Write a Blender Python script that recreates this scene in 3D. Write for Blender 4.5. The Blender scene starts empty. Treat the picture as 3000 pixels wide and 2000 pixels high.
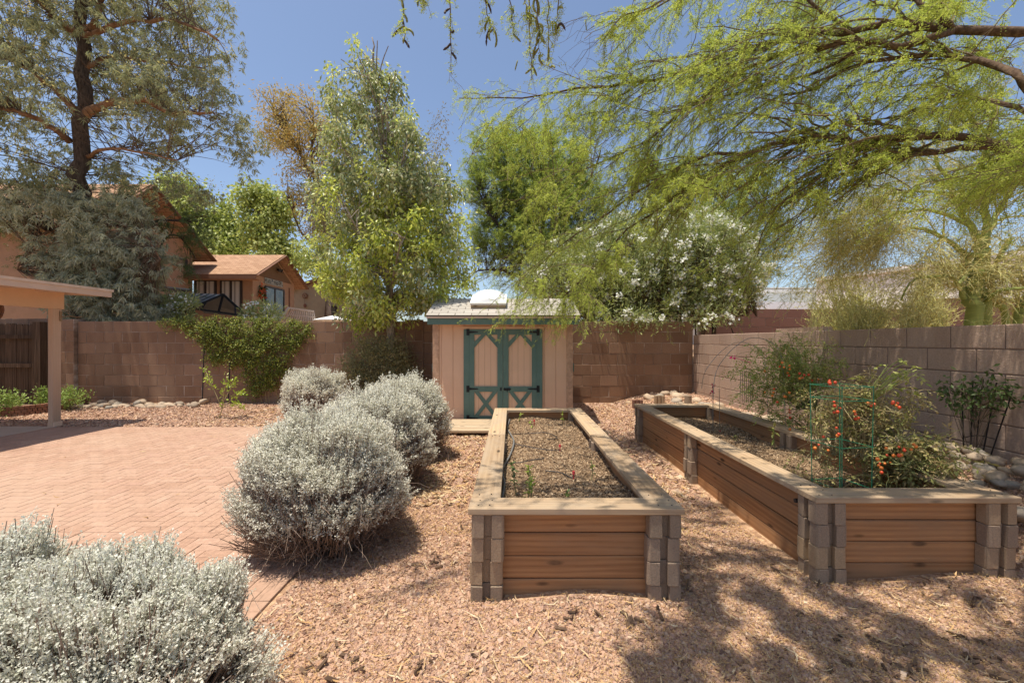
import bpy, bmesh, math, random
import numpy as np
from mathutils import Vector, Matrix, Euler

rng = np.random.default_rng(11)
random.seed(5)
F, H = 1250.0, 1.55           # focal length in photo pixels (3000 wide), eye height in metres
scene = bpy.context.scene
COL = scene.collection
A = np.array


def P(x, y, Y):
    """World point seen at photo pixel (x, y) at distance Y."""
    return A([(x - 1500.0) / F * Y, Y, H - (y - 1000.0) / F * Y])


def unit(v):
    v = np.asarray(v, float)
    return v / np.maximum(np.linalg.norm(v, axis=-1, keepdims=True), 1e-9)


def rand_unit(n):
    return unit(rng.normal(size=(n, 3)))


def sstep(a, b, x):
    t = np.clip((np.asarray(x, float) - a) / (b - a), 0, 1)
    return t * t * (3 - 2 * t)


# ------------------------------------------------------------------ materials
class NT:
    def __init__(self, name):
        self.m = bpy.data.materials.new(name)
        self.m.use_nodes = True
        self.t = self.m.node_tree
        self.t.nodes.clear()
        self.out = self.t.nodes.new('ShaderNodeOutputMaterial')

    def n(self, typ, ins=None, **props):
        nd = self.t.nodes.new('ShaderNode' + typ)
        for k, v in props.items():
            setattr(nd, k, v)
        for k, v in (ins or {}).items():
            s = nd.inputs[k]
            if isinstance(v, bpy.types.NodeSocket):
                self.t.links.new(v, s)
            else:
                if hasattr(s.default_value, '__len__') and isinstance(v, (tuple, list)) and len(v) == 3 and len(s.default_value) == 4:
                    v = (*v, 1)
                s.default_value = v
        return nd

    def ramp(self, fac, stops, interp='LINEAR'):
        nd = self.t.nodes.new('ShaderNodeValToRGB')
        nd.color_ramp.interpolation = interp
        el = nd.color_ramp.elements
        while len(el) < len(stops):
            el.new(0.5)
        for e, (p, c) in zip(el, stops):
            e.position = p
            e.color = (*c, 1) if len(c) == 3 else c
        self.t.links.new(fac, nd.inputs[0])
        return nd.outputs[0]

    def mix(self, fac, a, b, mode='MIX'):
        nd = self.t.nodes.new('ShaderNodeMix')
        nd.data_type = 'RGBA'
        nd.blend_type = mode
        for i, v in ((0, fac), (6, a), (7, b)):
            if isinstance(v, bpy.types.NodeSocket):
                self.t.links.new(v, nd.inputs[i])
            else:
                nd.inputs[i].default_value = (*v, 1) if isinstance(v, (tuple, list)) and len(v) == 3 else v
        return nd.outputs[2]

    def math(self, op, a, b=0.0):
        nd = self.t.nodes.new('ShaderNodeMath')
        nd.operation = op
        for i, v in ((0, a), (1, b)):
            if isinstance(v, bpy.types.NodeSocket):
                self.t.links.new(v, nd.inputs[i])
            else:
                nd.inputs[i].default_value = v
        return nd.outputs[0]

    def noise(self, vec, scale, detail=4.0, rough=0.55, dist=0.0):
        return self.n('TexNoise', {'Vector': vec, 'Scale': scale, 'Detail': detail, 'Roughness': rough, 'Distortion': dist}).outputs['Fac']

    def obj(self, scale=(1, 1, 1), offset=None):
        c = self.n('TexCoord').outputs['Object']
        mp = self.n('Mapping', {'Vector': c, 'Scale': scale})
        if offset is not None:
            self.t.links.new(offset, mp.inputs['Location'])
        return mp.outputs[0]

    def bump(self, h, strength=0.4, dist=0.01):
        return self.n('Bump', {'Height': h, 'Strength': strength, 'Distance': dist}).outputs[0]

    def done(self, color, rough=0.8, normal=None, spec=0.3, metal=0.0):
        b = self.n('BsdfPrincipled', {'Base Color': color, 'Roughness': rough, 'Metallic': metal})
        b.inputs['Specular IOR Level'].default_value = spec
        if normal is not None:
            self.t.links.new(normal, b.inputs['Normal'])
        self.t.links.new(b.outputs[0], self.out.inputs[0])
        return self.m


def plain(name, col, rough=0.7, var=0.15, scale=8.0, bump=0.15, spec=0.3, metal=0.0):
    t = NT(name)
    v = t.obj()
    nz = t.noise(v, scale, 5)
    c = t.ramp(nz, [(0.25, tuple(x * (1 - var) for x in col)), (0.75, tuple(min(1, x * (1 + var)) for x in col))])
    nb = t.bump(t.noise(v, scale * 9, 3), bump, 0.004) if bump else None
    return t.done(c, rough, nb, spec, metal)


def leaf_mat(name, cols, trans=0.35, rough=0.5, spec=0.35, lift=1.25, tcol=(1.0, 1.0, 0.45)):
    """Foliage: every leaf takes its own tint from the given range."""
    t = NT(name)
    cols = [tuple(min(0.86, ch * lift) for ch in c_) for c_ in cols]
    r = t.n('NewGeometry').outputs['Random Per Island']
    k = len(cols)
    c = t.ramp(r, [(i / max(1, k - 1), cols[i]) for i in range(k)])
    b = t.n('BsdfPrincipled', {'Base Color': c, 'Roughness': rough})
    b.inputs['Specular IOR Level'].default_value = spec
    tc = t.mix(0.5, c, tcol, 'MULTIPLY')
    tr = t.n('BsdfTranslucent', {'Color': tc})
    ms = t.n('MixShader', {0: trans})
    t.t.links.new(b.outputs[0], ms.inputs[1])
    t.t.links.new(tr.outputs[0], ms.inputs[2])
    t.t.links.new(ms.outputs[0], t.out.inputs[0])
    return t.m


def island_mat(name, cols, rough=0.85, nscale=60.0, bump=0.3, spec=0.25, stain=None, interp='LINEAR'):
    """Loose pieces or masonry units, each with its own tint."""
    t = NT(name)
    r = t.n('NewGeometry').outputs['Random Per Island']
    k = len(cols)
    c = t.ramp(r, [(i / max(1, k - 1), cols[i]) for i in range(k)], interp)
    v = t.obj()
    nz = t.noise(v, nscale, 4, 0.65)
    c = t.mix(0.55, c, t.ramp(nz, [(0.3, (0.62, 0.6, 0.58)), (0.7, (1.25, 1.25, 1.25))]), 'MULTIPLY')
    if stain:
        sv = t.obj(stain[0])
        sn = t.noise(sv, 1.0, 5, 0.6)
        c = t.mix(t.ramp(sn, [(0.45, (0, 0, 0)), (0.75, (1, 1, 1))]), c, stain[1])
    return t.done(c, rough, t.bump(nz, bump, 0.006), spec)


def wood_mat(name, light, dark, knot=True, rough=0.75, gscale=1.0, weather=None):
    """Boards: the grain runs along local X, each board gets its own piece of it."""
    t = NT(name)
    rnd = t.n('ObjectInfo').outputs['Random']
    off = t.math('MULTIPLY', rnd, 57.0)
    comb = t.n('CombineXYZ', {0: off, 1: off, 2: off}).outputs[0]
    v = t.obj((0.9 * gscale, 9 * gscale, 9 * gscale), comb)
    warp = t.noise(v, 0.8, 2, 0.5)
    wv = t.n('TexWave', {'Vector': v, 'Scale': 1.3, 'Distortion': 9.0, 'Detail': 2.0, 'Detail Scale': 0.35}, wave_type='RINGS', rings_direction='X').outputs['Fac']
    v2 = t.obj((3 * gscale, 90 * gscale, 90 * gscale), comb)
    fine = t.noise(v2, 1.0, 3, 0.6)
    f = t.math('ADD', t.math('MULTIPLY', wv, 0.16), t.math('ADD', t.math('MULTIPLY', fine, 0.42), t.math('MULTIPLY', warp, 0.42)))
    c = t.ramp(f, [(0.3, dark), (0.62, light), (0.9, tuple(min(1, x * 1.15) for x in light))])
    tint = t.ramp(rnd, [(0, (0.74, 0.70, 0.66)), (0.5, (1, 1, 1)), (1, (1.22, 1.2, 1.15))])
    c = t.mix(1.0, c, tint, 'MULTIPLY')
    if knot:
        kv = t.obj((2.6, 8, 8), comb)
        kd = t.n('TexVoronoi', {'Vector': kv, 'Scale': 1.0, 'Randomness': 1.0}).outputs['Distance']
        c = t.mix(t.ramp(kd, [(0.07, (1, 1, 1)), (0.16, (0, 0, 0))]), c, tuple(x * 0.25 for x in dark))
    if weather:
        wn = t.noise(t.obj((1.5, 4, 4), comb), 1.4, 5, 0.65)
        c = t.mix(t.ramp(wn, [(0.42, (0, 0, 0)), (0.68, (0.85, 0.85, 0.85))]), c, weather)
    return t.done(c, rough, t.bump(f, 0.25, 0.004), 0.25)


# ------------------------------------------------------------------ meshes
class MB:
    def __init__(self):
        self.v, self.f, self.mi, self.nv = [], [], [], 0

    def add(self, verts, faces, mi=0):
        verts = np.asarray(verts, float).reshape(-1, 3)
        faces = np.asarray(faces, np.int64)
        self.f.append(faces + self.nv)
        self.mi.append(np.full(len(faces), mi, np.int32))
        self.v.append(verts)
        self.nv += len(verts)
        return self

    def box(self, lo, hi, mi=0):
        lo, hi = np.minimum(lo, hi), np.maximum(lo, hi)
        v = [(x, y, z) for z in (lo[2], hi[2]) for y in (lo[1], hi[1]) for x in (lo[0], hi[0])]
        return self.add(v, [(0, 2, 3, 1), (4, 5, 7, 6), (0, 1, 5, 4), (2, 6, 7, 3), (0, 4, 6, 2), (1, 3, 7, 5)], mi)

    def prism(self, poly, d, mi=0):
        """Polygon (list of 3-D points) pushed along vector d."""
        p = np.asarray(poly, float)
        n = len(p)
        self.add(np.vstack([p, p + np.asarray(d, float)]), [(i, (i + 1) % n, n + (i + 1) % n, n + i) for i in range(n)], mi)
        if n == 4:
            b = self.nv - 2 * n
            self.f.append(A([[b + 3, b + 2, b + 1, b], [b + 4, b + 5, b + 6, b + 7]])); self.mi.append(np.full(2, mi, np.int32))
        else:
            b = self.nv - 2 * n
            self.f.append(A([[b + n - 1 - i for i in range(n)], [b + n + i for i in range(n)]])); self.mi.append(np.full(2, mi, np.int32))
        return self

    def bar(self, a, b, w, h, mi=0, up=(0, 0, 1)):
        a, b = A(a, float), A(b, float)
        d = unit(b - a)
        s = np.cross(d, up)
        if np.linalg.norm(s) < 1e-3:
            s = A([1.0, 0, 0])
        s = unit(s); u = np.cross(s, d)
        c = [a + s * i * w / 2 + u * j * h / 2 for i, j in ((-1, -1), (1, -1), (1, 1), (-1, 1))]
        return self.prism(c, b - a, mi)

    def tube(self, pts, rad, n=8, mi=0):
        pts = np.asarray(pts, float)
        return self.tubes(pts[None], np.broadcast_to(np.asarray(rad, float), (len(pts),))[None], n, mi, cap=True)

    def tubes(self, paths, rad, n=3, mi=0, cap=False):
        """Many tubes at once: paths (N,K,3), radii (N,K)."""
        N, K, _ = paths.shape
        tan = np.gradient(paths, axis=1)
        tan = unit(tan)
        ref = np.where(np.abs(tan[..., 2:3]) > 0.9, A([1.0, 0, 0]), A([0, 0, 1.0]))
        s = unit(np.cross(tan, ref)); u = np.cross(s, tan)
        ang = np.arange(n) * 2 * math.pi / n
        ring = paths[:, :, None] + rad[:, :, None, None] * (np.cos(ang)[:, None] * s[:, :, None] + np.sin(ang)[:, None] * u[:, :, None])
        idx = np.arange(N * K * n).reshape(N, K, n)
        a = idx[:, :-1]; b = idx[:, 1:]
        q = np.stack([a, np.roll(a, -1, 2), np.roll(b, -1, 2), b], -1).reshape(-1, 4)
        self.add(ring.reshape(-1, 3), q, mi)
        if cap:
            base = self.nv - N * K * n
            for i in range(N):
                for r in (idx[i, 0][::-1], idx[i, -1]):
                    self.f.append(A([r + base])); self.mi.append(np.full(1, mi, np.int32))
        return self

    def leaves(self, pos, d, L, W, nor=None, mi=0, wide=0.5, fold=0.0):
        """Leaf blades: base, two shoulders and tip."""
        n = len(pos)
        d = unit(d)
        if nor is None:
            nor = rand_unit(n)
        s = unit(np.cross(d, nor))
        nn = np.cross(s, d)
        L = np.broadcast_to(np.asarray(L, float), (n,))[:, None]; W = np.broadcast_to(np.asarray(W, float), (n,))[:, None]
        m = pos + d * L * wide + nn * L * fold
        v = np.stack([pos, m + s * W / 2, pos + d * L, m - s * W / 2], 1).reshape(-1, 3)
        return self.add(v, np.arange(n * 4).reshape(n, 4), mi)

    def chips(self, pos, size, yaw_only=False, flat=0.5, mi=0):
        """Irregular stones or chips: jittered boxes."""
        n = len(pos)
        base = A([(x, y, z) for z in (-1, 1) for y in (-1, 1) for x in (-1, 1)], float) * 0.5
        v = base[None] * (1 + rng.uniform(-0.45, 0.25, (n, 8, 3)))
        size = np.asarray(size, float)
        if size.ndim == 1:
            size = np.stack([size, size * rng.uniform(0.55, 1.0, n), size * flat * rng.uniform(0.6, 1.2, n)], 1)
        v = v * size[:, None]
        yaw = rng.uniform(0, 2 * math.pi, n); tl = rng.normal(0, 0.0 if yaw_only else 0.45, n); tr = rng.normal(0, 0.0 if yaw_only else 0.45, n)
        c, s = np.cos(tl)[:, None], np.sin(tl)[:, None]
        v = np.stack([v[..., 0], v[..., 1] * c - v[..., 2] * s, v[..., 1] * s + v[..., 2] * c], -1)
        c, s = np.cos(tr)[:, None], np.sin(tr)[:, None]
        v = np.stack([v[..., 0] * c + v[..., 2] * s, v[..., 1], -v[..., 0] * s + v[..., 2] * c], -1)
        c, s = np.cos(yaw)[:, None], np.sin(yaw)[:, None]
        v = np.stack([v[..., 0] * c - v[..., 1] * s, v[..., 0] * s + v[..., 1] * c, v[..., 2]], -1) + pos[:, None]
        q = A([(0, 2, 3, 1), (4, 5, 7, 6), (0, 1, 5, 4), (2, 6, 7, 3), (0, 4, 6, 2), (1, 3, 7, 5)])
        return self.add(v.reshape(-1, 3), (np.arange(n)[:, None, None] * 8 + q[None]).reshape(-1, 4), mi)

    def build(self, name, mat, parent=None, origin=None, smooth=False):
        V = np.concatenate(self.v)
        off = wloc(parent) if parent else A([0.0, 0, 0])
        if origin is not None:
            off = off if parent else A(origin, float)
        V = V - off
        if parent is not None and origin is not None:
            V = V - (A(origin, float) - off)
        me = bpy.data.meshes.new(name)
        li = np.concatenate([f.ravel() for f in self.f]).astype(np.int32)
        lt = np.concatenate([np.full(len(f), f.shape[1], np.int32) for f in self.f])
        mi = np.concatenate(self.mi)
        me.vertices.add(len(V)); me.vertices.foreach_set('co', V.astype(np.float32).ravel())
        me.loops.add(len(li)); me.loops.foreach_set('vertex_index', li)
        me.polygons.add(len(lt))
        ls = np.zeros(len(lt), np.int32); ls[1:] = np.cumsum(lt)[:-1]
        me.polygons.foreach_set('loop_start', ls)
        me.polygons.foreach_set('loop_total', lt)
        me.polygons.foreach_set('material_index', mi)
        me.polygons.foreach_set('use_smooth', np.full(len(lt), smooth, bool))
        me.update(calc_edges=True)
        for m in (mat if isinstance(mat, (list, tuple)) else [mat]):
            me.materials.append(m)
        o = bpy.data.objects.new(name, me)
        COL.objects.link(o)
        if parent is not None:
            o.parent = parent
            if origin is not None:
                o.location = A(origin, float) - wloc(parent)
        elif origin is not None:
            o.location = origin
        return o


def wloc(o):
    v = A(o.location, float)
    while o.parent:
        o = o.parent
        v = v + A(o.location, float)
    return v


def tag(o, label=None, cat=None, group=None, kind=None):
    if label: o['label'] = label
    if cat: o['category'] = cat
    if group: o['group'] = group
    if kind: o['kind'] = kind
    return o


def thing(name, label, cat, loc=(0, 0, 0), group=None):
    o = bpy.data.objects.new(name, None)
    COL.objects.link(o)
    o.location = tuple(float(c) for c in loc)
    o.empty_display_size = 0.1
    return tag(o, label, cat, group)


def bevel_box(name, size, mat, loc, parent=None, rot=(0, 0, 0), bev=0.004, seg=1):
    """A board or block with softened edges, textured in its own axes."""
    bm = bmesh.new()
    bmesh.ops.create_cube(bm, size=1.0)
    bmesh.ops.scale(bm, vec=size, verts=bm.verts)
    if bev:
        bmesh.ops.bevel(bm, geom=list(bm.edges), offset=bev, segments=seg, affect='EDGES')
    me = bpy.data.meshes.new(name)
    bm.to_mesh(me); bm.free()
    me.materials.append(mat)
    o = bpy.data.objects.new(name, me)
    COL.objects.link(o)
    o.rotation_euler = rot
    loc = A(loc, float)
    if parent is not None:
        o.parent = parent
        loc = loc - wloc(parent)
    o.location = loc
    return o


def copy_at(o, loc, scale=None, rot=None, parent=None):
    c = o.copy()
    COL.objects.link(c)
    c.location = loc
    if scale is not None: c.scale = scale
    if rot is not None: c.rotation_euler = rot
    if parent is not None: c.parent = parent
    return c


# ------------------------------------------------------------------ growth helpers
def smooth_path(pts, K):
    """Catmull-Rom resampling of a coarse polyline."""
    p = np.asarray(pts, float)
    p = np.vstack([2 * p[0] - p[1], p, 2 * p[-1] - p[-2]])
    out = []
    n = len(p) - 3
    for t in np.linspace(0, n - 1e-6, K):
        i = int(t); u = t - i
        a, b, c, d = p[i:i + 4]
        out.append(0.5 * ((2 * b) + (-a + c) * u + (2 * a - 5 * b + 4 * c - d) * u * u + (-a + 3 * b - 3 * c + d) * u ** 3))
    return A(out)


def sprout(paths, rad, n, L, K=6, bias=(0, 0, 0), follow=0.5, spread=0.8, droop=0.2, t0=0.15, t1=1.0, thin=0.5, wob=0.06, wlen=True):
    """n child branches from the given parent paths (N,K,3); returns child paths and radii."""
    N, KK, _ = paths.shape
    seg = np.linalg.norm(np.diff(paths, axis=1), axis=2).sum(1)
    pr = seg / seg.sum() if wlen else np.full(N, 1 / N)
    pi = rng.choice(N, n, p=pr)
    t = rng.uniform(t0, t1, n) * (KK - 1)
    i = np.minimum(t.astype(int), KK - 2); u = (t - i)[:, None]
    a, b = paths[pi, i], paths[pi, i + 1]
    st = a * (1 - u) + b * u
    tan = unit(b - a)
    d = unit(tan * follow + rand_unit(n) * spread + A(bias, float))
    ln = rng.uniform(L[0], L[1], n)[:, None, None]
    s = np.linspace(0, 1, K)[None, :, None]
    p = st[:, None] + d[:, None] * s * ln + A([0, 0, -1.0]) * droop * ln * s ** 2
    w = np.cumsum(rng.normal(0, wob, (n, K, 3)), 1) * ln / K * 2.2
    w[:, 0] = 0
    p = p + w
    r0 = np.minimum(rad[pi, i] * thin, 1.0)
    r = r0[:, None] * np.linspace(1, 0.35, K)[None]
    return p, r


def along(paths, m, t0=0.1, t1=1.0):
    N, K, _ = paths.shape
    t = rng.uniform(t0, t1, (N, m)) * (K - 1)
    i = np.minimum(t.astype(int), K - 2); u = (t - i)[..., None]
    r = np.arange(N)[:, None]
    a, b = paths[r, i], paths[r, i + 1]
    return (a * (1 - u) + b * u).reshape(-1, 3), unit(b - a).reshape(-1, 3)


def fronds(mb, pos, d, L, nl=5, ll=0.02, lw=0.006):
    """Feathery pinnate leaves: nl pairs of narrow leaflets on a stalk."""
    n = len(pos)
    d = unit(d)
    s = unit(np.cross(d, unit(rand_unit(n) + A([0, 0, 1.2]))))
    L = np.broadcast_to(np.asarray(L, float), (n,))[:, None]
    for k in range(nl):
        t = 0.15 + 0.85 * k / max(1, nl - 1)
        base = pos + d * L * t + A([0, 0, -0.25]) * L * t * t
        for sg in (-1, 1):
            dd = unit(s * sg + d * 0.55 + rng.normal(0, 0.15, (n, 3)))
            mb.leaves(base, dd, ll * (1.1 - 0.35 * t) * rng.uniform(0.8, 1.2, n), lw, nor=unit(rand_unit(n) + A([0, 0, 1.0])))


def profile_points(prof, Y0, n, depth=1.0, shell=0.45, flat=0.0):
    """Points filling a crown whose outline at each height is given as (y, x_left, x_right) in photo pixels."""
    pr = A(sorted(prof), float)
    ys = np.linspace(pr[0, 0], pr[-1, 0], 200)
    xl = np.interp(ys, pr[:, 0], pr[:, 1]); xr = np.interp(ys, pr[:, 0], pr[:, 2])
    w = np.maximum(xr - xl, 1) ** 1.3
    i = rng.choice(200, n, p=w / w.sum())
    y = ys[i] + rng.uniform(-0.5, 0.5, n) * (ys[1] - ys[0])
    hw = (xr - xl)[i] / 2; c = (xr + xl)[i] / 2
    a = rng.uniform(0, 2 * math.pi, n); r = rng.uniform(0, 1, n) ** shell
    x = c + np.cos(a) * r * hw
    dy = np.sin(a) * r * np.minimum(hw, hw.max() * 0.8) * depth * Y0 / F
    pt = np.stack([(x - 1500) / F * Y0, Y0 + dy, H - (y - 1000) / F * Y0], 1)
    return pt


def attach(centers, skel, K=6, sag=0.0, up=0.5):
    """Twig paths from the nearest lower skeleton point out to each leaf clump."""
    n = len(centers)
    out = np.empty((n, K, 3))
    s = np.linspace(0, 1, K)[:, None]
    for i, c in enumerate(centers):
        dv = skel - c
        dist = np.linalg.norm(dv * A([1, 1, 0.8]), axis=1) + np.maximum(dv[:, 2], 0) * 1.5
        near = np.argpartition(dist, min(5, len(dist) - 1))[:6]
        q = skel[near[rng.integers(len(near))]]
        L = np.linalg.norm(c - q)
        m = (q + c) / 2 + A([0, 0, up * L * 0.4]) + rng.normal(0, 0.06 * L, 3)
        out[i] = (1 - s) ** 2 * q + 2 * s * (1 - s) * m + s * s * c
    return out


def clump_leaves(mb, centers, per, sig, L, W, down=0.6, outw=0.4, mid=None, mi=0, fold=0.05, wide=0.5, up_nor=0.6):
    n = len(centers) * per
    c = np.repeat(centers, per, 0)
    off = rng.normal(size=(n, 3)) * A(sig)
    pos = c + off
    d = unit(off) * outw + rand_unit(n) * 0.6 + A([0, 0, -down])
    nor = unit(rand_unit(n) + A([0, 0, up_nor]))
    mb.leaves(pos, d, rng.uniform(L[0], L[1], n), rng.uniform(W[0], W[1], n), nor=nor, mi=mi, fold=fold, wide=wide)
    return pos


def in_poly(pts, poly):
    x, y = pts[:, 0], pts[:, 1]
    ins = np.zeros(len(pts), bool)
    n = len(poly)
    for i in range(n):
        x1, y1 = poly[i]; x2, y2 = poly[(i + 1) % n]
        c = ((y1 > y) != (y2 > y)) & (x < (x2 - x1) * (y - y1) / (y2 - y1 + 1e-9) + x1)
        ins ^= c
    return ins


def poly_sample(poly, n):
    p = A(poly, float)
    lo, hi = p.min(0), p.max(0)
    out = []
    k = 0
    while k < n:
        q = rng.uniform(lo, hi, (n * 2, 2))
        q = q[in_poly(q, poly)]
        out.append(q); k += len(q)
    return np.concatenate(out)[:n]

# ------------------------------------------------------------------ camera, light, sky
cam = bpy.data.cameras.new('camera')
cam.lens = 36.0 * F / 3000.0
cam.sensor_width = 36.0
cam.clip_end = 3000.0
cam.clip_start = 0.05
co = bpy.data.objects.new('camera', cam)
COL.objects.link(co)
co.location = (0, 0, H)
co.rotation_euler = (math.pi / 2, 0, 0)
scene.camera = co

SUN = Vector((0.21, 0.085, -1.0)).normalized()
sl = bpy.data.lights.new('sun', 'SUN')
sl.energy = 4.1
sl.angle = math.radians(0.55)
sl.color = (1.0, 0.93, 0.80)
so = bpy.data.objects.new('sun', sl)
COL.objects.link(so)
so.rotation_euler = SUN.to_track_quat('-Z', 'Y').to_euler()
so.location = (0, 0, 30)

w = bpy.data.worlds.new('World')
scene.world = w
w.use_nodes = True
wt = w.node_tree
wt.nodes.clear()
sky = wt.nodes.new('ShaderNodeTexSky')
sky.sky_type = 'NISHITA'
sky.sun_disc = False
sky.sun_elevation = math.asin(-SUN.z)
sky.sun_rotation = math.atan2(-SUN.x, -SUN.y)
sky.altitude = 750
sky.air_density = 1.0
sky.dust_density = 2.6
sky.ozone_density = 1.0
bg = wt.nodes.new('ShaderNodeBackground')
bg.inputs[1].default_value = 0.118
wo = wt.nodes.new('ShaderNodeOutputWorld')
wt.links.new(sky.outputs[0], bg.inputs[0])
wt.links.new(bg.outputs[0], wo.inputs[0])
scene.view_settings.view_transform = 'Standard'
scene.view_settings.look = 'None'
scene.view_settings.exposure = 0.58
scene.cycles.max_bounces = 6
scene.cycles.transparent_max_bounces = 4
scene.cycles.use_adaptive_sampling = True

# ------------------------------------------------------------------ materials
M = {}
t = NT('gravel_ground')
v = t.obj()
vo = t.n('TexVoronoi', {'Vector': v, 'Scale': 34.0})
gc = t.ramp(vo.outputs['Color'], [(0.1, (0.24, 0.14, 0.085)), (0.4, (0.43, 0.26, 0.16)), (0.65, (0.53, 0.35, 0.22)), (0.95, (0.62, 0.45, 0.28))])
big = t.noise(v, 0.8, 4)
gc = t.mix(t.ramp(big, [(0.4, (0, 0, 0)), (0.7, (0.7, 0.7, 0.7))]), gc, (0.47, 0.30, 0.19))
big2 = t.noise(v, 2.3, 5, 0.65)
gc = t.mix(t.ramp(big2, [(0.55, (0, 0, 0)), (0.72, (0.6, 0.6, 0.6))]), gc, (0.27, 0.17, 0.115))
fn = t.noise(v, 150, 3)
gc = t.mix(0.5, gc, t.ramp(fn, [(0.3, (0.6, 0.6, 0.6)), (0.7, (1.2, 1.2, 1.2))]), 'MULTIPLY')
M['ground'] = t.done(gc, 0.95, t.bump(vo.outputs['Distance'], 0.8, 0.02), 0.1)
M['stones'] = island_mat('crushed_stone', [(0.17, 0.10, 0.075), (0.42, 0.25, 0.165), (0.52, 0.335, 0.23), (0.44, 0.26, 0.18), (0.62, 0.46, 0.33), (0.33, 0.205, 0.155), (0.50, 0.33, 0.25), (0.46, 0.27, 0.16)], 0.9, 90, 0.2)
M['litter'] = island_mat('dry_leaf', [(0.50, 0.34, 0.18), (0.62, 0.47, 0.28), (0.40, 0.23, 0.10), (0.58, 0.36, 0.16), (0.66, 0.54, 0.36), (0.20, 0.11, 0.06)], 0.7, 40, 0.1)
M['bark_bits'] = island_mat('bark_scraps', [(0.09, 0.055, 0.035), (0.16, 0.10, 0.065), (0.22, 0.14, 0.09)], 0.9, 40, 0.3)
M['chaff'] = island_mat('fine_chaff', [(0.52, 0.34, 0.13), (0.60, 0.42, 0.20), (0.44, 0.25, 0.09), (0.25, 0.14, 0.07)], 0.85, 40, 0.0)
M['paver'] = island_mat('clay_paver', [(0.405, 0.25, 0.176), (0.43, 0.272, 0.192), (0.385, 0.235, 0.163), (0.45, 0.292, 0.21), (0.41, 0.25, 0.18)], 0.85, 35, 0.1, stain=((0.45, 0.45, 0.45), (0.45, 0.31, 0.225)))
M['joint'] = plain('paver_joint', (0.32, 0.20, 0.145), 0.95, 0.2, 30)
M['slab'] = plain('concrete_slab', (0.50, 0.41, 0.32), 0.9, 0.12, 3, 0.2)
M['block_back'] = island_mat('block_brown', [(0.27, 0.16, 0.10), (0.215, 0.125, 0.078), (0.33, 0.205, 0.135), (0.245, 0.15, 0.098), (0.30, 0.175, 0.108)], 0.95, 55, 0.7, stain=((0.9, 0.9, 0.35), (0.35, 0.23, 0.155)))
M['block_side'] = island_mat('block_grey', [(0.40, 0.28, 0.215), (0.365, 0.255, 0.195), (0.43, 0.305, 0.235), (0.385, 0.27, 0.21)], 0.95, 50, 0.9, stain=((2.0, 2.0, 0.5), (0.46, 0.34, 0.265)))
M['block_far'] = island_mat('block_red', [(0.205, 0.105, 0.08), (0.185, 0.095, 0.072), (0.225, 0.118, 0.09)], 0.95, 55, 0.5)
t = NT('mortar')
mn = t.noise(t.obj((0.8, 0.8, 2.5)), 1.5, 5, 0.65)
M['mortar'] = t.done(t.ramp(mn, [(0.35, (0.20, 0.135, 0.095)), (0.55, (0.34, 0.25, 0.195)), (0.68, (0.62, 0.54, 0.47))]), 0.95, None, 0.1)
M['mortar_dark'] = plain('mortar_dark', (0.20, 0.14, 0.11), 0.95, 0.2, 14, 0.3)
M['cap_wood'] = wood_mat('cap_board_wood', (0.455, 0.325, 0.205), (0.31, 0.21, 0.128), True, 0.8, 1.0, weather=(0.385, 0.30, 0.215))
M['side_wood'] = wood_mat('side_board_wood', (0.44, 0.228, 0.103), (0.25, 0.115, 0.05), True, 0.7, weather=(0.32, 0.18, 0.095))
M['old_wood'] = wood_mat('weathered_board_wood', (0.46, 0.36, 0.25), (0.30, 0.215, 0.14), True, 0.85)
t = NT('dark_fence_wood')
rr = t.n('ObjectInfo').outputs['Random']
fz = t.noise(t.obj((40, 40, 1.6), t.n('CombineXYZ', {0: t.math('MULTIPLY', rr, 31.0)}).outputs[0]), 1.0, 5, 0.6)
fc = t.mix(1.0, t.ramp(fz, [(0.3, (0.045, 0.028, 0.018)), (0.55, (0.10, 0.064, 0.042)), (0.75, (0.16, 0.11, 0.075))]), t.ramp(rr, [(0, (0.7, 0.7, 0.7)), (1, (1.2, 1.2, 1.2))]), 'MULTIPLY')
M['fence_wood'] = t.done(fc, 0.9, t.bump(fz, 0.5, 0.006), 0.15)
M['post_wood'] = wood_mat('rough_post_wood', (0.30, 0.20, 0.13), (0.18, 0.11, 0.07), False, 0.9)
t = NT('post_block')
rr = t.n('ObjectInfo').outputs['Random']
bc = t.ramp(rr, [(0, (0.26, 0.195, 0.14)), (0.35, (0.32, 0.235, 0.165)), (0.7, (0.28, 0.205, 0.15)), (1.0, (0.40, 0.28, 0.17))])
bn = t.noise(t.obj(), 120, 4, 0.7)
bc = t.mix(0.6, bc, t.ramp(bn, [(0.3, (0.65, 0.65, 0.65)), (0.7, (1.3, 1.3, 1.3))]), 'MULTIPLY')
M['post_block'] = t.done(bc, 0.95, t.bump(bn, 0.7, 0.006), 0.15)
t = NT('mulch_soil')
v = t.obj()
sn = t.noise(v, 45, 6, 0.7); sb = t.noise(v, 3, 3)
sc_ = t.ramp(t.math('ADD', t.math('MULTIPLY', sn, 0.75), t.math('MULTIPLY', sb, 0.25)), [(0.36, (0.07, 0.042, 0.027)), (0.5, (0.23, 0.15, 0.09)), (0.62, (0.38, 0.26, 0.16)), (0.78, (0.52, 0.38, 0.25))])
M['soil'] = t.done(sc_, 0.95, t.bump(sn, 1.0, 0.02), 0.1)
M['mulch'] = island_mat('mulch_bits', [(0.09, 0.055, 0.032), (0.28, 0.18, 0.105), (0.42, 0.29, 0.17), (0.54, 0.40, 0.26), (0.16, 0.10, 0.06)], 0.9, 60, 0.2)
t = NT('pink_siding_paint')
pv_ = t.obj(); pz = t.n('SeparateXYZ', {0: pv_}).outputs[2]
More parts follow.
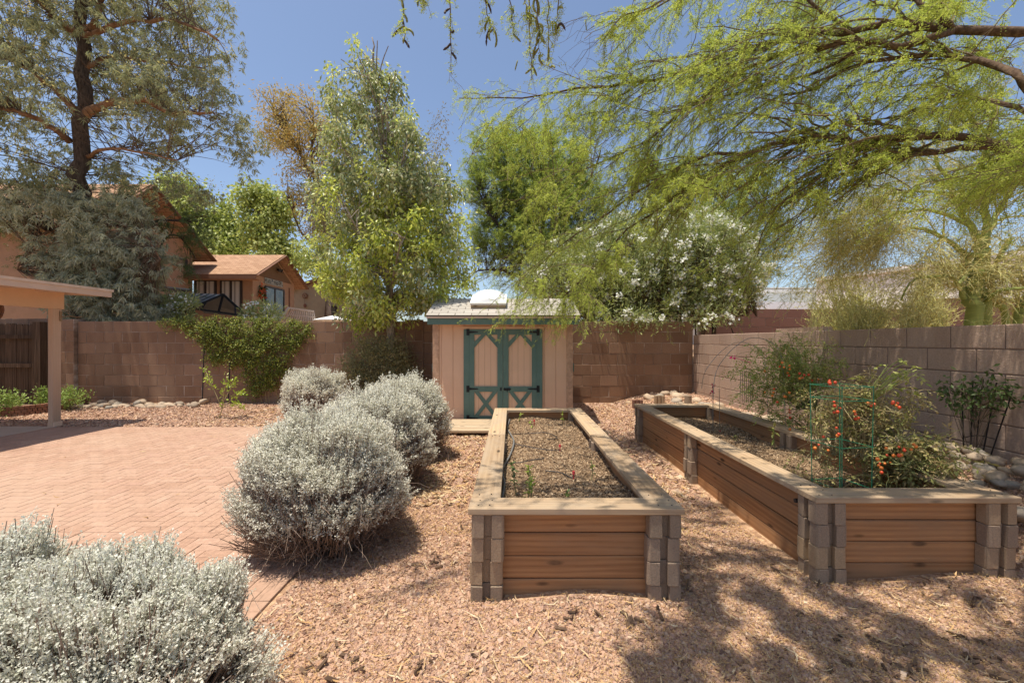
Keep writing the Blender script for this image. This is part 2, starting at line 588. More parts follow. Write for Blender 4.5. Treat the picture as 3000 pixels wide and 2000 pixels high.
pn = t.noise(pv_, 2.5, 5); ps_ = t.noise(t.obj((9, 9, 1.1)), 1.0, 4, 0.6)
pcol = t.ramp(pn, [(0.25, (0.68, 0.44, 0.29)), (0.75, (0.74, 0.49, 0.335))])
pcol = t.mix(t.ramp(ps_, [(0.55, (0, 0, 0)), (0.8, (0.35, 0.35, 0.35))]), pcol, (0.56, 0.36, 0.25))
dirt = t.math('MULTIPLY', t.ramp(pz, [(0.0, (1, 1, 1)), (0.30, (0, 0, 0))]), t.noise(pv_, 11, 5, 0.7))
pcol = t.mix(t.ramp(dirt, [(0.2, (0, 0, 0)), (0.55, (0.8, 0.8, 0.8))]), pcol, (0.36, 0.22, 0.14))
M['pink'] = t.done(pcol, 0.75, t.bump(t.noise(t.obj((40, 40, 3)), 1, 3), 0.15, 0.004), 0.3)
M['pinkdark'] = plain('siding_groove', (0.36, 0.21, 0.15), 0.85, 0.1, 6, 0)
t = NT('teal_paint')
tv = t.obj((6, 6, 60)); tn = t.noise(tv, 1.0, 4); tb = t.noise(t.obj(), 3.0, 4)
tc = t.ramp(tb, [(0.3, (0.09, 0.16, 0.135)), (0.6, (0.115, 0.19, 0.16)), (0.85, (0.17, 0.24, 0.20))])
M['teal'] = t.done(tc, 0.6, t.bump(tn, 0.2, 0.004), 0.35)
M['black'] = plain('black_iron', (0.015, 0.015, 0.017), 0.5, 0.1, 20, 0.05, 0.4, 0.3)
t = NT('grey_shingle')
sv = t.n('TexCoord').outputs['Object']
br = t.n('TexBrick', {'Vector': sv, 'Color1': (0.40, 0.365, 0.32, 1), 'Color2': (0.47, 0.43, 0.38, 1), 'Mortar': (0.16, 0.14, 0.12, 1), 'Scale': 1.0, 'Mortar Size': 0.0085, 'Brick Width': 0.30, 'Row Height': 0.135})
sg = t.noise(sv, 140, 3)
shc = t.mix(0.5, br.outputs[0], t.ramp(sg, [(0.3, (0.72, 0.72, 0.72)), (0.7, (1.15, 1.15, 1.15))]), 'MULTIPLY')
M['shingle'] = t.done(shc, 0.95, t.bump(br.outputs[1], -0.5, 0.006), 0.1)
t = NT('tan_shingle')
sv = t.n('TexCoord').outputs['Object']
br = t.n('TexBrick', {'Vector': sv, 'Color1': (0.33, 0.20, 0.125, 1), 'Color2': (0.45, 0.285, 0.185, 1), 'Mortar': (0.25, 0.125, 0.075, 1), 'Scale': 1.0, 'Mortar Size': 0.012, 'Brick Width': 0.32, 'Row Height': 0.16, 'Bias': 0.1})
sg = t.noise(sv, 9, 4)
shc = t.mix(0.5, br.outputs[0], t.ramp(sg, [(0.3, (0.8, 0.8, 0.8)), (0.7, (1.15, 1.12, 1.1))]), 'MULTIPLY')
M['tan_shingle'] = t.done(shc, 0.95, t.bump(br.outputs[1], -0.4, 0.01), 0.1)
M['dome'] = plain('white_acrylic', (0.86, 0.87, 0.88), 0.25, 0.02, 3, 0, 0.5)
M['white'] = plain('white_paint', (0.78, 0.77, 0.74), 0.6, 0.05, 6, 0.05)
M['stucco'] = plain('tan_stucco', (0.35, 0.21, 0.13), 0.95, 0.08, 6, 0.5)
M['brown_trim'] = plain('brown_trim_paint', (0.19, 0.095, 0.06), 0.8, 0.1, 8, 0.1)
M['soffit'] = plain('soffit_paint', (0.30, 0.165, 0.10), 0.85, 0.1, 8, 0.1)
M['brown_panel'] = plain('gable_panel_paint', (0.155, 0.09, 0.05), 0.85, 0.1, 8, 0.1)
M['ystucco'] = plain('olive_stucco', (0.36, 0.29, 0.19), 0.95, 0.08, 5, 0.4)
M['frame'] = plain('bronze_frame', (0.03, 0.022, 0.02), 0.5, 0.1, 10, 0, 0.4)
t = NT('blind_glass')
wv = t.n('TexWave', {'Vector': t.obj((1, 1, 0.0)), 'Scale': 2.6, 'Distortion': 0.4}, wave_type='BANDS', bands_direction='DIAGONAL').outputs['Fac']
M['blinds'] = t.done(t.ramp(wv, [(0.0, (0.20, 0.19, 0.18)), (0.35, (0.44, 0.42, 0.39)), (1.0, (0.50, 0.48, 0.45))]), 0.08, None, 0.6)
t = NT('dark_glass')
gn = t.noise(t.obj(), 2.2, 5)
M['glass'] = t.done(t.ramp(gn, [(0.4, (0.02, 0.022, 0.02)), (0.75, (0.16, 0.17, 0.13))]), 0.05, None, 0.8)
M['metal_roof'] = plain('dark_metal_roof', (0.075, 0.085, 0.095), 0.42, 0.2, 2, 0.1, 0.5, 0.4)
M['beam'] = plain('peach_beam_paint', (0.70, 0.455, 0.29), 0.75, 0.06, 4, 0.2)
M['fascia'] = plain('peach_fascia_paint', (0.66, 0.49, 0.375), 0.75, 0.06, 4, 0.15)
M['post_paint'] = wood_mat('peach_post_paint', (0.80, 0.60, 0.46), (0.72, 0.52, 0.39), False, 0.75)
M['roof_edge'] = plain('roof_edge_paint', (0.70, 0.54, 0.42), 0.85, 0.15, 6, 0.3)
M['river'] = None
t = NT('river_rock')
rr = t.n('ObjectInfo').outputs['Random']
rc = t.ramp(rr, [(0, (0.26, 0.21, 0.165)), (0.25, (0.44, 0.335, 0.24)), (0.5, (0.24, 0.225, 0.20)), (0.75, (0.52, 0.40, 0.29)), (1, (0.36, 0.29, 0.225))])
rn = t.noise(t.obj(), 5, 5)
rc = t.mix(0.6, rc, t.ramp(rn, [(0.3, (0.65, 0.65, 0.65)), (0.7, (1.25, 1.2, 1.15))]), 'MULTIPLY')
M['river'] = t.done(rc, 0.8, t.bump(t.noise(t.obj(), 40, 3), 0.25, 0.005), 0.25)
M['brick_edge'] = island_mat('garden_brick', [(0.24, 0.115, 0.075), (0.30, 0.15, 0.10), (0.20, 0.10, 0.07), (0.33, 0.18, 0.12)], 0.95, 50, 0.5)
M['hose'] = plain('black_hose', (0.03, 0.03, 0.032), 0.45, 0.1, 20, 0, 0.4)
M['grey_hose'] = plain('grey_hose', (0.17, 0.165, 0.16), 0.55, 0.1, 20, 0, 0.4)
M['red_plastic'] = plain('red_plastic', (0.55, 0.05, 0.06), 0.45, 0.05, 20, 0, 0.4)
M['pink_flag'] = plain('pink_flag', (0.85, 0.05, 0.22), 0.6, 0.05, 20, 0, 0.3)
M['green_wire'] = plain('green_wire', (0.02, 0.17, 0.085), 0.4, 0.05, 20, 0, 0.5)
M['galv'] = plain('galvanised_wire', (0.30, 0.29, 0.27), 0.35, 0.1, 20, 0, 0.5, 0.7)
M['tilestrip'] = island_mat('mosaic', [(0.10, 0.14, 0.19), (0.22, 0.24, 0.25), (0.30, 0.27, 0.2), (0.07, 0.12, 0.16)], 0.4, 30, 0.1)
M['terra'] = plain('terracotta', (0.19, 0.085, 0.05), 0.8, 0.15, 14, 0.2)
M['pale_wall'] = plain('pale_stucco', (0.74, 0.70, 0.64), 0.95, 0.05, 0.6, 0.3)
M['grey_wall'] = plain('grey_stucco', (0.56, 0.55, 0.50), 0.95, 0.05, 0.6, 0.3)
M['rail'] = plain('rail_paint', (0.62, 0.47, 0.37), 0.7, 0.05, 8, 0.05)
M['steel_roof'] = plain('white_roof_coating', (0.80, 0.82, 0.84), 0.6, 0.03, 2, 0.05)


# ------------------------------------------------------------------ ground
def gz(x, y):
    x = np.asarray(x, float); y = np.asarray(y, float)
    z = 0.11 * sstep(8.3, 10.0, y)
    bank = sstep(3.27, 3.75, x) * (0.30 + 0.20 * (1 - sstep(3.4, 6.5, y))) * sstep(2.3, 2.9, y) * (1 - sstep(10.0, 10.1, y))
    back = 0.34 * sstep(7.0, 9.2, y) * sstep(1.7, 3.4, x)
    z = np.maximum(z, np.maximum(bank, back))
    z = z + 0.012 * np.sin(x * 2.1 + 0.4) * np.cos(y * 1.7) * sstep(-1.0, 0.0, x)
    z = z + 0.045 * np.exp(-((x - 0.45) / 0.35) ** 2 - ((y - 2.55) / 0.25) ** 2)
    z = z + 0.05 * np.exp(-((x - 2.95) / 0.4) ** 2 - ((y - 2.72) / 0.3) ** 2)
    z = z - 0.03 * (1 - sstep(-1.50, -1.42, x)) * (1 - sstep(7.72, 7.8, y)) * sstep(0.2, 0.4, y)
    z = z + 0.45 * sstep(10.25, 12.0, y) + 0.45 * sstep(4.5, 6, x)
    return z


gx = np.unique(np.concatenate([np.linspace(-6, 6, 150), np.linspace(-1.6, -1.3, 12), -np.geomspace(6, 900, 30), np.geomspace(6, 900, 30)]))
gy = np.unique(np.concatenate([np.linspace(-2, 10.2, 160), np.geomspace(10.2, 1500, 36), np.array([-40.0, -10])]))
X, Y = np.meshgrid(gx, gy)
V = np.stack([X, Y, gz(X, Y)], -1).reshape(-1, 3)
i = np.arange(len(gx) * len(gy)).reshape(len(gy), len(gx))
q = np.stack([i[:-1, :-1], i[:-1, 1:], i[1:, 1:], i[1:, :-1]], -1).reshape(-1, 4)
g = MB().add(V, q).build('ground', M['ground'], smooth=True)
tag(g, kind='structure')

# herringbone patio
PX0, PX1, PY0, PY1 = -8.25, -1.44, 0.4, 7.69
u = 0.1016
jt = 0.0014
mb = MB()
mb.box((PX0, PY0, -0.06), (PX1, PY1, 0.004), 1)
nx, ny = int((PX1 - PX0) / u) + 1, int((PY1 - PY0) / u) + 1
pts = []
for a in range(-1, nx):
    for b in range(-1, ny):
        k = (a - b) % 4
        if k == 0: r = (a, b, a + 2, b + 1)
        elif k == 3: r = (a, b, a + 1, b + 2)
        else: continue
        x0, y0, x1, y1 = PX1 - r[2] * u + jt, PY0 + r[1] * u + jt, PX1 - r[0] * u - jt, PY0 + r[3] * u - jt
        x0, x1, y0, y1 = max(x0, PX0), min(x1, PX1), max(y0, PY0), min(y1, PY1)
        if x1 - x0 > 0.02 and y1 - y0 > 0.02: pts.append((x0, y0, x1, y1))
pts = A(pts)
n = len(pts)
zt = 0.012 + rng.normal(0, 0.0009, n)
c = 0.002
cor = [(0, 1), (2, 1), (2, 3), (0, 3)]
sg = [(1, 1), (-1, 1), (-1, -1), (1, -1)]
low = np.stack([np.stack([pts[:, a], pts[:, b], zt - 0.004], 1) for a, b in cor], 1)
top = np.stack([np.stack([pts[:, a] + s * c, pts[:, b] + s2 * c, zt + rng.normal(0, 0.0005, n)], 1) for (a, b), (s, s2) in zip(cor, sg)], 1)
V = np.concatenate([low, top], 1).reshape(-1, 3)
q = A([(4, 5, 6, 7), (0, 1, 5, 4), (1, 2, 6, 5), (2, 3, 7, 6), (3, 0, 4, 7)])
mb.add(V, (np.arange(n)[:, None, None] * 8 + q).reshape(-1, 4))
tag(mb.build('patio', [M['paver'], M['joint']]), kind='structure')
tag(MB().box((-12.5, 0.4, -0.08), (-8.254, 7.74, 0.014)).build('patio_slab', M['slab']), kind='structure')


# ------------------------------------------------------------------ masonry walls
def block_wall(mb, p0, p1, zb, zt, ch, bl, thick, nsign=-1, shift=0.0, jitter=0.0015, joint=0.0045, mo=1):
    """Courses of blocks from p0 to p1; the seen face looks to the right of p0->p1 (nsign -1) or left."""
    p0, p1 = A(p0, float), A(p1, float)
    L = np.linalg.norm(p1 - p0)
    d = (p1 - p0) / L
    nrm = A([d[1], -d[0]]) * (-nsign)
    rects = []
    z = zt
    row = 0
    while z > zb:
        z0 = z - ch
        s = -bl * (0.5 if row % 2 else 0.0) - shift
        while s < L:
            a, b = max(s, 0), min(s + bl, L)
            if b - a > 0.03: rects.append((a + joint, b - joint, z0 + joint, z - joint))
            s += bl
        z = z0; row += 1
    R = A(rects); n = len(R)
    out = rng.normal(0, jitter, n); c = 0.008
    def w(sv, dep, zv):
        return np.stack([p0[0] + d[0] * sv + nrm[0] * dep, p0[1] + d[1] * sv + nrm[1] * dep, zv], 1)
    fr = [w(R[:, 0] + c, out, R[:, 2] + c), w(R[:, 1] - c, out, R[:, 2] + c), w(R[:, 1] - c, out, R[:, 3] - c), w(R[:, 0] + c, out, R[:, 3] - c)]
    md = [w(R[:, 0], out - c, R[:, 2]), w(R[:, 1], out - c, R[:, 2]), w(R[:, 1], out - c, R[:, 3]), w(R[:, 0], out - c, R[:, 3])]
    bk = [w(R[:, 0], out * 0 - thick, R[:, 2]), w(R[:, 1], out * 0 - thick, R[:, 2]), w(R[:, 1], out * 0 - thick, R[:, 3]), w(R[:, 0], out * 0 - thick, R[:, 3])]
    V = np.stack(fr + md + bk, 1).reshape(-1, 3)
    q = [(0, 1, 2, 3), (8, 11, 10, 9)]
    for k in range(4):
        k2 = (k + 1) % 4
        q += [(4 + k, 4 + k2, k2, k), (8 + k, 8 + k2, 4 + k2, 4 + k)]
    mb.add(V, (np.arange(n)[:, None, None] * 12 + A(q)).reshape(-1, 4), 0)
    e = 0.012
    cs = [(p0 + nrm * -0.006), (p1 + nrm * -0.006), (p1 - nrm * (thick - 0.006)), (p0 - nrm * (thick - 0.006))]
    mb.prism([(*c2, zb) for c2 in cs], (0, 0, zt - 0.004 - zb), mo)


WY = 10.0
mb = MB()
block_wall(mb, (-10.18, WY), (4.24, WY), -0.1, 1.975 + 0.05, 0.253, 0.415, 0.20, -1)
bw = mb.build('block_wall', [M['block_back'], M['mortar']], origin=(-3, WY, 0))
tag(bw, 'long brown concrete block wall across the back of the yard, behind the pink shed', 'wall')
mb = MB()
block_wall(mb, (-10.57, WY - 0.08), (-10.19, WY - 0.08), -0.1, 2.07, 0.253, 0.375, 0.30, -1)
mb.build('wall_pilaster', [M['block_back'], M['mortar']], bw)
mb = MB()
block_wall(mb, (-0.92, WY - 0.06), (-0.55, WY - 0.06), -0.1, 2.06, 0.253, 0.36, 0.05, -1)
block_wall(mb, (-2.47, WY - 0.06), (-2.07, WY - 0.06), -0.1, 2.06, 0.253, 0.40, 0.05, -1)
mb.build('wall_pilaster', [M['block_back'], M['mortar']], bw)
mb = MB()
block_wall(mb, (-14.5, 10.6), (-10.58, 10.6), -0.1, 2.12, 0.253, 0.415, 0.2, -1)
tag(mb.build('block_wall', [M['block_back'], M['mortar']], origin=(-12, 10.6, 0)), 'short run of block wall showing above the dark wooden fence', 'wall')

SX = 4.24
mb = MB()
block_wall(mb, (SX, 9.98), (SX, 1.2), -0.1, 1.70, 0.2175, 0.46, 0.2, -1, shift=0.13, jitter=0.0012, joint=0.003, mo=1)
sw = mb.build('block_wall', [M['block_side'], M['mortar_dark']], origin=(SX, 5, 0))
tag(sw, 'greyish brown block wall along the right side with dappled shade, behind the tomatoes', 'wall')
mb = MB()
mb.box((SX - 0.02, 5.78, -0.1), (SX + 0.1, 5.86, 1.69), 0)
mb.box((SX + 0.03, 5.87, 1.702), (SX + 0.17, 6.9, 1.755), 0)
mb.build('wall_pilaster', [M['block_side']], sw)

mb = MB()
FY = 12.6
block_wall(mb, (5.55, FY), (12.22, FY), 0.2, 2.51, 0.262, 0.43, 0.2, -1)
block_wall(mb, (12.24, FY), (19.0, FY), 0.2, 2.83, 0.262, 0.43, 0.2, -1)
tag(mb.build('block_wall', [M['block_far'], M['mortar_dark']], origin=(10, FY, 0.3)), 'dark reddish block wall with a raised step, beyond the right side wall', 'wall')

pr = thing('timber_post', 'rough brown timber post with a nailed crossblock at the meeting of the two block walls', 'post', (5.0, 10.9, 0.3))
MB().box((4.86, 10.86, 0.3), (4.98, 10.98, 2.35)).build('post', M['post_wood'], pr)
MB().box((4.70, 10.80, 2.02), (5.16, 10.857, 2.34)).build('crossblock', M['post_wood'], pr)
MB().box((5.12, 10.86, 0.3), (5.2, 10.94, 2.02)).build('post', M['fence_wood'], pr)

# dark wooden fence at the left
fn = thing('wooden_fence', 'dark stained dog-ear wooden fence in the left corner under the patio cover', 'fence', (-11.8, 9.85, 0.1))
x = -14.2
k = 0
while x < -10.98:
    wd = 0.132
    zt = 1.96 + rng.uniform(-0.012, 0.012)
    y0 = 9.86 + rng.uniform(-0.004, 0.004)
    mb = MB()
    mb.prism([(x, y0, 0.12), (x + wd, y0, 0.12), (x + wd, y0, zt - 0.035), (x + wd - 0.03, y0, zt), (x + 0.03, y0, zt), (x, y0, zt - 0.035)], (0, 0.018, 0))
    mb.build('picket', M['fence_wood'], fn, origin=(x, y0, 0.12))
    x += wd + 0.006
for z in (0.32, 1.0, 1.66):
    MB().box((-14.3, 9.79, z - 0.045), (-10.98, 9.852, z + 0.045)).build('rail', M['fence_wood'], fn, origin=(-12.6, 9.8, z))
MB().box((-10.97, 9.76, 0.05), (-10.80, 9.92, 2.0)).build('post', M['fence_wood'], fn)

# ------------------------------------------------------------------ patio cover
pc = thing('patio_cover', 'peach painted timber patio cover jutting in at the left edge on one post', 'patio cover', (-8.3, 7.77, 0))
XE = -7.65
mb = MB()
th = 0.06
def roofz(x): return 2.525 + (XE - x) * 0.045
mb.prism([(XE, -2.0, roofz(XE) - 0.03), (XE, 8.2, roofz(XE) - 0.03), (XE, 8.2, roofz(XE) + 0.015), (XE, -2.0, roofz(XE) + 0.015)], (-5.2, 0, 0.234))
mb.build('roof_deck', M['roof_edge'], pc)
mb = MB()
for k in range(14):
    y = 0.5 + k * 0.575
    mb.prism([(XE - 0.056, y, 2.395), (XE - 0.056, y + 0.045, 2.395), (XE - 0.056, y + 0.045, 2.492), (XE - 0.056, y, 2.492)], (-4.6, 0, 0.20))
mb.build('rafters', M['fascia'], pc)
MB().box((XE - 0.055, -2.0, 2.395), (XE - 0.012, 8.17, 2.494)).build('fascia_board', M['fascia'], pc)
MB().box((-8.385, -1.0, 2.145), (-8.275, 7.885, 2.50)).build('beam', M['beam'], pc)
bevel_box('post', (2.145, 0.145, 0.09), M['post_paint'], (-8.325, 7.765, 1.0725), pc, rot=(0, -math.pi / 2, 0), bev=0.005)
mb = MB()
mb.box((-8.272, 7.80, 1.92), (-8.262, 7.84, 2.1))
mb.tube([(-8.262, 7.83, 2.0), (-8.16, 7.88, 2.02), (-8.08, 7.92, 2.0), (-7.98, 7.93, 2.01)], 0.008, 5)
mb.build('hook', M['old_wood'], pc)
mb = MB()
mb.box((-8.38, 7.70, 0.013), (-8.26, 7.84, 0.09))
mb.build('post_base', M['post_paint'], pc)
hb = thing('hanging_basket', 'round dark wicker disc hanging under the patio cover beam at the left edge', 'hanging ornament', P(-20, 912, 8.2))
c0 = P(-20, 908, 8.2)
mb = MB()
for r_ in np.linspace(0.03, 0.2, 7):
    a_ = np.linspace(0, 2 * math.pi, 25)
    mb.tubes((c0 + np.stack([np.cos(a_) * r_, 0 * a_, np.sin(a_) * r_], 1))[None], np.full((1, 25), 0.014), 5)
mb.build('wicker_disc', M['brown_trim'], hb)
MB().tube([c0 + A([0, 0, 0.2]), c0 + A([0, 0, 0.62])], 0.006, 4).build('cord', M['black'], hb)

# ------------------------------------------------------------------ raised beds
BH = 0.1362


def post_stack(cx, cy, parent, n=4, zt=0.524):
    pst = bpy.data.objects.new('corner_post', None)
    COL.objects.link(pst)
    pst.parent = parent
    pst.location = A([cx, cy, 0]) - wloc(parent)
    s, sw2, sd, r = 0.097, 0.024, 0.036, 0.016
    half = [(-s + r, -s), (-sw2, -s), (-sw2, -s + sd), (sw2, -s + sd), (sw2, -s), (s - r, -s), (s - r * 0.3, -s + r * 0.3)]
    poly = []
    for k in range(4):
        c_, s_ = math.cos(k * math.pi / 2), math.sin(k * math.pi / 2)
        poly += [(px * c_ - py * s_, px * s_ + py * c_) for px, py in half]
    for k in range(n):
        z1 = zt - k * 0.1415
        bm = bmesh.new()
        vs = [bm.verts.new((px, py, -0.0695)) for px, py in poly]
        f = bm.faces.new(vs)
        ex = bmesh.ops.extrude_face_region(bm, geom=[f])
        up = [e for e in ex['geom'] if isinstance(e, bmesh.types.BMVert)]
        bmesh.ops.translate(bm, vec=(0, 0, 0.139), verts=up)
        bmesh.ops.recalc_face_normals(bm, faces=bm.faces)
        for vtx in bm.verts:
            vtx.co += Vector(rng.normal(0, 0.0012, 3))
        hor = [e for e in bm.edges if abs(e.verts[0].co.z - e.verts[1].co.z) < 0.02]
        bmesh.ops.bevel(bm, geom=hor, offset=0.004, segments=1, affect='EDGES')
        me = bpy.data.meshes.new('post_block')
        bm.to_mesh(me); bm.free()
        me.materials.append(M['post_block'])
        o = bpy.data.objects.new('post_block', me)
        COL.objects.link(o)
        o.parent = pst
        o.location = (rng.normal(0, 0.004), rng.normal(0, 0.004), z1 - 0.0705)
        o.rotation_euler = (0, 0, rng.normal(0, 0.025))
    return pst


def raised_bed(label, X0, X1, Y0, Y1, soil_z, ymid, slope=0.0):
    b = thing('raised_bed', label, 'garden bed', ((X0 + X1) / 2, (Y0 + Y1) / 2, 0))
    zc, th, cw = 0.563, 0.038, 0.184
    def cap(x0, x1, y0, y1, along_y, dz=0.0, sk=0.0):
        Ln = (y1 - y0) if along_y else (x1 - x0)
        bevel_box('cap_rail', (Ln, cw, th), M['cap_wood'], ((x0 + x1) / 2, (y0 + y1) / 2, zc - th / 2 + dz), b,
                  rot=(0, 0, (math.pi / 2 if along_y else 0) + sk), bev=0.004)
    cap(X0 - 0.004, X1 + 0.006, Y0, Y0 + cw, False)
    ym = ymid + 0.12
    cap(X0, X0 + cw, Y0 + cw + 0.003, ym - 0.002, True, -0.002)
    cap(X0, X0 + cw, ym + 0.002, Y1, True, 0.001)
    cap(X1 - cw, X1, Y0 + cw + 0.003, ym - 0.002, True, -0.001, 0.003)
    cap(X1 - cw, X1, ym + 0.002, Y1, True, 0.002, -0.002)
    cap(X0 + cw + 0.002, X1 - cw - 0.002, Y1 - cw, Y1, False, 0.001)
    sc2 = MB()
    for xx in (X0 + 0.05, X0 + 0.13, X1 - 0.13, X1 - 0.05):
        for yy in (Y0 + 0.05, Y0 + 0.135, Y0 + 0.235, ymid + 0.04, ymid + 0.20, Y1 - 0.05, Y1 - 0.13):
            c2 = A([xx + rng.normal(0, 0.006), yy + rng.normal(0, 0.006), zc - 0.006])
            sc2.tube([c2, c2 + A([0, 0, 0.0085])], 0.0045, 6)
    tag(sc2.build('screws', M['black'], b), kind='stuff')
    ps = 0.107
    xs = (X0 + ps, X1 - ps)
    for yy in (Y0 + ps, ymid, Y1 - ps):
        for xx in xs:
            post_stack(xx, yy, b)
    gap = 0.064
    for k in range(4):
        z = 0.522 - BH / 2 - k * 0.1405 + rng.normal(0, 0.0008)
        for yy in (Y0 + ps, Y1 - ps):
            bevel_box('side_board', (X1 - X0 - 2 * ps - 2 * gap, 0.038, BH), M['side_wood'], ((X0 + X1) / 2, yy + rng.normal(0, 0.002), z), b, rot=(0, rng.normal(0, 0.002), 0), bev=0.006)
        for xx in xs:
            for ya, yb in ((Y0 + ps, ymid), (ymid, Y1 - ps)):
                bevel_box('side_board', (yb - ya - 2 * gap, 0.038, BH), M['side_wood'], (xx + rng.normal(0, 0.002), (ya + yb) / 2, z), b, rot=(0, rng.normal(0, 0.0015), math.pi / 2), bev=0.006)
    nx_, ny_ = 40, 110
    gx_ = np.linspace(X0 + ps + 0.02, X1 - ps - 0.02, nx_); gy_ = np.linspace(Y0 + ps + 0.02, Y1 - ps - 0.02, ny_)
    XX, YY = np.meshgrid(gx_, gy_)
    def sz(x, y):
        return soil_z - slope * (1 - sstep(Y0, Y0 + 1.6, y)) + 0.012 * np.sin(x * 7 + y * 3) + 0.014 * np.cos(y * 5.3 - x * 4)
    ZZ = sz(XX, YY) + rng.normal(0, 0.005, XX.shape)
    idx = np.arange(nx_ * ny_).reshape(ny_, nx_)
    q_ = np.stack([idx[:-1, :-1], idx[:-1, 1:], idx[1:, 1:], idx[1:, :-1]], -1).reshape(-1, 4)
    MB().add(np.stack([XX, YY, ZZ], -1).reshape(-1, 3), q_).build('soil', M['soil'], b, smooth=True)
    n_ = 9000
    px_ = rng.uniform(X0 + ps + 0.03, X1 - ps - 0.03, n_); py_ = rng.uniform(Y0 + ps + 0.03, Y1 - ps - 0.03, n_)
    mb_ = MB()
    sizes = np.stack([rng.uniform(0.008, 0.045, n_) * rng.uniform(0.5, 1, n_), rng.uniform(0.004, 0.012, n_), rng.uniform(0.002, 0.008, n_)], 1)
    mb_.chips(np.stack([px_, py_, sz(px_, py_) + 0.006], 1), sizes)
    tag(mb_.build('mulch', M['mulch'], b), kind='stuff')
    return b, sz


LB = (-0.256, 1.015, 2.518, 6.327)
RB = (1.93, 3.225, 2.70, 6.78)
bedL, szL = raised_bed('lighter timber raised bed in the middle with bare mulched soil, leading to the shed door', *LB, 0.425, 4.42)
bedR, szR = raised_bed('longer timber raised bed on the right holding the tomato plant, partly shaded', *RB, 0.345, 4.74, 0.07)
bolt = MB(); bolt.tube([(RB[0] + 0.045, 2.98, 0.44), (RB[0] + 0.085, 2.98, 0.44)], 0.016, 8)
bolt.build('hose_fitting', M['hose'], bedR)

# drip hose and emitters in the left bed
dh = thing('drip_hose', 'grey and black drip hose lying along the left inner side of the middle bed', 'hose', (-0.1, 5.0, 0.43))
pth = []
for yy, xo in ((2.9, -0.075), (3.3, -0.06), (3.7, -0.085), (4.2, -0.02), (4.6, 0.02), (5.1, -0.02), (5.5, -0.06), (6.05, -0.03)):
    pth.append((xo, yy, float(szL(xo, yy)) + 0.022))
MB().tube(smooth_path(pth, 40), 0.010, 6).build('main_hose', M['grey_hose'], dh, smooth=True)
for pts_ in ([(-0.05, 3.95, 0), (0.08, 3.93, 0), (0.2, 3.96, 0), (0.3, 3.97, 0)],
             [(0.0, 5.1, 0), (0.2, 5.2, 0), (0.42, 5.15, 0), (0.52, 4.9, 0), (0.40, 4.85, 0)],
             [(0.02, 4.55, 0), (0.25, 4.45, 0), (0.42, 4.42, 0), (0.50, 4.45, 0)],
             [(0.28, 3.62, 0), (0.40, 3.58, 0), (0.46, 3.5, 0), (0.5, 3.46, 0)]):
    p_ = A([(a, b, float(szL(a, b)) + 0.018) for a, b, _ in pts_])
    MB().tube(smooth_path(p_, 16), 0.0045, 5).build('thin_hose', M['hose'], dh)
for a, b in ((0.50, 4.45), (0.5, 3.46), (0.30, 5.75)):
    z = float(szL(a, b))
    mb = MB()
    mb.tube([(a, b, z), (a, b, z + 0.05)], 0.006, 6)
    mb.tube([(a, b, z + 0.05), (a, b, z + 0.075)], [0.013, 0.010], 8)
    mb.build('emitter', M['red_plastic'], dh)

# ------------------------------------------------------------------ shed
SY = 8.10
sh = thing('garden_shed', 'pink garden shed with teal double doors and grey shingle roof', 'shed', (-0.17, SY, 0))
x0, x1 = -1.50, 1.15
SR, SRZ = 8.95, 2.445            # ridge
def rz(y): return 2.03 + (SRZ - 2.03) * (y - 7.82) / (SR - 7.82)
mb = MB()
zf = 1.98
mb.box((x0, SY + 0.012, 0.03), (x1, SY + 0.05, zf), 0)
for yb_ in (9.75,):
    mb.box((x0, yb_ - 0.04, 0.03), (x1, yb_, zf), 0)
for xs_ in (x0, x1 - 0.04):
    mb.prism([(xs_, SY + 0.051, 0.03), (xs_, 9.709, 0.03), (xs_, 9.709, 2.02), (xs_, SR, SRZ - 0.1), (xs_, SY + 0.051, 2.02)], (0.04, 0, 0), 0)
gpos = list(np.arange(x0 + 0.165, x1 - 0.1, 0.2165))
edges = [x0 + 0.06] + gpos + [x1 - 0.06]
for a, b in zip(edges[:-1], edges[1:]):
    mb.box((a + 0.004, SY, 0.03), (b - 0.004, SY + 0.0119, zf - 0.002), 0)
mb.build('wall', M['pink'], sh)
for a in (x0 - 0.004, x1 - 0.116):
    bevel_box('corner_trim', (1.93, 0.12, 0.018), M['pink'], (a + 0.06, SY - 0.009, 0.995), sh, rot=(math.pi / 2, -math.pi / 2, 0), bev=0.002)
MB().box((-0.955, SY - 0.03, 1.785), (0.60, SY - 0.001, 1.83)).build('door_head', M['pink'], sh)
MB().box((x0 + 0.01, SY + 0.0, -0.03), (x1 - 0.01, 9.7, 0.028)).build('floor_frame', M['old_wood'], sh)


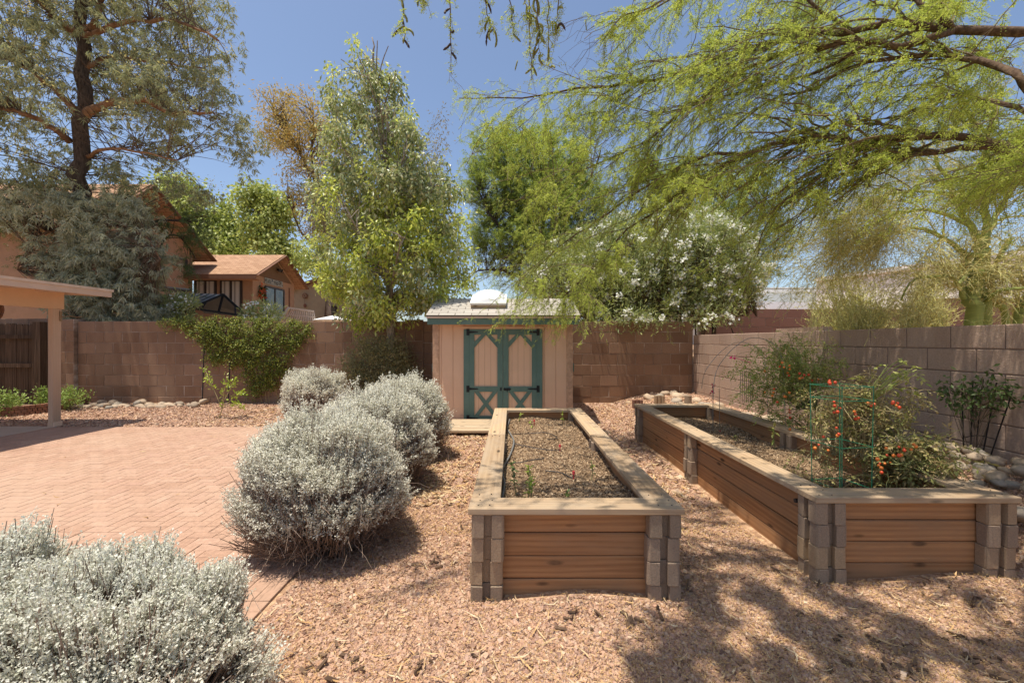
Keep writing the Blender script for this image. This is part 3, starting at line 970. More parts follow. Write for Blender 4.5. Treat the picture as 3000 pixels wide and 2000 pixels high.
def shed_door(xa, xb, hinge_left):
    d = bpy.data.objects.new('door', None)
    COL.objects.link(d); d.parent = sh
    d.location = A([(xa + xb) / 2, SY, 0.0]) - wloc(sh)
    z0, z1 = 0.045, 1.782
    hs = 0.20; ls = 0.105
    oa, ob = (hs, ls) if hinge_left else (ls, hs)
    mb = MB()
    e = [xa + 0.01]
    xx = xa + 0.17
    while xx < xb - 0.03:
        e.append(xx); xx += 0.108 * 2 if False else 0.114
    e.append(xb - 0.01)
    for p_, q_ in zip(e[:-1], e[1:]):
        mb.box((p_ + 0.0025, SY - 0.014, z0 + 0.01), (q_ - 0.0025, SY - 0.002, z1 - 0.01), 0)
    mb.box((xa + 0.012, SY - 0.0115, z0 + 0.012), (xb - 0.012, SY - 0.001, z1 - 0.012), 1)
    mb.build('door_panel', [M['pink'], M['pinkdark']], d)
    mb = MB()
    yf, yb = SY - 0.036, SY - 0.0141
    def fb(a, b, c_, d_): mb.box((a, yf, c_), (b, yb, d_))
    if hinge_left:
        fb(xa, xa + oa * 0.52, z0, z1); fb(xa + oa * 0.52 + 0.002, xa + oa, z0, z1); fb(xb - ob, xb - 0.002, z0, z1)
    else:
        fb(xa + 0.002, xa + oa, z0, z1); fb(xb - ob, xb - ob * 0.52 - 0.002, z0, z1); fb(xb - ob * 0.52, xb, z0, z1)
    ia, ib = xa + oa + 0.001, xb - ob - 0.001
    zr = z1 - 0.105
    fb(ia, ib, zr, z1)
    zm0, zm1 = 0.60, 0.70
    fb(ia, ib, zm0, zm1)
    zb1 = z0 + 0.10
    fb(ia, ib, z0, zb1)
    xm = (ia + ib) / 2
    def quad(p_): mb.prism([(px, yf + 0.002, pz) for px, pz in p_], (0, yb - yf - 0.002, 0))
    wv_ = ib - ia
    for s_, xo in ((1, ia), (-1, ib)):
        quad([(xo, zr - 0.135), (xo, zr - 0.245), (xo + s_ * wv_ * 0.5, zr - 0.02 + 0.018), (xo + s_ * wv_ * 0.5, zr - 0.001), (xo + s_ * wv_ * 0.30, zr - 0.001)])
    bw_ = 0.075
    zt_, zb_ = zm0 - 0.001, zb1 + 0.001
    quad([(ia, zb_), (ia + bw_ * 1.15, zb_), (ib, zt_), (ib - bw_ * 1.15, zt_)])
    mb.prism([(px, yf + 0.005, pz) for px, pz in [(ib, zb_), (ib - bw_ * 1.15, zb_), (ia, zt_), (ia + bw_ * 1.15, zt_)]], (0, yb - yf - 0.006, 0))
    mb.build('door_frame', M['teal'], d)
    for zc in (z1 - 0.055, 0.655, 0.10):
        mb = MB()
        s_ = 1 if hinge_left else -1
        xo = xa + 0.075 if hinge_left else xb - 0.075
        mb.box((xo - 0.022, yf - 0.006, zc - 0.062), (xo + 0.022, yf - 0.0005, zc + 0.062))
        mb.prism([(xo + s_ * 0.023, yf - 0.005, zc - 0.022), (xo + s_ * 0.19, yf - 0.005, zc - 0.009), (xo + s_ * 0.205, yf - 0.005, zc), (xo + s_ * 0.19, yf - 0.005, zc + 0.009), (xo + s_ * 0.023, yf - 0.005, zc + 0.022)], (0, 0.0045, 0))
        mb.tube([(xo + s_ * 0.026, yf - 0.008, zc - 0.062), (xo + s_ * 0.026, yf - 0.008, zc + 0.062)], 0.008, 6)
        mb.build('hinge', M['black'], d)
    return d, yf


dl, yf = shed_door(-0.914, -0.172, True)
dr, _ = shed_door(-0.170, 0.574, False)
mb = MB()
mb.box((-0.15, yf - 0.008, 0.625), (-0.035, yf - 0.0005, 0.672))
mb.tube([(-0.16, yf - 0.014, 0.655), (-0.02, yf - 0.014, 0.655)], 0.009, 6)
mb.tube([(-0.10, yf - 0.014, 0.65), (-0.085, yf - 0.03, 0.60)], 0.006, 5)
mb.build('latch', M['black'], dr)
MB().box((-0.225, yf - 0.012, 0.625), (-0.195, yf - 0.0005, 0.68)).build('latch_keeper', M['black'], dl)
# roof
mb = MB()
xa, xb = -1.58, 1.255
sl_ = math.hypot(SR - 7.82, SRZ - 2.03)
ang = math.atan2(SRZ - 2.03, SR - 7.82)
ro = MB()
ro.box((xa, 0, -0.025), (xb, sl_, 0.0))
for k in range(9):
    ro.box((xa, k * 0.135, 0.0005), (xb, min(sl_ - 0.001, k * 0.135 + 0.134), 0.003 + 0.0012 * (k % 2)))
rf = ro.build('roof', M['shingle']); rf.parent = sh
rf.location = A([0, 7.82, 2.03]) - wloc(sh)
rf.rotation_euler = (ang, 0, 0)
ro = MB(); ro.box((xa, 0, -0.025), (xb, 1.0, 0.003))
rb = ro.build('roof', M['shingle']); rb.parent = sh
rb.location = A([0, SR + 0.002, SRZ]) - wloc(sh)
rb.rotation_euler = (-math.atan2(SRZ - 2.0, 1.0), 0, 0)
MB().box((xa + 0.005, 7.826, 1.978), (xb - 0.005, 7.852, 2.004)).build('drip_edge', M['fascia'], sh)
MB().box((xa + 0.02, 7.853, 1.862), (xb - 0.02, 7.892, 1.997)).build('fascia_board', M['teal'], sh)
MB().box((xa + 0.03, 7.893, 1.965), (xb - 0.03, SY - 0.001, 1.979)).build('soffit', M['pink'], sh)
for xo in (x0 - 0.065, x1 + 0.005):
    mb = MB()
    mb.prism([(xo, 8.35, 0.96), (xo, 8.75, 0.96), (xo, 8.75, 1.12), (xo, 8.35, 1.12)], (0.06, 0, 0))
    mb.build('side_box', M['teal'], sh)
# skylight
sk = bpy.data.objects.new('skylight', None); COL.objects.link(sk); sk.parent = sh
sk.location = A([-0.46, 8.25, rz(8.25)]) - wloc(sh)
sk.rotation_euler = (ang, 0, 0)
skm = MB(); skm.box((-0.335, 0, 0.004), (0.335, 0.66, 0.075))
o = skm.build('curb', M['old_wood']); o.parent = sk
skm = MB(); skm.box((-0.35, -0.015, 0.0755), (0.35, 0.675, 0.115))
o = skm.build('frame', M['white']); o.parent = sk
nu = 21
uu, vv = np.meshgrid(np.linspace(-1, 1, nu), np.linspace(-1, 1, nu))
zz = 0.116 + 0.165 * np.clip((1 - uu ** 2) * (1 - vv ** 2), 0, 1) ** 0.55
ii = np.arange(nu * nu).reshape(nu, nu)
skm = MB().add(np.stack([uu * 0.315, 0.33 + vv * 0.315, zz], -1).reshape(-1, 3), np.stack([ii[:-1, :-1], ii[:-1, 1:], ii[1:, 1:], ii[1:, :-1]], -1).reshape(-1, 4))
o = skm.build('dome', M['dome'], smooth=True); o.parent = sk
# ramp board before the door
rp = thing('wooden_step', 'weathered low wooden ramp board on the gravel in front of the shed doors', 'step', (-0.35, 7.4, 0))
for k in range(4):
    bevel_box('plank', (1.55, 0.235, 0.04), M['old_wood'], (-0.33, 7.05 + k * 0.24, 0.085 + 0.004 * k), rp, bev=0.004)
for xx in (-0.95, 0.3):
    MB().box((xx, 6.98, 0.0), (xx + 0.05, 7.9, 0.064)).build('joist', M['post_wood'], rp)
tag(MB().tube([P(1684, 1189, 9.7), P(1728, 1188, 9.75)], 0.014, 8).build('white_pipe', M['white'], origin=P(1684, 1189, 9.7)), 'thin white pipe lying at the foot of the block wall right of the shed', 'pipe')

# ------------------------------------------------------------------ rocks
def rock_mesh(seed):
    bm = bmesh.new()
    bmesh.ops.create_icosphere(bm, subdivisions=2, radius=0.5)
    r2 = np.random.default_rng(seed)
    ph = r2.uniform(0, 6, (4, 3)); fr = r2.uniform(1.5, 4.5, (4, 3))
    for vtx in bm.verts:
        p = A(vtx.co)
        k = 1 + sum(0.07 * math.sin(p @ fr[j] * 2 + ph[j, 0]) for j in range(4))
        vtx.co = Vector(p * k)
    me = bpy.data.meshes.new('river_rock')
    bm.to_mesh(me); bm.free()
    me.polygons.foreach_set('use_smooth', np.ones(len(me.polygons), bool))
    me.materials.append(M['river'])
    return me


RM = [rock_mesh(s) for s in range(6)]


def rocks(spots, size, label, group):
    for (x, y, dz) in spots:
        s = rng.uniform(*size)
        o = bpy.data.objects.new('river_rock', RM[int(rng.integers(6))])
        COL.objects.link(o)
        o.scale = (s, s * rng.uniform(0.65, 0.95), s * rng.uniform(0.45, 0.65))
        o.location = (x, y, float(gz(x, y)) + dz + s * 0.06)
        o.rotation_euler = (rng.normal(0, 0.2), rng.normal(0, 0.2), rng.uniform(0, 6.28))
        tag(o, label, 'rock', group)


sp = []
for k in range(150):
    y = rng.uniform(2.9, 5.2)
    sp.append((rng.uniform(3.38, 4.12), y, 0.0 if k < 95 else 0.07))
rocks(sp, (0.09, 0.18), 'grey and tan river rock in the pile between the right bed and the side wall', 'river rocks at the right edge')
sp = []
for k in range(46):
    y = rng.uniform(6.5, 9.0)
    sp.append((rng.uniform(3.35, 4.1), y, 0.0 if k < 46 else 0.06))
rocks(sp, (0.13, 0.26), 'pale river rock in the sunny pile beyond the back end of the right bed', 'pale rocks by the side wall')
sp = []
for k in range(60):
    x = rng.uniform(-9.7, -6.9)
    sp.append((x, 9.62 + rng.normal(0, 0.13), 0.0 if k < 48 else 0.05))
rocks(sp, (0.12, 0.24), 'rounded rock in the row along the foot of the left block wall', 'rocks along the left block wall')
sp = [(rng.uniform(3.0, 4.0), rng.uniform(9.3, 9.8), 0) for k in range(10)]
rocks(sp, (0.16, 0.3), 'dark shaded rock in the far right corner under the block walls', 'rocks in the far corner')

# edging blocks in the far right corner
def edger(x, y, z, n, label, mat, wd=0.075):
    mb = MB()
    for k in range(n):
        a_ = np.linspace(0, 2 * math.pi, 11)[:-1]
        c_ = A([x + k * wd * 0.95, y, z])
        ring = np.stack([c_[0] + np.cos(a_) * wd / 2, c_[1] + np.sin(a_) * wd / 2, np.full(10, z)], 1)
        mb.prism(ring, (0, 0, 0.16 + 0.005 * (k % 2)))
    o = mb.build('edging_block', mat, origin=(x, y, z))
    tag(o, label, 'edging', 'edging blocks in the far corner')


edger(2.45, 7.95, 0.16, 4, 'grey scalloped edging block nearest the right bed, standing on the mulch', M['post_block'])
edger(2.40, 8.4, 0.24, 3, 'reddish scalloped edging block lying behind the grey ones', M['brick_edge'])
edger(2.95, 8.75, 0.28, 3, 'dark grey edging block at the foot of the back wall, in tree shade', M['post_block'])
edger(3.55, 8.6, 0.3, 1, 'single square edging block beside the far rocks', M['post_block'], 0.14)


# ------------------------------------------------------------------ brick edged planter, lower left
mb = MB()
path = smooth_path([(-12.2, 8.85, 0), (-11.3, 8.62, 0), (-10.6, 8.6, 0), (-10.0, 8.9, 0), (-9.75, 9.3, 0), (-9.7, 9.75, 0)], 40)
for row in range(3):
    for k in range(len(path) - 1):
        a, b = path[k], path[k + 1]
        d = unit(b - a)
        off = (b - a) * (0.5 if row % 2 else 0)
        a2, b2 = a + off + d * 0.004, b + off - d * 0.004
        z = 0.0 + row * 0.068 + float(gz(a[0], a[1]))
        mb.bar(a2 + A([0, 0, z + 0.03]), b2 + A([0, 0, z + 0.03]), 0.10, 0.062)
tag(mb.build('brick_planter_edge', M['brick_edge'], origin=(-10.6, 8.6, 0)), 'low curved red brick edging of the planting strip under the fence at left', 'planter edging')

# ------------------------------------------------------------------ neighbouring houses
def win(parent, a, b, c, d, nrm, panes=2, pm='blinds', fw=0.07, name='window'):
    """Framed window on the quad a(lower left) b(lower right) c d; frame > panes."""
    a, b, c, d = (A(p_, float) for p_ in (a, b, c, d))
    nrm = A(nrm, float)
    mb = MB()
    for p_, q_ in ((a, b), (d, c)):
        mb.bar(p_, q_, 0.10, fw, up=np.cross(nrm, q_ - p_))
    for i_ in range(panes + 1):
        s_ = i_ / panes
        p_, q_ = a + (b - a) * s_, d + (c - d) * s_
        mb.bar(p_, q_, 0.09, fw, up=nrm)
    f = mb.build(name, M['frame'], parent)
    MB().add([a + nrm * 0.01, b + nrm * 0.01, c + nrm * 0.01, d + nrm * 0.01], [(0, 1, 2, 3)]).prism([a - nrm * 0.02, b - nrm * 0.02, c - nrm * 0.02, d - nrm * 0.02], nrm * 0.015).build('pane', M[pm], f)
    return f


k8 = 0.8
# main two storey house: gable end faces right
HX = -15.05                      # gable wall plane
yf_, yb_ = 14.9, 20.1            # front and back wall
def xpx(px, X): return X * F / (px - 1500)
hm = thing('house', 'two storey tan stucco house with a brown shingled gable, behind the weeping tree', 'house', (-18, 17, 0.6))
eav, rid, yr = 5.75, 7.75, 17.1
mb = MB()
mb.prism([(HX, yf_, 0.3), (HX, yb_, 0.3), (HX, yb_, eav + 0.1), (HX, yr, rid - 0.18), (HX, yf_, eav)], (-14, 0, 0))
mb.build('wall', M['stucco'], hm)
def slope_roof(parent, xa, xb, y0, z0, y1, z1, mat, th=0.10, name='roof', flip=False):
    L = math.hypot(y1 - y0, z1 - z0)
    an = math.atan2(z1 - z0, abs(y1 - y0))
    m_ = MB(); m_.box((xa, 0, 0), (xb, L, th))
    o_ = m_.build(name, mat)
    o_.parent = parent
    o_.location = A([0, y0, z0]) - wloc(parent)
    o_.rotation_euler = (an, 0, 0) if not flip else (an, 0, math.pi)
    if flip:
        o_.data.transform(Matrix.Translation((-(xa + xb), 0, 0)))
        o_.location = A([xa + xb - (xa + xb), y0, z0]) - wloc(parent)
    return o_
RXm = HX + 0.65
slope_roof(hm, -29, RXm, yf_ - 0.55, eav - 0.25, yr, rid, M['tan_shingle'])
# back slope
L = math.hypot(yb_ + 0.55 - yr, 2.35)
m_ = MB(); m_.box((-29, 0, 0), (RXm, L, 0.10))
o_ = m_.build('roof', M['tan_shingle']); o_.parent = hm
o_.location = A([0, yr + 0.003, rid]) - wloc(hm); o_.rotation_euler = (-math.atan2(2.35, yb_ + 0.55 - yr), 0, 0)
mb = MB()
e0, e1, r0 = A([RXm + 0.02, yf_ - 0.55, eav - 0.22]), A([RXm + 0.02, yb_ + 0.55, rid - 2.35 + 0.02]), A([RXm + 0.02, yr, rid + 0.04])
mb.bar(e0, r0, 0.05, 0.22, up=(1, 0, 0.001)); mb.bar(r0, e1, 0.05, 0.22, up=(1, 0, 0.001))
mb.build('rake_board', M['brown_trim'], hm)
MB().box((-29, yf_ - 0.6, eav - 0.42), (RXm, yf_ - 0.56, eav - 0.2)).build('fascia_board', M['brown_trim'], hm)
mb = MB()
for k in range(8):
    z = 6.15 + k * 0.1
    mb.box((HX + 0.002, 16.6, z), (HX + 0.05, 17.8, z + 0.05))
mb.build('louvre_vent', M['brown_trim'], hm)
win(hm, (HX + 0.02, 18.9, 4.95), (HX + 0.02, 19.7, 4.95), (HX + 0.02, 19.7, 5.3), (HX + 0.02, 18.9, 5.3), (1, 0, 0), 1, 'glass')
MB().box((HX + 0.003, 15.2, 3.0), (HX + 0.03, 15.28, 5.4)).build('downspout', M['brown_trim'], hm)

# single storey wing with a gable facing right
wg = thing('house', 'single storey tan stucco wing with tan shingle gable roof, joined to the taller house', 'house', (-13.5, 22, 0.6))
EY = 20.15
wx0, wx1 = HX + 0.02, -12.25
wyb = 24.0
wez, wrz = 4.78, 5.95
wyr = 22.1
mb = MB()
mb.prism([(wx1, EY, 0.4), (wx1, wyb, 0.4), (wx1, wyb, wez), (wx1, wyr, wrz - 0.1), (wx1, EY, wez)], (wx0 - wx1, 0, 0))
mb.build('wall', M['stucco'], wg)
mb = MB()
mb.prism([(wx1 + 0.004, EY + 0.35, wez - 0.05), (wx1 + 0.004, wyb - 0.35, wez - 0.05), (wx1 + 0.004, wyr, wrz - 0.25)], (0.03, 0, 0))
mb.build('gable_panel', M['brown_panel'], wg)
rx1 = wx1 + 0.5
slope_roof(wg, -15.7, rx1, EY - 0.55, wez - 0.22, wyr, wrz, M['tan_shingle'], 0.08)
L = math.hypot(wyb + 0.5 - wyr, 1.42)
m_ = MB(); m_.box((-15.0, 0, 0), (rx1, L, 0.08))
o_ = m_.build('roof', M['tan_shingle']); o_.parent = wg
o_.location = A([0, wyr + 0.003, wrz]) - wloc(wg); o_.rotation_euler = (-math.atan2(1.42, wyb + 0.5 - wyr), 0, 0)
mb = MB()
e0, e1, r0 = A([rx1 + 0.02, EY - 0.55, wez - 0.2]), A([rx1 + 0.02, wyb + 0.5, wrz - 1.40]), A([rx1 + 0.02, wyr, wrz + 0.03])
mb.bar(e0, r0, 0.045, 0.17, up=(1, 0, 0.001)); mb.bar(r0, e1, 0.045, 0.17, up=(1, 0, 0.001))
mb.build('rake_board', M['brown_trim'], wg)
MB().box((-15.7, EY - 0.60, wez - 0.36), (rx1, EY - 0.555, wez - 0.14)).build('fascia_board', M['brown_trim'], wg)
MB().box((-15.6, EY - 0.55, wez - 0.36), (rx1 - 0.05, EY - 0.01, wez - 0.33)).build('soffit', M['soffit'], wg)
def wf(xl, xr, zt, zb, **kw):
    win(wg, P(xl, 0, EY - 0.02) * A([1, 1, 0]) + A([0, 0, zb]), P(xr, 0, EY - 0.02) * A([1, 1, 0]) + A([0, 0, zb]),
        P(xr, 0, EY - 0.02) * A([1, 1, 0]) + A([0, 0, zt]), P(xl, 0, EY - 0.02) * A([1, 1, 0]) + A([0, 0, zt]), (0, -1, 0), 2, **kw)
def zat(y, Yd): return H - (y - 1000) / F * Yd
wf(574, 632, zat(822, EY), zat(905, EY))
wf(648, 707, zat(822, EY), zat(915, EY))
def wside(y0, y1, zb, zt, n, pm, name):
    return win(wg, (wx1 + 0.02, y0, zb), (wx1 + 0.02, y1, zb), (wx1 + 0.02, y1, zt), (wx1 + 0.02, y0, zt), (1, 0, 0), n, pm, name=name)
yd0, yd1 = 1250 * 12.25 / (1500 - 776), 1250 * 12.25 / (1500 - 830)
wside(yd0, yd1, 2.6, 4.28, 2, 'glass', 'sliding_door')
mb = MB()
yp0, yp1 = 1250 * 12.25 / (1500 - 774), 1250 * 12.25 / (1500 - 827)
n_ = 60
pp = np.stack([np.full(n_, wx1 + 0.035), rng.uniform(yp0, yp1, n_), rng.uniform(4.45, 4.68, n_)], 1)
mb.box((wx1 + 0.002, yp0, 4.42), (wx1 + 0.03, yp1, 4.72), 0)
mb.chips(pp, np.full(n_, 0.07), flat=0.2)
mb.build('tile_plaque', M['tilestrip'], wg)
mb = MB()
ylp = 1250 * 12.25 / (1500 - 812)
for dy in (-0.12, 0.12):
    mb.tube([(wx1 + 0.05, ylp + dy * 0.4, 5.3), (wx1 + 0.22, ylp + dy, 5.22)], [0.05, 0.09], 8)
mb.build('floodlight', M['black'], wg)
for yy in (yd1 + 0.55,):
    MB().box((wx1 + 0.003, yy, 0.8), (wx1 + 0.045, yy + 0.07, wez - 0.3)).build('downspout', M['brown_trim'], wg)
ywr = 1250 * 12.25 / (1500 - 763)
wr = thing('chilli_wreath', 'red and green hanging chilli bunch beside the sliding door of the single storey wing', 'wreath', (wx1 + 0.06, ywr, 4.0))
cc = A([wx1 + 0.1, ywr, 3.95])
for nm, cl, nn in (('red_chillies', (0.45, 0.09, 0.03), 60), ('green_leaves', (0.05, 0.09, 0.02), 60)):
    m_ = MB()
    p_ = cc + rng.normal(size=(nn, 3)) * A([0.03, 0.13, 0.2])
    m_.leaves(p_, rand_unit(nn) + A([0.3, 0, -1]), 0.2, 0.07)
    m_.build(nm, plain(nm, cl, 0.5), wr)

# olive stucco house to the right of the wing
yh = thing('house', 'olive tan stucco house with a plain sloping roofline, half hidden by the leafy tree', 'house', P(930, 960, 27))
a, b, c, d = P(850, 960, 27), P(1010, 960, 27), P(1010, 797, 27), P(850, 850, 27)
mb = MB(); mb.prism([a * A([1, 1, 0]) + A([0, 0, 0.4]), b * A([1, 1, 0]) + A([0, 0, 0.4]), c, d], (0, 6, 0))
mb.build('wall', M['ystucco'], yh)
mb = MB(); mb.bar(P(845, 848, 26.9), P(1012, 792, 26.9), 0.4, 0.16); mb.build('roof_edge', M['brown_trim'], yh)
win(yh, P(955, 945, 26.95), P(985, 945, 26.95), P(985, 898, 26.95), P(955, 898, 26.95), (0, -1, 0), 1, 'glass')
so_ = thing('sun_ornament', 'round terracotta sun plaque hanging on the olive stucco wall', 'wall ornament', P(893, 866, 26.9))
c0 = P(893, 866, 26.88)
m_ = MB(); a_ = np.linspace(0, 2 * math.pi, 25)[:-1]
m_.prism(c0 + np.stack([np.cos(a_) * 0.17, 0 * a_, np.sin(a_) * 0.17], 1), (0, 0.05, 0))
m_.build('disc', M['terra'], so_)
m_ = MB()
for k in range(8):
    t_ = k * math.pi / 4
    m_.bar(c0 + A([math.cos(t_) * 0.05, -0.02, math.sin(t_) * 0.05]), c0 + A([math.cos(t_) * 0.14, -0.02, math.sin(t_) * 0.14]), 0.03, 0.03, up=(0, 1, 0))
m_.build('sun_rays', M['old_wood'], so_)
m_ = MB()
c1 = P(893, 895, 26.88)
m_.tube([c0 + A([0, 0, -0.17]), c1 + A([0, 0, 0.1])], 0.01, 4)
m_.prism(c1 + np.stack([np.cos(a_) * 0.09, 0 * a_, np.sin(a_) * 0.12], 1), (0, 0.05, 0))
m_.build('pendant', M['terra'], so_)

# dark metal gazebo
GYf, GYb = 13.2, 15.2
gz_ = thing('gazebo', 'dark metal gable gazebo roof showing above the vine covered block wall', 'gazebo', P(650, 960, 14))
rA, rB = P(654, 862, 14.0), P(535, 858, 14.6)
fL, fR = P(553, 905, 13.4), P(722, 925, 14.2)
bL = P(455, 905, 13.9); bR = P(600, 915, 15.0)
m_ = MB()
dn = A([0, 0, -0.03])
m_.prism([rA, rB, bL, fL], dn); m_.prism([rA + A([0.004, 0, 0]), fR, bR, rB + A([0.004, 0, 0])], dn)
for s_ in np.linspace(0.0, 1, 7):
    m_.bar(rA + (rB - rA) * s_ + A([0, 0, 0.012]), fL + (bL - fL) * s_ + A([0, 0, 0.012]), 0.03, 0.025)
m_.build('roof', M['metal_roof'], gz_)
m_ = MB()
m_.bar(fL, rA, 0.07, 0.07); m_.bar(rA, fR, 0.07, 0.07); m_.bar(fL + A([0.1, 0, 0.02]), fR - A([0.1, 0, -0.0]), 0.06, 0.06)
mid = (fL + fR) / 2
m_.bar(mid, rA, 0.05, 0.05); m_.bar((fL * .6 + mid * .4), (fL + rA) / 2 * 1.0, 0.04, 0.04); m_.bar((fR * .6 + mid * .4), (fR + rA) / 2, 0.04, 0.04)
m_.build('truss', M['black'], gz_)
for p_ in (fL + A([0.12, 0, 0]), fR - A([0.12, 0, 0]), bL + A([0.1, 0, 0])):
    m_ = MB(); m_.bar(p_, p_ * A([1, 1, 0]) + A([0, 0, 0.5]), 0.09, 0.09); m_.build('post', M['black'], gz_)
gz2 = thing('gazebo', 'second dark metal canopy tip poking out left of the gable gazebo, below the wing windows', 'gazebo', P(540, 860, 15.5))
m_ = MB()
q0, q1, q2, q3 = P(480, 838, 15.8), P(562, 846, 15.4), P(545, 853, 15.6), P(470, 850, 16)
m_.prism([q0, q1, q2, q3], (0, 0, -0.05)); m_.build('roof', M['metal_roof'], gz2)
m_ = MB(); m_.bar(P(538, 850, 15.6), P(538, 960, 15.6), 0.08, 0.08); m_.build('post', M['black'], gz2)

# pale deck railing
rl = thing('deck_railing', 'peach slatted deck railing with a slanting end post above the vine covered wall', 'railing', P(880, 945, 13))
m_ = MB(); m_.bar(P(822, 940, 13), P(847, 901, 13), 0.07, 0.07); m_.build('post', M['rail'], rl)
ta, tb, ba, bb = P(847, 902, 13), P(920, 912, 13.4), P(826, 942, 13), P(926, 945, 13.4)
m_ = MB(); m_.bar(ta, tb, 0.06, 0.05); m_.bar((ta + ba) / 2, (tb + bb) / 2, 0.025, 0.025); m_.build('rail', M['rail'], rl)
m_ = MB()
for s_ in np.linspace(0.03, 0.98, 14):
    m_.bar(ta + (tb - ta) * s_, ba + (bb - ba) * s_, 0.025, 0.03)
m_.build('slats', M['rail'], rl)
um = thing('parasol', 'white parasol top peeking over the block wall, left of the leafy tree trunk', 'parasol', P(975, 960, 13.5))
c0 = P(975, 924, 13.5)
m_ = MB()
for k in range(8):
    a0, a1 = k * math.pi / 4, (k + 1) * math.pi / 4
    p0, p1 = c0 + A([math.cos(a0) * 0.62, math.sin(a0) * 0.62, -0.15]), c0 + A([math.cos(a1) * 0.62, math.sin(a1) * 0.62, -0.15])
    m_.prism([c0, p0, p1], (0, 0, -0.012))
m_.build('canopy', M['white'], um)
MB().tube([c0 - A([0, 0, 0.02]), c0 * A([1, 1, 0]) + A([0, 0, 0.5])], 0.02, 6).build('pole', M['galv'], um)

# large pale buildings far right
bl = thing('building', 'long low grey building with a white strip at its foot, far beyond the right walls', 'building', P(2150, 900, 40))
p0, p1 = P(1830, 1000, 40), P(2420, 1000, 40)
MB().box((p0[0], 40, 0.3), (p1[0], 50, zat(850, 40))).build('wall', M['grey_wall'], bl)
MB().box((p0[0] - 0.2, 39.9, zat(846, 40)), (p1[0], 50.2, zat(842, 40))).build('parapet_cap', M['pale_wall'], bl)
MB().box((p0[0], 39.85, zat(856, 40)), (p1[0], 39.99, zat(848, 40))).build('parapet', M['pale_wall'], bl)
MB().box((p0[0], 38.5, zat(910, 39)), (p1[0] - 1, 39.84, zat(886, 39))).build('lower_roof', M['steel_roof'], bl)
b2 = thing('building', 'tall pale beige stucco building with a rising parapet line, behind the green trunked tree', 'building', P(2700, 900, 28))
wa, wb_ = P(2392, 820, 34), P(3150, 722, 22.5)
m_ = MB()
m_.prism([wa * A([1, 1, 0]) + A([0, 0, .3]), wb_ * A([1, 1, 0]) + A([0, 0, .3]), wb_, wa], (6, 8, 0)); m_.build('wall', M['pale_wall'], b2)
m_ = MB(); m_.bar(wa + A([-0.08, -0.05, 0.02]), wb_ + A([-0.08, -0.05, 0.02]), 0.3, 0.3); m_.build('parapet_cap', M['pale_wall'], b2)

# ------------------------------------------------------------------ loose ground cover
def spread(n, xr, yr, ok):
    out = []
    k = 0
    while k < n:
        x = rng.uniform(*xr, n); y = yr[0] + (yr[1] - yr[0]) * rng.uniform(0, 1, n) ** 1.5
        m_ = ok(x, y)
        out.append(np.stack([x[m_], y[m_]], 1)); k += m_.sum()
    return np.concatenate(out)[:n]


def on_gravel(x, y):
    ok = ~((x > LB[0]) & (x < LB[1]) & (y > LB[2] + 0.02) & (y < LB[3]))
    ok &= ~((x > RB[0]) & (x < RB[1]) & (y > RB[2] + 0.02) & (y < RB[3]))
    ok &= ~((x < -1.40) & (y < 7.70))
    ok &= ~((x > -1.5) & (x < 1.15) & (y > 8.05))
    ok &= (x < 4.2) & (y < 9.95)
    ok &= np.abs(x) < y * 1.3 + 0.4
    return ok


p2 = spread(130000, (-1.45, 4.2), (1.7, 4.2), on_gravel)
mb = MB()
sz_ = np.minimum(rng.gamma(2.0, 0.0040, len(p2)) + 0.0045, 0.025)
mb.chips(np.column_stack([p2, gz(p2[:, 0], p2[:, 1]) + sz_ * 0.10]), sz_, flat=0.6)
p3 = spread(60000, (-10.5, 4.2), (4.0, 9.9), on_gravel)
sz_ = rng.gamma(3.0, 0.006, len(p3)) + 0.009
mb.chips(np.column_stack([p3, gz(p3[:, 0], p3[:, 1]) + sz_ * 0.12]), sz_, flat=0.5)
# uneven cover: thin spots and a few larger stones
p4 = spread(500, (-1.4, 4.2), (1.8, 6.5), on_gravel)
sz_ = rng.uniform(0.022, 0.038, len(p4))
mb.chips(np.column_stack([p4, gz(p4[:, 0], p4[:, 1]) + sz_ * 0.2]), sz_, flat=0.7)
tag(mb.build('gravel', M['stones']), kind='stuff')


def curled(mb, pos, L, W, curl):
    n = len(pos)
    yaw = rng.uniform(0, 6.28, n)
    d = np.stack([np.cos(yaw), np.sin(yaw), rng.normal(0, 0.12, n)], 1)
    s = np.stack([-np.sin(yaw), np.cos(yaw), rng.normal(0, 0.5, n)], 1); s = unit(s)
    sd = np.stack([-np.sin(yaw), np.cos(yaw), 0 * yaw], 1)
    t_ = np.linspace(-1, 1, 6)
    wd = A([0.15, 0.8, 1.0, 0.95, 0.6, 0.1])
    rows = []
    cu = rng.normal(0, 1, n)[:, None]
    for a_, wdt in zip(t_, wd):
        c_ = pos + d * (a_ * L / 2)[:, None] + sd * (cu * curl * L[:, None] * a_ ** 2) + A([0, 0, 1.0]) * (np.abs(rng.normal(0, 0.05, n)) * L * 0.5 + 0.03 * L * a_ ** 2 * 4)[:, None]
        rows += [c_ - s * (W * wdt / 2)[:, None], c_ + s * (W * wdt / 2)[:, None]]
    V_ = np.stack(rows, 1)
    q_ = A([(2 * k, 2 * k + 1, 2 * k + 3, 2 * k + 2) for k in range(5)])
    mb.add(V_.reshape(-1, 3), (np.arange(n)[:, None, None] * 12 + q_).reshape(-1, 4))


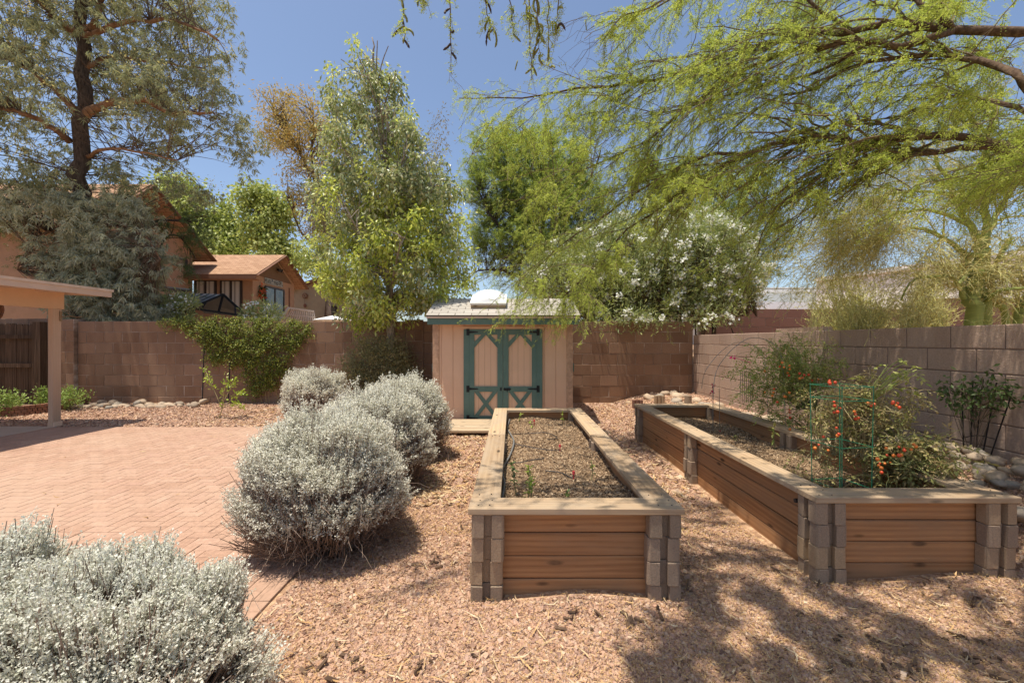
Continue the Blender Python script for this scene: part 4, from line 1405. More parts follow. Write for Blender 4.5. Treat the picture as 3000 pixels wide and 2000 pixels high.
def on_any(x, y): return on_gravel(x, y) & ~((x > 3.2) & (y > 2.6) & (y < 6))
mb = MB()
p_ = spread(820, (-1.4, 4.0), (1.8, 4.6), on_any)
curled(mb, np.column_stack([p_, gz(p_[:, 0], p_[:, 1]) + 0.02]), rng.uniform(0.03, 0.12, 820), rng.uniform(0.003, 0.009, 820), 0.09)
p_ = spread(2600, (-6.0, 4.0), (4.2, 9.6), on_any)
curled(mb, np.column_stack([p_, gz(p_[:, 0], p_[:, 1]) + 0.02]), rng.uniform(0.04, 0.14, 2600), rng.uniform(0.006, 0.018, 2600), 0.2)
p_ = spread(900, (-2.0, -0.1), (4.0, 8.2), on_any)
curled(mb, np.column_stack([p_, gz(p_[:, 0], p_[:, 1]) + 0.02]), rng.uniform(0.05, 0.15, 900), rng.uniform(0.008, 0.02, 900), 0.2)
xs_ = rng.uniform(-7.8, -1.6, 110); ys_ = rng.uniform(2.2, 7.6, 110)
curled(mb, np.stack([xs_, ys_, np.full(110, 0.016)], 1), rng.uniform(0.02, 0.08, 110), rng.uniform(0.004, 0.012, 110), 0.25)
nb = 230                                   # dark bark and pod scraps, gathered in loose drifts
cen = spread(40, (-1.2, 3.6), (1.9, 6.0), on_any)
p_ = np.repeat(cen, 11, 0)[:nb] + rng.normal(0, 0.10, (nb, 2)); p_ = p_[on_any(p_[:, 0], p_[:, 1])]
ln = rng.uniform(0.015, 0.07, len(p_))
mb.chips(np.column_stack([p_, gz(p_[:, 0], p_[:, 1]) + 0.018]), np.stack([ln, ln * 0.22 + 0.004, ln * 0.12 + 0.004], 1), mi=1)
tag(mb.build('leaf_litter', [M['litter'], M['bark_bits']]), kind='stuff')
mb = MB()
p_ = spread(60000, (-1.3, 4.2), (1.7, 4.6), lambda x, y: on_any(x, y) & (rng.uniform(0, 1, len(x)) < sstep(0.2, 1.6, x + (2.4 - y) * 0.8) * 0.65 + 0.35))
n = len(p_)
mb.leaves(np.column_stack([p_, gz(p_[:, 0], p_[:, 1]) + rng.uniform(0.008, 0.028, n)]), rand_unit(n) * A([1, 1, 0.25]), rng.uniform(0.008, 0.022, n), rng.uniform(0.002, 0.004, n), nor=unit(rand_unit(n) * 0.5 + A([0, 0, 1])))
p_ = spread(14000, (-6, 3.5), (3.4, 9.6), on_any)
n = len(p_)
mb.leaves(np.column_stack([p_, gz(p_[:, 0], p_[:, 1]) + rng.uniform(0.01, 0.03, n)]), rand_unit(n) * A([1, 1, 0.25]), rng.uniform(0.015, 0.04, n), rng.uniform(0.003, 0.007, n), nor=unit(rand_unit(n) * 0.5 + A([0, 0, 1])))
tag(mb.build('fine_litter', M['chaff']), kind='stuff')

# ================================================================== vegetation
L = {}
L['silver'] = leaf_mat('silver_leaf', [(0.74, 0.72, 0.62), (0.78, 0.765, 0.67), (0.81, 0.80, 0.71), (0.76, 0.745, 0.645), (0.68, 0.67, 0.55)], 0.38, 0.8, 0.15, 1.0, (1, 1, 0.9))
L['silver_near'] = leaf_mat('silver_leaf_near', [(0.74, 0.735, 0.64), (0.78, 0.775, 0.69), (0.81, 0.805, 0.73), (0.75, 0.745, 0.65), (0.56, 0.58, 0.45)], 0.38, 0.8, 0.15, 1.0, (1, 1, 0.9))
L['silver_twig'] = plain('dry_twig', (0.24, 0.175, 0.135), 0.9, 0.3, 30, 0)
L['pale_stem'] = plain('pale_stem', (0.62, 0.57, 0.47), 0.9, 0.2, 30, 0)
L['bottle'] = leaf_mat('glossy_leaf', [(0.15, 0.19, 0.075), (0.23, 0.27, 0.12), (0.33, 0.37, 0.19), (0.46, 0.48, 0.29), (0.34, 0.29, 0.15)], 0.42, 0.38, 0.5)
L['bottle_new'] = leaf_mat('new_leaf', [(0.36, 0.44, 0.08), (0.48, 0.53, 0.11), (0.58, 0.59, 0.20), (0.26, 0.34, 0.06)], 0.45, 0.35, 0.5)
L['weeping'] = leaf_mat('weeping_leaf', [(0.21, 0.235, 0.14), (0.29, 0.31, 0.19), (0.36, 0.37, 0.23), (0.17, 0.19, 0.11), (0.44, 0.41, 0.21)], 0.38, 0.6, 0.3)
L['weeping_blue'] = leaf_mat('weeping_grey_leaf', [(0.30, 0.31, 0.22), (0.38, 0.385, 0.29), (0.23, 0.245, 0.16), (0.46, 0.44, 0.33)], 0.36, 0.6, 0.3)
L['weeping_flower'] = leaf_mat('cream_blossom', [(0.52, 0.46, 0.20), (0.60, 0.53, 0.26), (0.44, 0.40, 0.17)], 0.3, 0.8, 0.1)
L['gold'] = leaf_mat('golden_leaf', [(0.42, 0.30, 0.10), (0.50, 0.36, 0.13), (0.36, 0.29, 0.11), (0.30, 0.27, 0.11)], 0.35, 0.6, 0.2)
L['dull'] = leaf_mat('dull_leaf', [(0.20, 0.18, 0.09), (0.26, 0.22, 0.12), (0.15, 0.14, 0.07)], 0.3, 0.6, 0.2)
L['ash'] = leaf_mat('bright_leaf', [(0.27, 0.33, 0.08), (0.36, 0.41, 0.12), (0.46, 0.49, 0.18), (0.18, 0.24, 0.055)], 0.35, 0.45, 0.4)
L['feather'] = leaf_mat('feathery_leaf', [(0.20, 0.27, 0.055), (0.27, 0.34, 0.075), (0.36, 0.41, 0.11), (0.14, 0.20, 0.045)], 0.45, 0.6, 0.2)
L['mesquite'] = leaf_mat('mesquite_leaf', [(0.28, 0.35, 0.07), (0.36, 0.42, 0.095), (0.45, 0.49, 0.13), (0.22, 0.29, 0.06)], 0.5, 0.6, 0.2)
L['pod'] = plain('green_pod', (0.20, 0.21, 0.06), 0.6, 0.25, 9, 0.1)
L['pod_dark'] = plain('dark_pod', (0.05, 0.03, 0.028), 0.6, 0.25, 9, 0.1)
L['oleander'] = leaf_mat('oleander_leaf', [(0.18, 0.225, 0.08), (0.25, 0.295, 0.11), (0.33, 0.36, 0.15), (0.43, 0.44, 0.22)], 0.38, 0.4, 0.45)
L['white_petal'] = leaf_mat('white_petal', [(0.78, 0.76, 0.70), (0.84, 0.83, 0.80), (0.70, 0.68, 0.58)], 0.3, 0.8, 0.1)
L['verde'] = leaf_mat('thin_yellow_leaf', [(0.46, 0.42, 0.12), (0.55, 0.48, 0.18), (0.38, 0.37, 0.10), (0.60, 0.48, 0.20)], 0.35, 0.7, 0.2)
L['shrub'] = leaf_mat('desert_shrub_leaf', [(0.54, 0.53, 0.20), (0.62, 0.60, 0.28), (0.44, 0.45, 0.16)], 0.3, 0.7, 0.2)
L['vine'] = leaf_mat('vine_leaf', [(0.11, 0.145, 0.028), (0.19, 0.225, 0.042), (0.34, 0.35, 0.07), (0.07, 0.095, 0.02), (0.14, 0.17, 0.032)], 0.35, 0.5, 0.3)
L['olive'] = leaf_mat('olive_leaf', [(0.17, 0.17, 0.07), (0.24, 0.22, 0.10), (0.30, 0.27, 0.14), (0.12, 0.13, 0.055)], 0.3, 0.55, 0.3)
L['citrus'] = leaf_mat('citrus_leaf', [(0.22, 0.32, 0.03), (0.32, 0.40, 0.05), (0.40, 0.45, 0.09)], 0.35, 0.4, 0.4)
L['tomato'] = leaf_mat('tomato_leaf', [(0.22, 0.28, 0.06), (0.30, 0.35, 0.09), (0.40, 0.42, 0.14), (0.46, 0.41, 0.14)], 0.35, 0.6, 0.25)
L['tomato_dry'] = leaf_mat('tomato_dry_leaf', [(0.22, 0.24, 0.07), (0.32, 0.29, 0.11), (0.40, 0.32, 0.16), (0.24, 0.17, 0.08), (0.17, 0.21, 0.06)], 0.3, 0.7, 0.2)
L['dark_leaf'] = leaf_mat('dark_leaf', [(0.05, 0.085, 0.025), (0.08, 0.12, 0.035), (0.11, 0.15, 0.05)], 0.3, 0.45, 0.35)
L['mint'] = leaf_mat('planter_leaf', [(0.17, 0.25, 0.06), (0.25, 0.34, 0.09), (0.32, 0.40, 0.14)], 0.3, 0.6, 0.2)
L['stem'] = plain('green_stem', (0.24, 0.25, 0.09), 0.7, 0.15, 20, 0)
L['tan_stem'] = plain('tan_stem', (0.36, 0.29, 0.15), 0.8, 0.2, 20, 0)
t = NT('grey_bark')
v = t.obj((5, 5, 1.6)); n0 = t.noise(v, 3.5, 6, 0.65)
L['grey_bark'] = t.done(t.ramp(n0, [(0.35, (0.15, 0.12, 0.095)), (0.55, (0.29, 0.245, 0.20)), (0.75, (0.38, 0.33, 0.27))]), 0.9, t.bump(n0, 0.5, 0.02), 0.1)
t = NT('dark_bark')
v = t.obj((7, 7, 1.5)); n0 = t.noise(v, 3.5, 6, 0.65)
L['dark_bark'] = t.done(t.ramp(n0, [(0.35, (0.045, 0.032, 0.025)), (0.6, (0.115, 0.085, 0.065)), (0.8, (0.18, 0.14, 0.11))]), 0.95, t.bump(n0, 0.9, 0.03), 0.1)
t = NT('red_bark')
v = t.obj((4, 4, 2)); n0 = t.noise(v, 2.5, 5, 0.6)
L['red_bark'] = t.done(t.ramp(n0, [(0.35, (0.17, 0.085, 0.045)), (0.6, (0.30, 0.175, 0.10)), (0.8, (0.36, 0.27, 0.20))]), 0.9, t.bump(n0, 0.5, 0.02), 0.1)
t = NT('mesquite_bark')
v = t.obj((9, 9, 9)); n0 = t.noise(v, 3, 6, 0.65)
L['mes_bark'] = t.done(t.ramp(n0, [(0.35, (0.075, 0.048, 0.034)), (0.6, (0.16, 0.11, 0.075)), (0.8, (0.26, 0.205, 0.15))]), 0.95, t.bump(n0, 0.7, 0.012), 0.1)
L['mes_twig'] = plain('mesquite_twig', (0.17, 0.125, 0.08), 0.9, 0.3, 14, 0)
t = NT('green_bark')
v = t.obj((3, 3, 14)); n0 = t.noise(v, 2.0, 5, 0.6)
v2 = t.obj((1.4, 1.4, 30)); n1 = t.noise(v2, 1.0, 3)
gb = t.ramp(n0, [(0.3, (0.19, 0.23, 0.055)), (0.6, (0.26, 0.30, 0.08)), (0.85, (0.38, 0.38, 0.16))])
gb = t.mix(t.ramp(n1, [(0.6, (0, 0, 0)), (0.7, (0.7, 0.7, 0.7))]), gb, (0.09, 0.085, 0.035))
L['green_bark'] = t.done(gb, 0.75, t.bump(n1, 0.3, 0.008), 0.25)
L['verde_twig'] = leaf_mat('yellow_green_twig', [(0.44, 0.42, 0.16), (0.36, 0.35, 0.13), (0.27, 0.24, 0.11), (0.52, 0.48, 0.22)], 0.0, 0.8, 0.2)
L['fruit'] = plain('ripe_tomato', (0.62, 0.07, 0.02), 0.3, 0.2, 5, 0, 0.5)
L['fruit_orange'] = plain('orange_tomato', (0.72, 0.20, 0.035), 0.3, 0.2, 5, 0, 0.5)


# ------------------------------------------------------------------ silver bushes
def silver_bush(label, cx, cy, rx, ry, h, nst, per, lsz, lm, bare=0.42, seed_tw=900, gapz=0.0, top=(1.0, 1.0)):
    z0 = float(gz(cx, cy))
    b = thing('silver_bush', label, 'shrub', (cx, cy, z0), 'silver leaved bushes')
    n = nst
    a = rng.uniform(0, 2 * math.pi, n)
    e = np.arcsin(rng.uniform(0.0, 1, n) ** 0.9)
    ce = np.cos(e) ** 0.7
    lump = 1 + 0.07 * np.sin(a * 3 + cx * 7) + 0.06 * np.sin(a * 5 + e * 6) + 0.05 * np.sin(e * 9 + a * 2)
    k = rng.uniform(0.86, 1.05, n) * lump
    end = np.stack([cx + np.cos(a) * ce * rx * k, cy + np.sin(a) * ce * ry * k, z0 + h * (0.30 + 0.70 * np.sin(e) ** 0.85 * k)], 1)
    low = e < 0.35
    end[:, 2] -= np.where(low, rng.uniform(0, 0.20, n) * h, 0)
    st = np.stack([cx + np.cos(a) * rx * 0.35 * rng.uniform(0, 1, n), cy + np.sin(a) * ry * 0.35 * rng.uniform(0, 1, n), np.full(n, z0 + 0.02)], 1)
    s = np.linspace(0, 1, 6)[None, :, None]
    mid = (st + end) / 2 + np.stack([np.cos(a) * rx * 0.22, np.sin(a) * ry * 0.22, np.full(n, -0.05 * h)], 1)
    p = (1 - s) ** 2 * st[:, None] + 2 * s * (1 - s) * mid[:, None] + s * s * end[:, None]
    p[:, 1:] += np.cumsum(rng.normal(0, 0.014, p[:, 1:].shape), 1)
    r = np.linspace(0.0045, 0.0016, 6)[None] * rng.uniform(0.7, 1.3, (n, 1))
    m_ = MB().tubes(p, r, 3)
    # dry side twigs low down
    tw, tr = sprout(p, r, seed_tw, (0.08, 0.30), K=5, follow=0.2, spread=1.0, t0=0.2, t1=0.85, thin=0.7, wob=0.18, droop=0.25)
    m_.tubes(tw, np.maximum(tr, 0.0012), 3)
    m_.build('twigs', L['silver_twig'], b)
    # leafy shoots: upright tips with small round leaves
    keep = end[:, 2] > z0 + h * bare * rng.uniform(0.7, 1.25, n)
    pe = p[keep]
    nt = int(keep.sum())
    tip = end[keep]
    out = unit(np.stack([np.cos(a[keep]) * ce[keep], np.sin(a[keep]) * ce[keep], 0.9 + np.sin(e[keep])], 1) + rng.normal(0, 0.35, (nt, 3)))
    sl_ = rng.uniform(0.05, 0.15, nt)[:, None]
    s4 = np.linspace(0, 1, 4)[None, :, None]
    sh_ = tip[:, None] - out[:, None] * sl_[:, None] * 0.5 + out[:, None] * s4 * sl_[:, None]
    MB().tubes(sh_, np.full((nt, 4), 0.0016), 3).build('shoots', L['pale_stem'], b)
    pos, d = along(sh_, per, 0.0, 1.05)
    N = len(pos)
    pos = pos + rng.normal(0, lsz * 0.55, (N, 3))
    dd = unit(d * 0.6 + rand_unit(N))
    m_ = MB()
    Lf = rng.uniform(0.7, 1.25, N) * lsz
    m_.leaves(pos, dd, Lf, Lf * rng.uniform(0.55, 0.8, N), nor=unit(rand_unit(N) * 0.8 + A([0, 0, 0.9])), fold=0.08)
    m_.build('leaves', lm, b)
    return b


silver_bush('large silver leaved bush nearest the camera in the lower left corner', -1.55, 1.64, 0.50, 0.42, 0.66, 4600, 27, 0.0115, L['silver_near'], 0.25, 900)
silver_bush('silver leaved bush in the lower left corner, outer one, mostly outside the picture', -2.22, 1.66, 0.50, 0.48, 0.70, 3200, 27, 0.0115, L['silver_near'], 0.25, 400)
silver_bush('biggest silver bush of the row beside the patio, with bare brown twigs at its foot', -1.42, 3.30, 0.54, 0.58, 0.95, 5600, 23, 0.0145, L['silver'], 0.33, 5200)
silver_bush('middle silver bush of the row between the patio and the beds', -1.48, 4.60, 0.56, 0.62, 1.0, 3600, 16, 0.0185, L['silver'], 0.36, 3200)
silver_bush('last silver bush of the row, close to the left corner of the pink shed', -1.45, 5.75, 0.55, 0.60, 1.02, 3000, 14, 0.021, L['silver'], 0.36, 2200)
silver_bush('round silver bush standing alone at the far right corner of the brick patio', -3.72, 8.05, 0.57, 0.5, 0.97, 2600, 13, 0.023, L['silver'], 0.40, 900)


def leafy(name, label, cat, root, group=None):
    return thing(name, label, cat, root, group)


def limbs(specs, K=14):
    """List of (polyline, r0, r1) into one tube set each."""
    out = []
    for pts, r0, r1 in specs:
        p = smooth_path(pts, K)
        p[1:-1] += rng.normal(0, r0 * 0.25, (K - 2, 3))
        out.append((p, np.linspace(r0, r1, K)))
    return out


def skel_of(lm):
    return np.concatenate([p for p, _ in lm])


# ------------------------------------------------------------------ leafy tree left of the shed (bottle tree)
BY = 9.35
bt = leafy('leafy_tree', 'tall glossy leaved tree with pale trunk, left of the shed', 'tree', (P(1145, 1000, BY)[0], BY, 0.08))
prof = [(95, 1075, 1095), (140, 1055, 1118), (175, 960, 1140), (215, 950, 1165), (255, 935, 1195), (300, 955, 1190), (350, 955, 1215), (400, 945, 1250),
        (450, 948, 1300), (520, 930, 1345), (580, 910, 1365), (640, 925, 1375), (700, 920, 1372), (750, 918, 1385), (800, 935, 1395), (850, 960, 1385), (885, 975, 1330), (920, 1010, 1240), (950, 1045, 1090)]
tk = [P(1150, 1150, BY), P(1147, 1000, BY), P(1142, 880, BY), P(1138, 700, BY), P(1128, 500, BY), P(1112, 330, BY), P(1098, 200, BY), P(1090, 110, BY)]
tk[0][2] = 0.05
lm = limbs([(tk, 0.105, 0.012)], 30)
trunk = lm[0]
sub = []
for k in range(26):
    t_ = rng.uniform(0.25, 0.92)
    i_ = int(t_ * 29)
    p0 = trunk[0][i_]
    a_ = rng.uniform(0, 6.28)
    ln = (1 - t_) * 1.7 + 0.4
    e_ = p0 + A([math.cos(a_) * ln, math.sin(a_) * ln, ln * 0.7])
    sub.append(([p0, (p0 + e_) / 2 + A([0, 0, 0.1]), e_], trunk[1][i_] * 0.45, 0.008))
sb = limbs(sub, 8)
m_ = MB()
for p_, r_ in lm: m_.tube(p_, r_, 10)
m_.build('trunk', L['grey_bark'], bt, smooth=True)
m_ = MB()
for p_, r_ in sb: m_.tube(p_, r_, 6)
c_ = profile_points(prof, BY, 1000, 0.85, 0.5)
c_ += rng.normal(0, 0.03, c_.shape)
gn_ = np.sin(c_[:, 0] * 5.1 + 2 * np.sin(c_[:, 2] * 1.7)) * np.cos(c_[:, 2] * 4.3 + c_[:, 1] * 3) + 0.5 * np.sin(c_[:, 1] * 7 + c_[:, 2] * 5)
c_ = c_[gn_ > np.interp(c_[:, 2], [2, 4, 6, 8], [-0.55, -0.45, -0.08, 0.12])]
sk_ = np.vstack([trunk[0][6:], skel_of(sb)])
tw = attach(c_, sk_, 5, up=0.4)
m_.tubes(tw, np.broadcast_to(np.linspace(0.011, 0.003, 5), (len(c_), 5)), 3)
for k in range(9):
    q0 = P(1125 + rng.normal(0, 8), 335 + rng.normal(0, 6), BY - 0.55)
    q1 = q0 + A([rng.normal(0.05, 0.16), -0.1, 0.06]); q2 = q1 + A([rng.normal(0.03, 0.08), 0, -0.45 - rng.uniform(0, 0.3)])
    m_.tube(smooth_path([q0, q1, q2], 8), 0.009, 4)
m_.build('branches', L['grey_bark'], bt)
newm = (c_[:, 2] < 4.4) & (rng.uniform(0, 1, len(c_)) < 0.62) | (rng.uniform(0, 1, len(c_)) < 0.12)
m_ = MB()
clump_leaves(m_, c_[~newm], 60, (0.10, 0.10, 0.11), (0.08, 0.13), (0.034, 0.054), down=0.7, outw=0.3, up_nor=1.0)
m_.build('crown', L['bottle'], bt)
m_ = MB()
clump_leaves(m_, c_[newm], 58, (0.10, 0.10, 0.10), (0.08, 0.13), (0.034, 0.054), down=0.5, outw=0.3, up_nor=1.0)
m_.build('new_growth', L['bottle_new'], bt)

# olive shrub at its foot
oY = 9.3
ob = leafy('olive_shrub', 'dull olive shrub growing round the foot of the pale trunk', 'shrub', P(1105, 1170, oY))
c_ = profile_points([(1000, 1030, 1180), (1040, 1010, 1215), (1100, 1000, 1225), (1150, 1030, 1200), (1175, 1060, 1160)], oY, 330, 0.7, 0.5)
tw = attach(c_, np.stack([np.linspace(-3.3, -2.5, 12), np.full(12, oY), np.full(12, 0.15)], 1), 5, up=0.0)
m_ = MB().tubes(tw, np.broadcast_to(np.linspace(0.006, 0.0025, 5), (len(c_), 5)), 3); m_.build('stems', L['mes_twig'], ob)
m_ = MB(); clump_leaves(m_, c_, 46, (0.085, 0.085, 0.10), (0.045, 0.09), (0.012, 0.02), down=-0.3, outw=0.4); m_.build('leaves', L['olive'], ob)

# ------------------------------------------------------------------ big weeping tree at left
WYt = 11.6
wtx = P(235, 500, WYt)[0]
we = leafy('weeping_tree', 'very large weeping grey green tree with dark trunk at the upper left', 'tree', (wtx, WYt, 0.5))
tr_ = [A([wtx + 0.05, WYt, 0.4]), P(228, 800, WYt), P(232, 600, WYt), P(240, 400, WYt), P(245, 200, WYt), P(238, 20, WYt), P(225, -250, WYt), P(230, -500, WYt)]
lm = limbs([(tr_, 0.24, 0.09)], 30)
Lb = [([P(235, 365, WYt), P(205, 310, WYt - .2), P(160, 262, WYt - .4), P(110, 225, WYt - .7), P(40, 180, WYt - 1)], 0.11, 0.03),
      ([P(240, 358, WYt), P(270, 325, WYt - .1), P(335, 300, WYt - .3), P(420, 300, WYt - .6), P(520, 330, WYt - .8), P(620, 330, WYt - 1)], 0.13, 0.025),
      ([P(205, 415, WYt), P(140, 365, WYt - .5), P(50, 325, WYt - .9), P(-60, 300, WYt - 1.2)], 0.09, 0.03),
      ([P(250, 462, WYt), P(300, 440, WYt - .3), P(350, 435, WYt - .6), P(430, 450, WYt - .8), P(520, 470, WYt - 1)], 0.05, 0.015),
      ([P(245, 85, WYt), P(280, 70, WYt - .2), P(300, -20, WYt - .3), P(380, -120, WYt - .5)], 0.11, 0.04),
      ([P(245, 110, WYt), P(300, 90, WYt - .3), P(420, 60, WYt - .6), P(540, 70, WYt - .9), P(640, 120, WYt - 1)], 0.08, 0.02),
      ([P(225, 100, WYt), P(170, 60, WYt), P(90, -20, WYt), P(-20, -80, WYt)], 0.10, 0.03),
      ([P(245, 200, WYt), P(330, 170, WYt + .5), P(450, 180, WYt + 1), P(600, 200, WYt + 1.2)], 0.07, 0.02),
      ([P(230, 700, WYt), P(330, 660, WYt - .4), P(420, 690, WYt - .8), P(470, 760, WYt - 1)], 0.05, 0.015),
      ([P(228, 720, WYt), P(150, 680, WYt - .4), P(90, 720, WYt - .8), P(50, 790, WYt - 1)], 0.05, 0.015)]
sb = limbs(Lb, 14)
m_ = MB()
for p_, r_ in lm: m_.tube(p_, r_, 12)
m_.build('trunk', L['dark_bark'], we, smooth=True)
m_ = MB()
for p_, r_ in sb: m_.tube(p_, r_, 8)
m_.build('limbs', L['red_bark'], we, smooth=True)
prof = [(-330, 60, 420), (-200, -60, 560), (-80, -160, 640), (30, -200, 675), (120, -220, 680), (200, -220, 645), (270, -220, 690), (330, -220, 735), (390, -220, 740), (440, -200, 720), (490, -200, 640), (540, -180, 480), (580, -150, 420)]
c_ = profile_points(prof, WYt, 2300, 0.8, 0.5)
# ragged gaps where the sky shows
gaps = [(225, 340, 60), (330, 400, 60), (120, 390, 55), (560, 470, 55), (640, 500, 60), (400, 470, 40), (20, 390, 40), (300, 520, 45), (690, 200, 40), (215, 250, 35), (180, 120, 25)]
pxx = 1500 + c_[:, 0] / c_[:, 1] * F; pyy = 1000 - (c_[:, 2] - H) / c_[:, 1] * F
ok = np.ones(len(c_), bool)
for gx_, gy_, gr_ in gaps:
    ok &= (pxx - gx_) ** 2 + (pyy - gy_) ** 2 > gr_ ** 2 * rng.uniform(0.3, 1.2, len(c_))
ok &= ~((np.abs(pxx - 240) < 52) & (pyy > 40) & (pyy < 500) & (c_[:, 1] < WYt + 0.35) & (rng.uniform(0, 1, len(c_)) < 0.93))
ok &= ~((np.abs(pyy - np.interp(pxx, [250, 335, 450, 620], [345, 300, 305, 330])) < 28) & (pxx > 235) & (pxx < 480) & (c_[:, 1] < WYt - 0.2) & (rng.uniform(0, 1, len(c_)) < 0.7))
gn_ = np.sin(c_[:, 0] * 3.1 + 2 * np.sin(c_[:, 2] * 1.3)) * np.cos(c_[:, 2] * 2.7 + c_[:, 1] * 1.5) + 0.5 * np.sin(c_[:, 1] * 4 + c_[:, 2] * 5)
ok &= gn_ > -0.2
c_ = c_[ok]
tw = attach(c_, np.vstack([lm[0][0][8:], skel_of(sb)]), 6, up=0.35)
m_ = MB().tubes(tw, np.broadcast_to(np.linspace(0.012, 0.003, 6), (len(c_), 6)), 3); m_.build('branches', L['mes_bark'], we)


def weeping(mb, c, per, spread_=0.17, drop=0.42, Lf=(0.11, 0.20), Wf=(0.013, 0.022)):
    # every clump is a handful of drooping tufts, leaves fanning out of each twig end
    nt = 5
    tc = np.repeat(c, nt, 0)
    tc = tc + rng.normal(size=tc.shape) * A([1, 1, 0.7]) * spread_ - A([0, 0, 1.0]) * rng.uniform(0, drop, len(tc))[:, None]
    lean = unit(rng.normal(size=tc.shape) * A([1, 1, 0.2]))
    k = per // nt
    n = len(tc) * k
    t_ = rng.uniform(0, 1, n)
    ln = np.repeat(lean, k, 0)
    pos = np.repeat(tc, k, 0) + ln * (t_ * 0.09)[:, None] - A([0, 0, 1.0]) * (t_ ** 2 * 0.10)[:, None] + rng.normal(0, 0.012, (n, 3))
    d = rand_unit(n) * 0.75 + ln * 0.35 + A([0, 0, -0.75])
    mb.leaves(pos, d, rng.uniform(*Lf, n), rng.uniform(*Wf, n), nor=unit(rand_unit(n) + A([0, 0, 0.8])), fold=0.06)


m_ = MB(); weeping(m_, c_, 80, 0.15, 0.30, (0.10, 0.18), (0.018, 0.03)); m_.build('crown', L['weeping'], we)
top_ = c_[(rng.uniform(0, 1, len(c_)) < 0.33) & (c_[:, 2] > 5.2)]
m_ = MB()
n = len(top_) * 34
p_ = np.repeat(top_ + A([0, 0, 0.12]), 34, 0) + rng.normal(size=(n, 3)) * A([0.15, 0.15, 0.09])
m_.leaves(p_, rand_unit(n) + A([0, 0, -0.2]), rng.uniform(0.035, 0.07, n), rng.uniform(0.02, 0.035, n)); m_.build('blossom', L['weeping_flower'], we)
# lower curtains hanging to the wall
low = [(560, 30, 400), (640, 40, 430), (700, 90, 480), (760, 60, 470), (820, 110, 500), (870, 200, 520), (920, 200, 500), (950, 240, 470), (985, 255, 330)]
c2 = profile_points(low, WYt - 0.7, 720, 0.55, 0.55)
pxx = 1500 + c2[:, 0] / c2[:, 1] * F; pyy = 1000 - (c2[:, 2] - H) / c2[:, 1] * F
ok = np.ones(len(c2), bool)
for gx_, gy_, gr_ in [(150, 660, 55), (80, 800, 60), (30, 700, 60), (340, 640, 40), (250, 760, 30), (480, 830, 35), (90, 600, 30)]:
    ok &= (pxx - gx_) ** 2 + (pyy - gy_) ** 2 > gr_ ** 2
c2 = c2[ok]
c2[:, 1] = np.maximum(c2[:, 1], 10.15 + 0.0 * c2[:, 1]) * (c2[:, 2] < 2.3) + c2[:, 1] * (c2[:, 2] >= 2.3)
tw = attach(c2, np.vstack([lm[0][0][2:14], skel_of(sb[-3:])]), 6, up=0.5)
m_ = MB().tubes(tw, np.broadcast_to(np.linspace(0.008, 0.003, 6), (len(c2), 6)), 3); m_.build('branches', L['mes_bark'], we)
m_ = MB(); weeping(m_, c2, 85, 0.15, 0.32, (0.11, 0.19), (0.018, 0.028)); m_.build('crown', L['weeping_blue'], we)

# darker feathery tree in front of the tall house
fY = 12.6
ft = leafy('feathery_tree', 'dark green feathery tree reaching in front of the gable of the two storey house', 'tree', P(480, 1000, fY))
lbs = limbs([([P(455, 1000, fY), P(440, 860, fY), P(405, 700, fY), P(420, 655, fY - .2), P(500, 645, fY - .4), P(560, 650, fY - .5)], 0.07, 0.02),
             ([P(440, 860, fY), P(470, 720, fY), P(520, 690, fY), P(575, 760, fY)], 0.05, 0.012),
             ([P(440, 900, fY), P(300, 720, fY), P(110, 690, fY), P(10, 630, fY)], 0.06, 0.02)], 14)
m_ = MB()
for p_, r_ in lbs: m_.tube(p_, r_, 6)
pp_ = np.stack([p for p, _ in lbs]); rr_ = np.stack([r for _, r in lbs])
s1, r1 = sprout(pp_, rr_, 60, (0.4, 1.0), bias=(0.3, 0, 0.1), t0=0.4, droop=0.15)
m_.tubes(s1, r1, 3); m_.build('trunk', L['dark_bark'], ft)
s2, r2_ = sprout(s1, r1, 420, (0.2, 0.5), follow=0.6, droop=0.3)
pos, d = along(s2, 8)
m_ = MB(); fronds(m_, pos, d + rand_unit(len(pos)) * 0.7, rng.uniform(0.08, 0.15, len(pos)), 4, 0.05, 0.014)
m_.build('crown', L['dark_leaf'], ft)


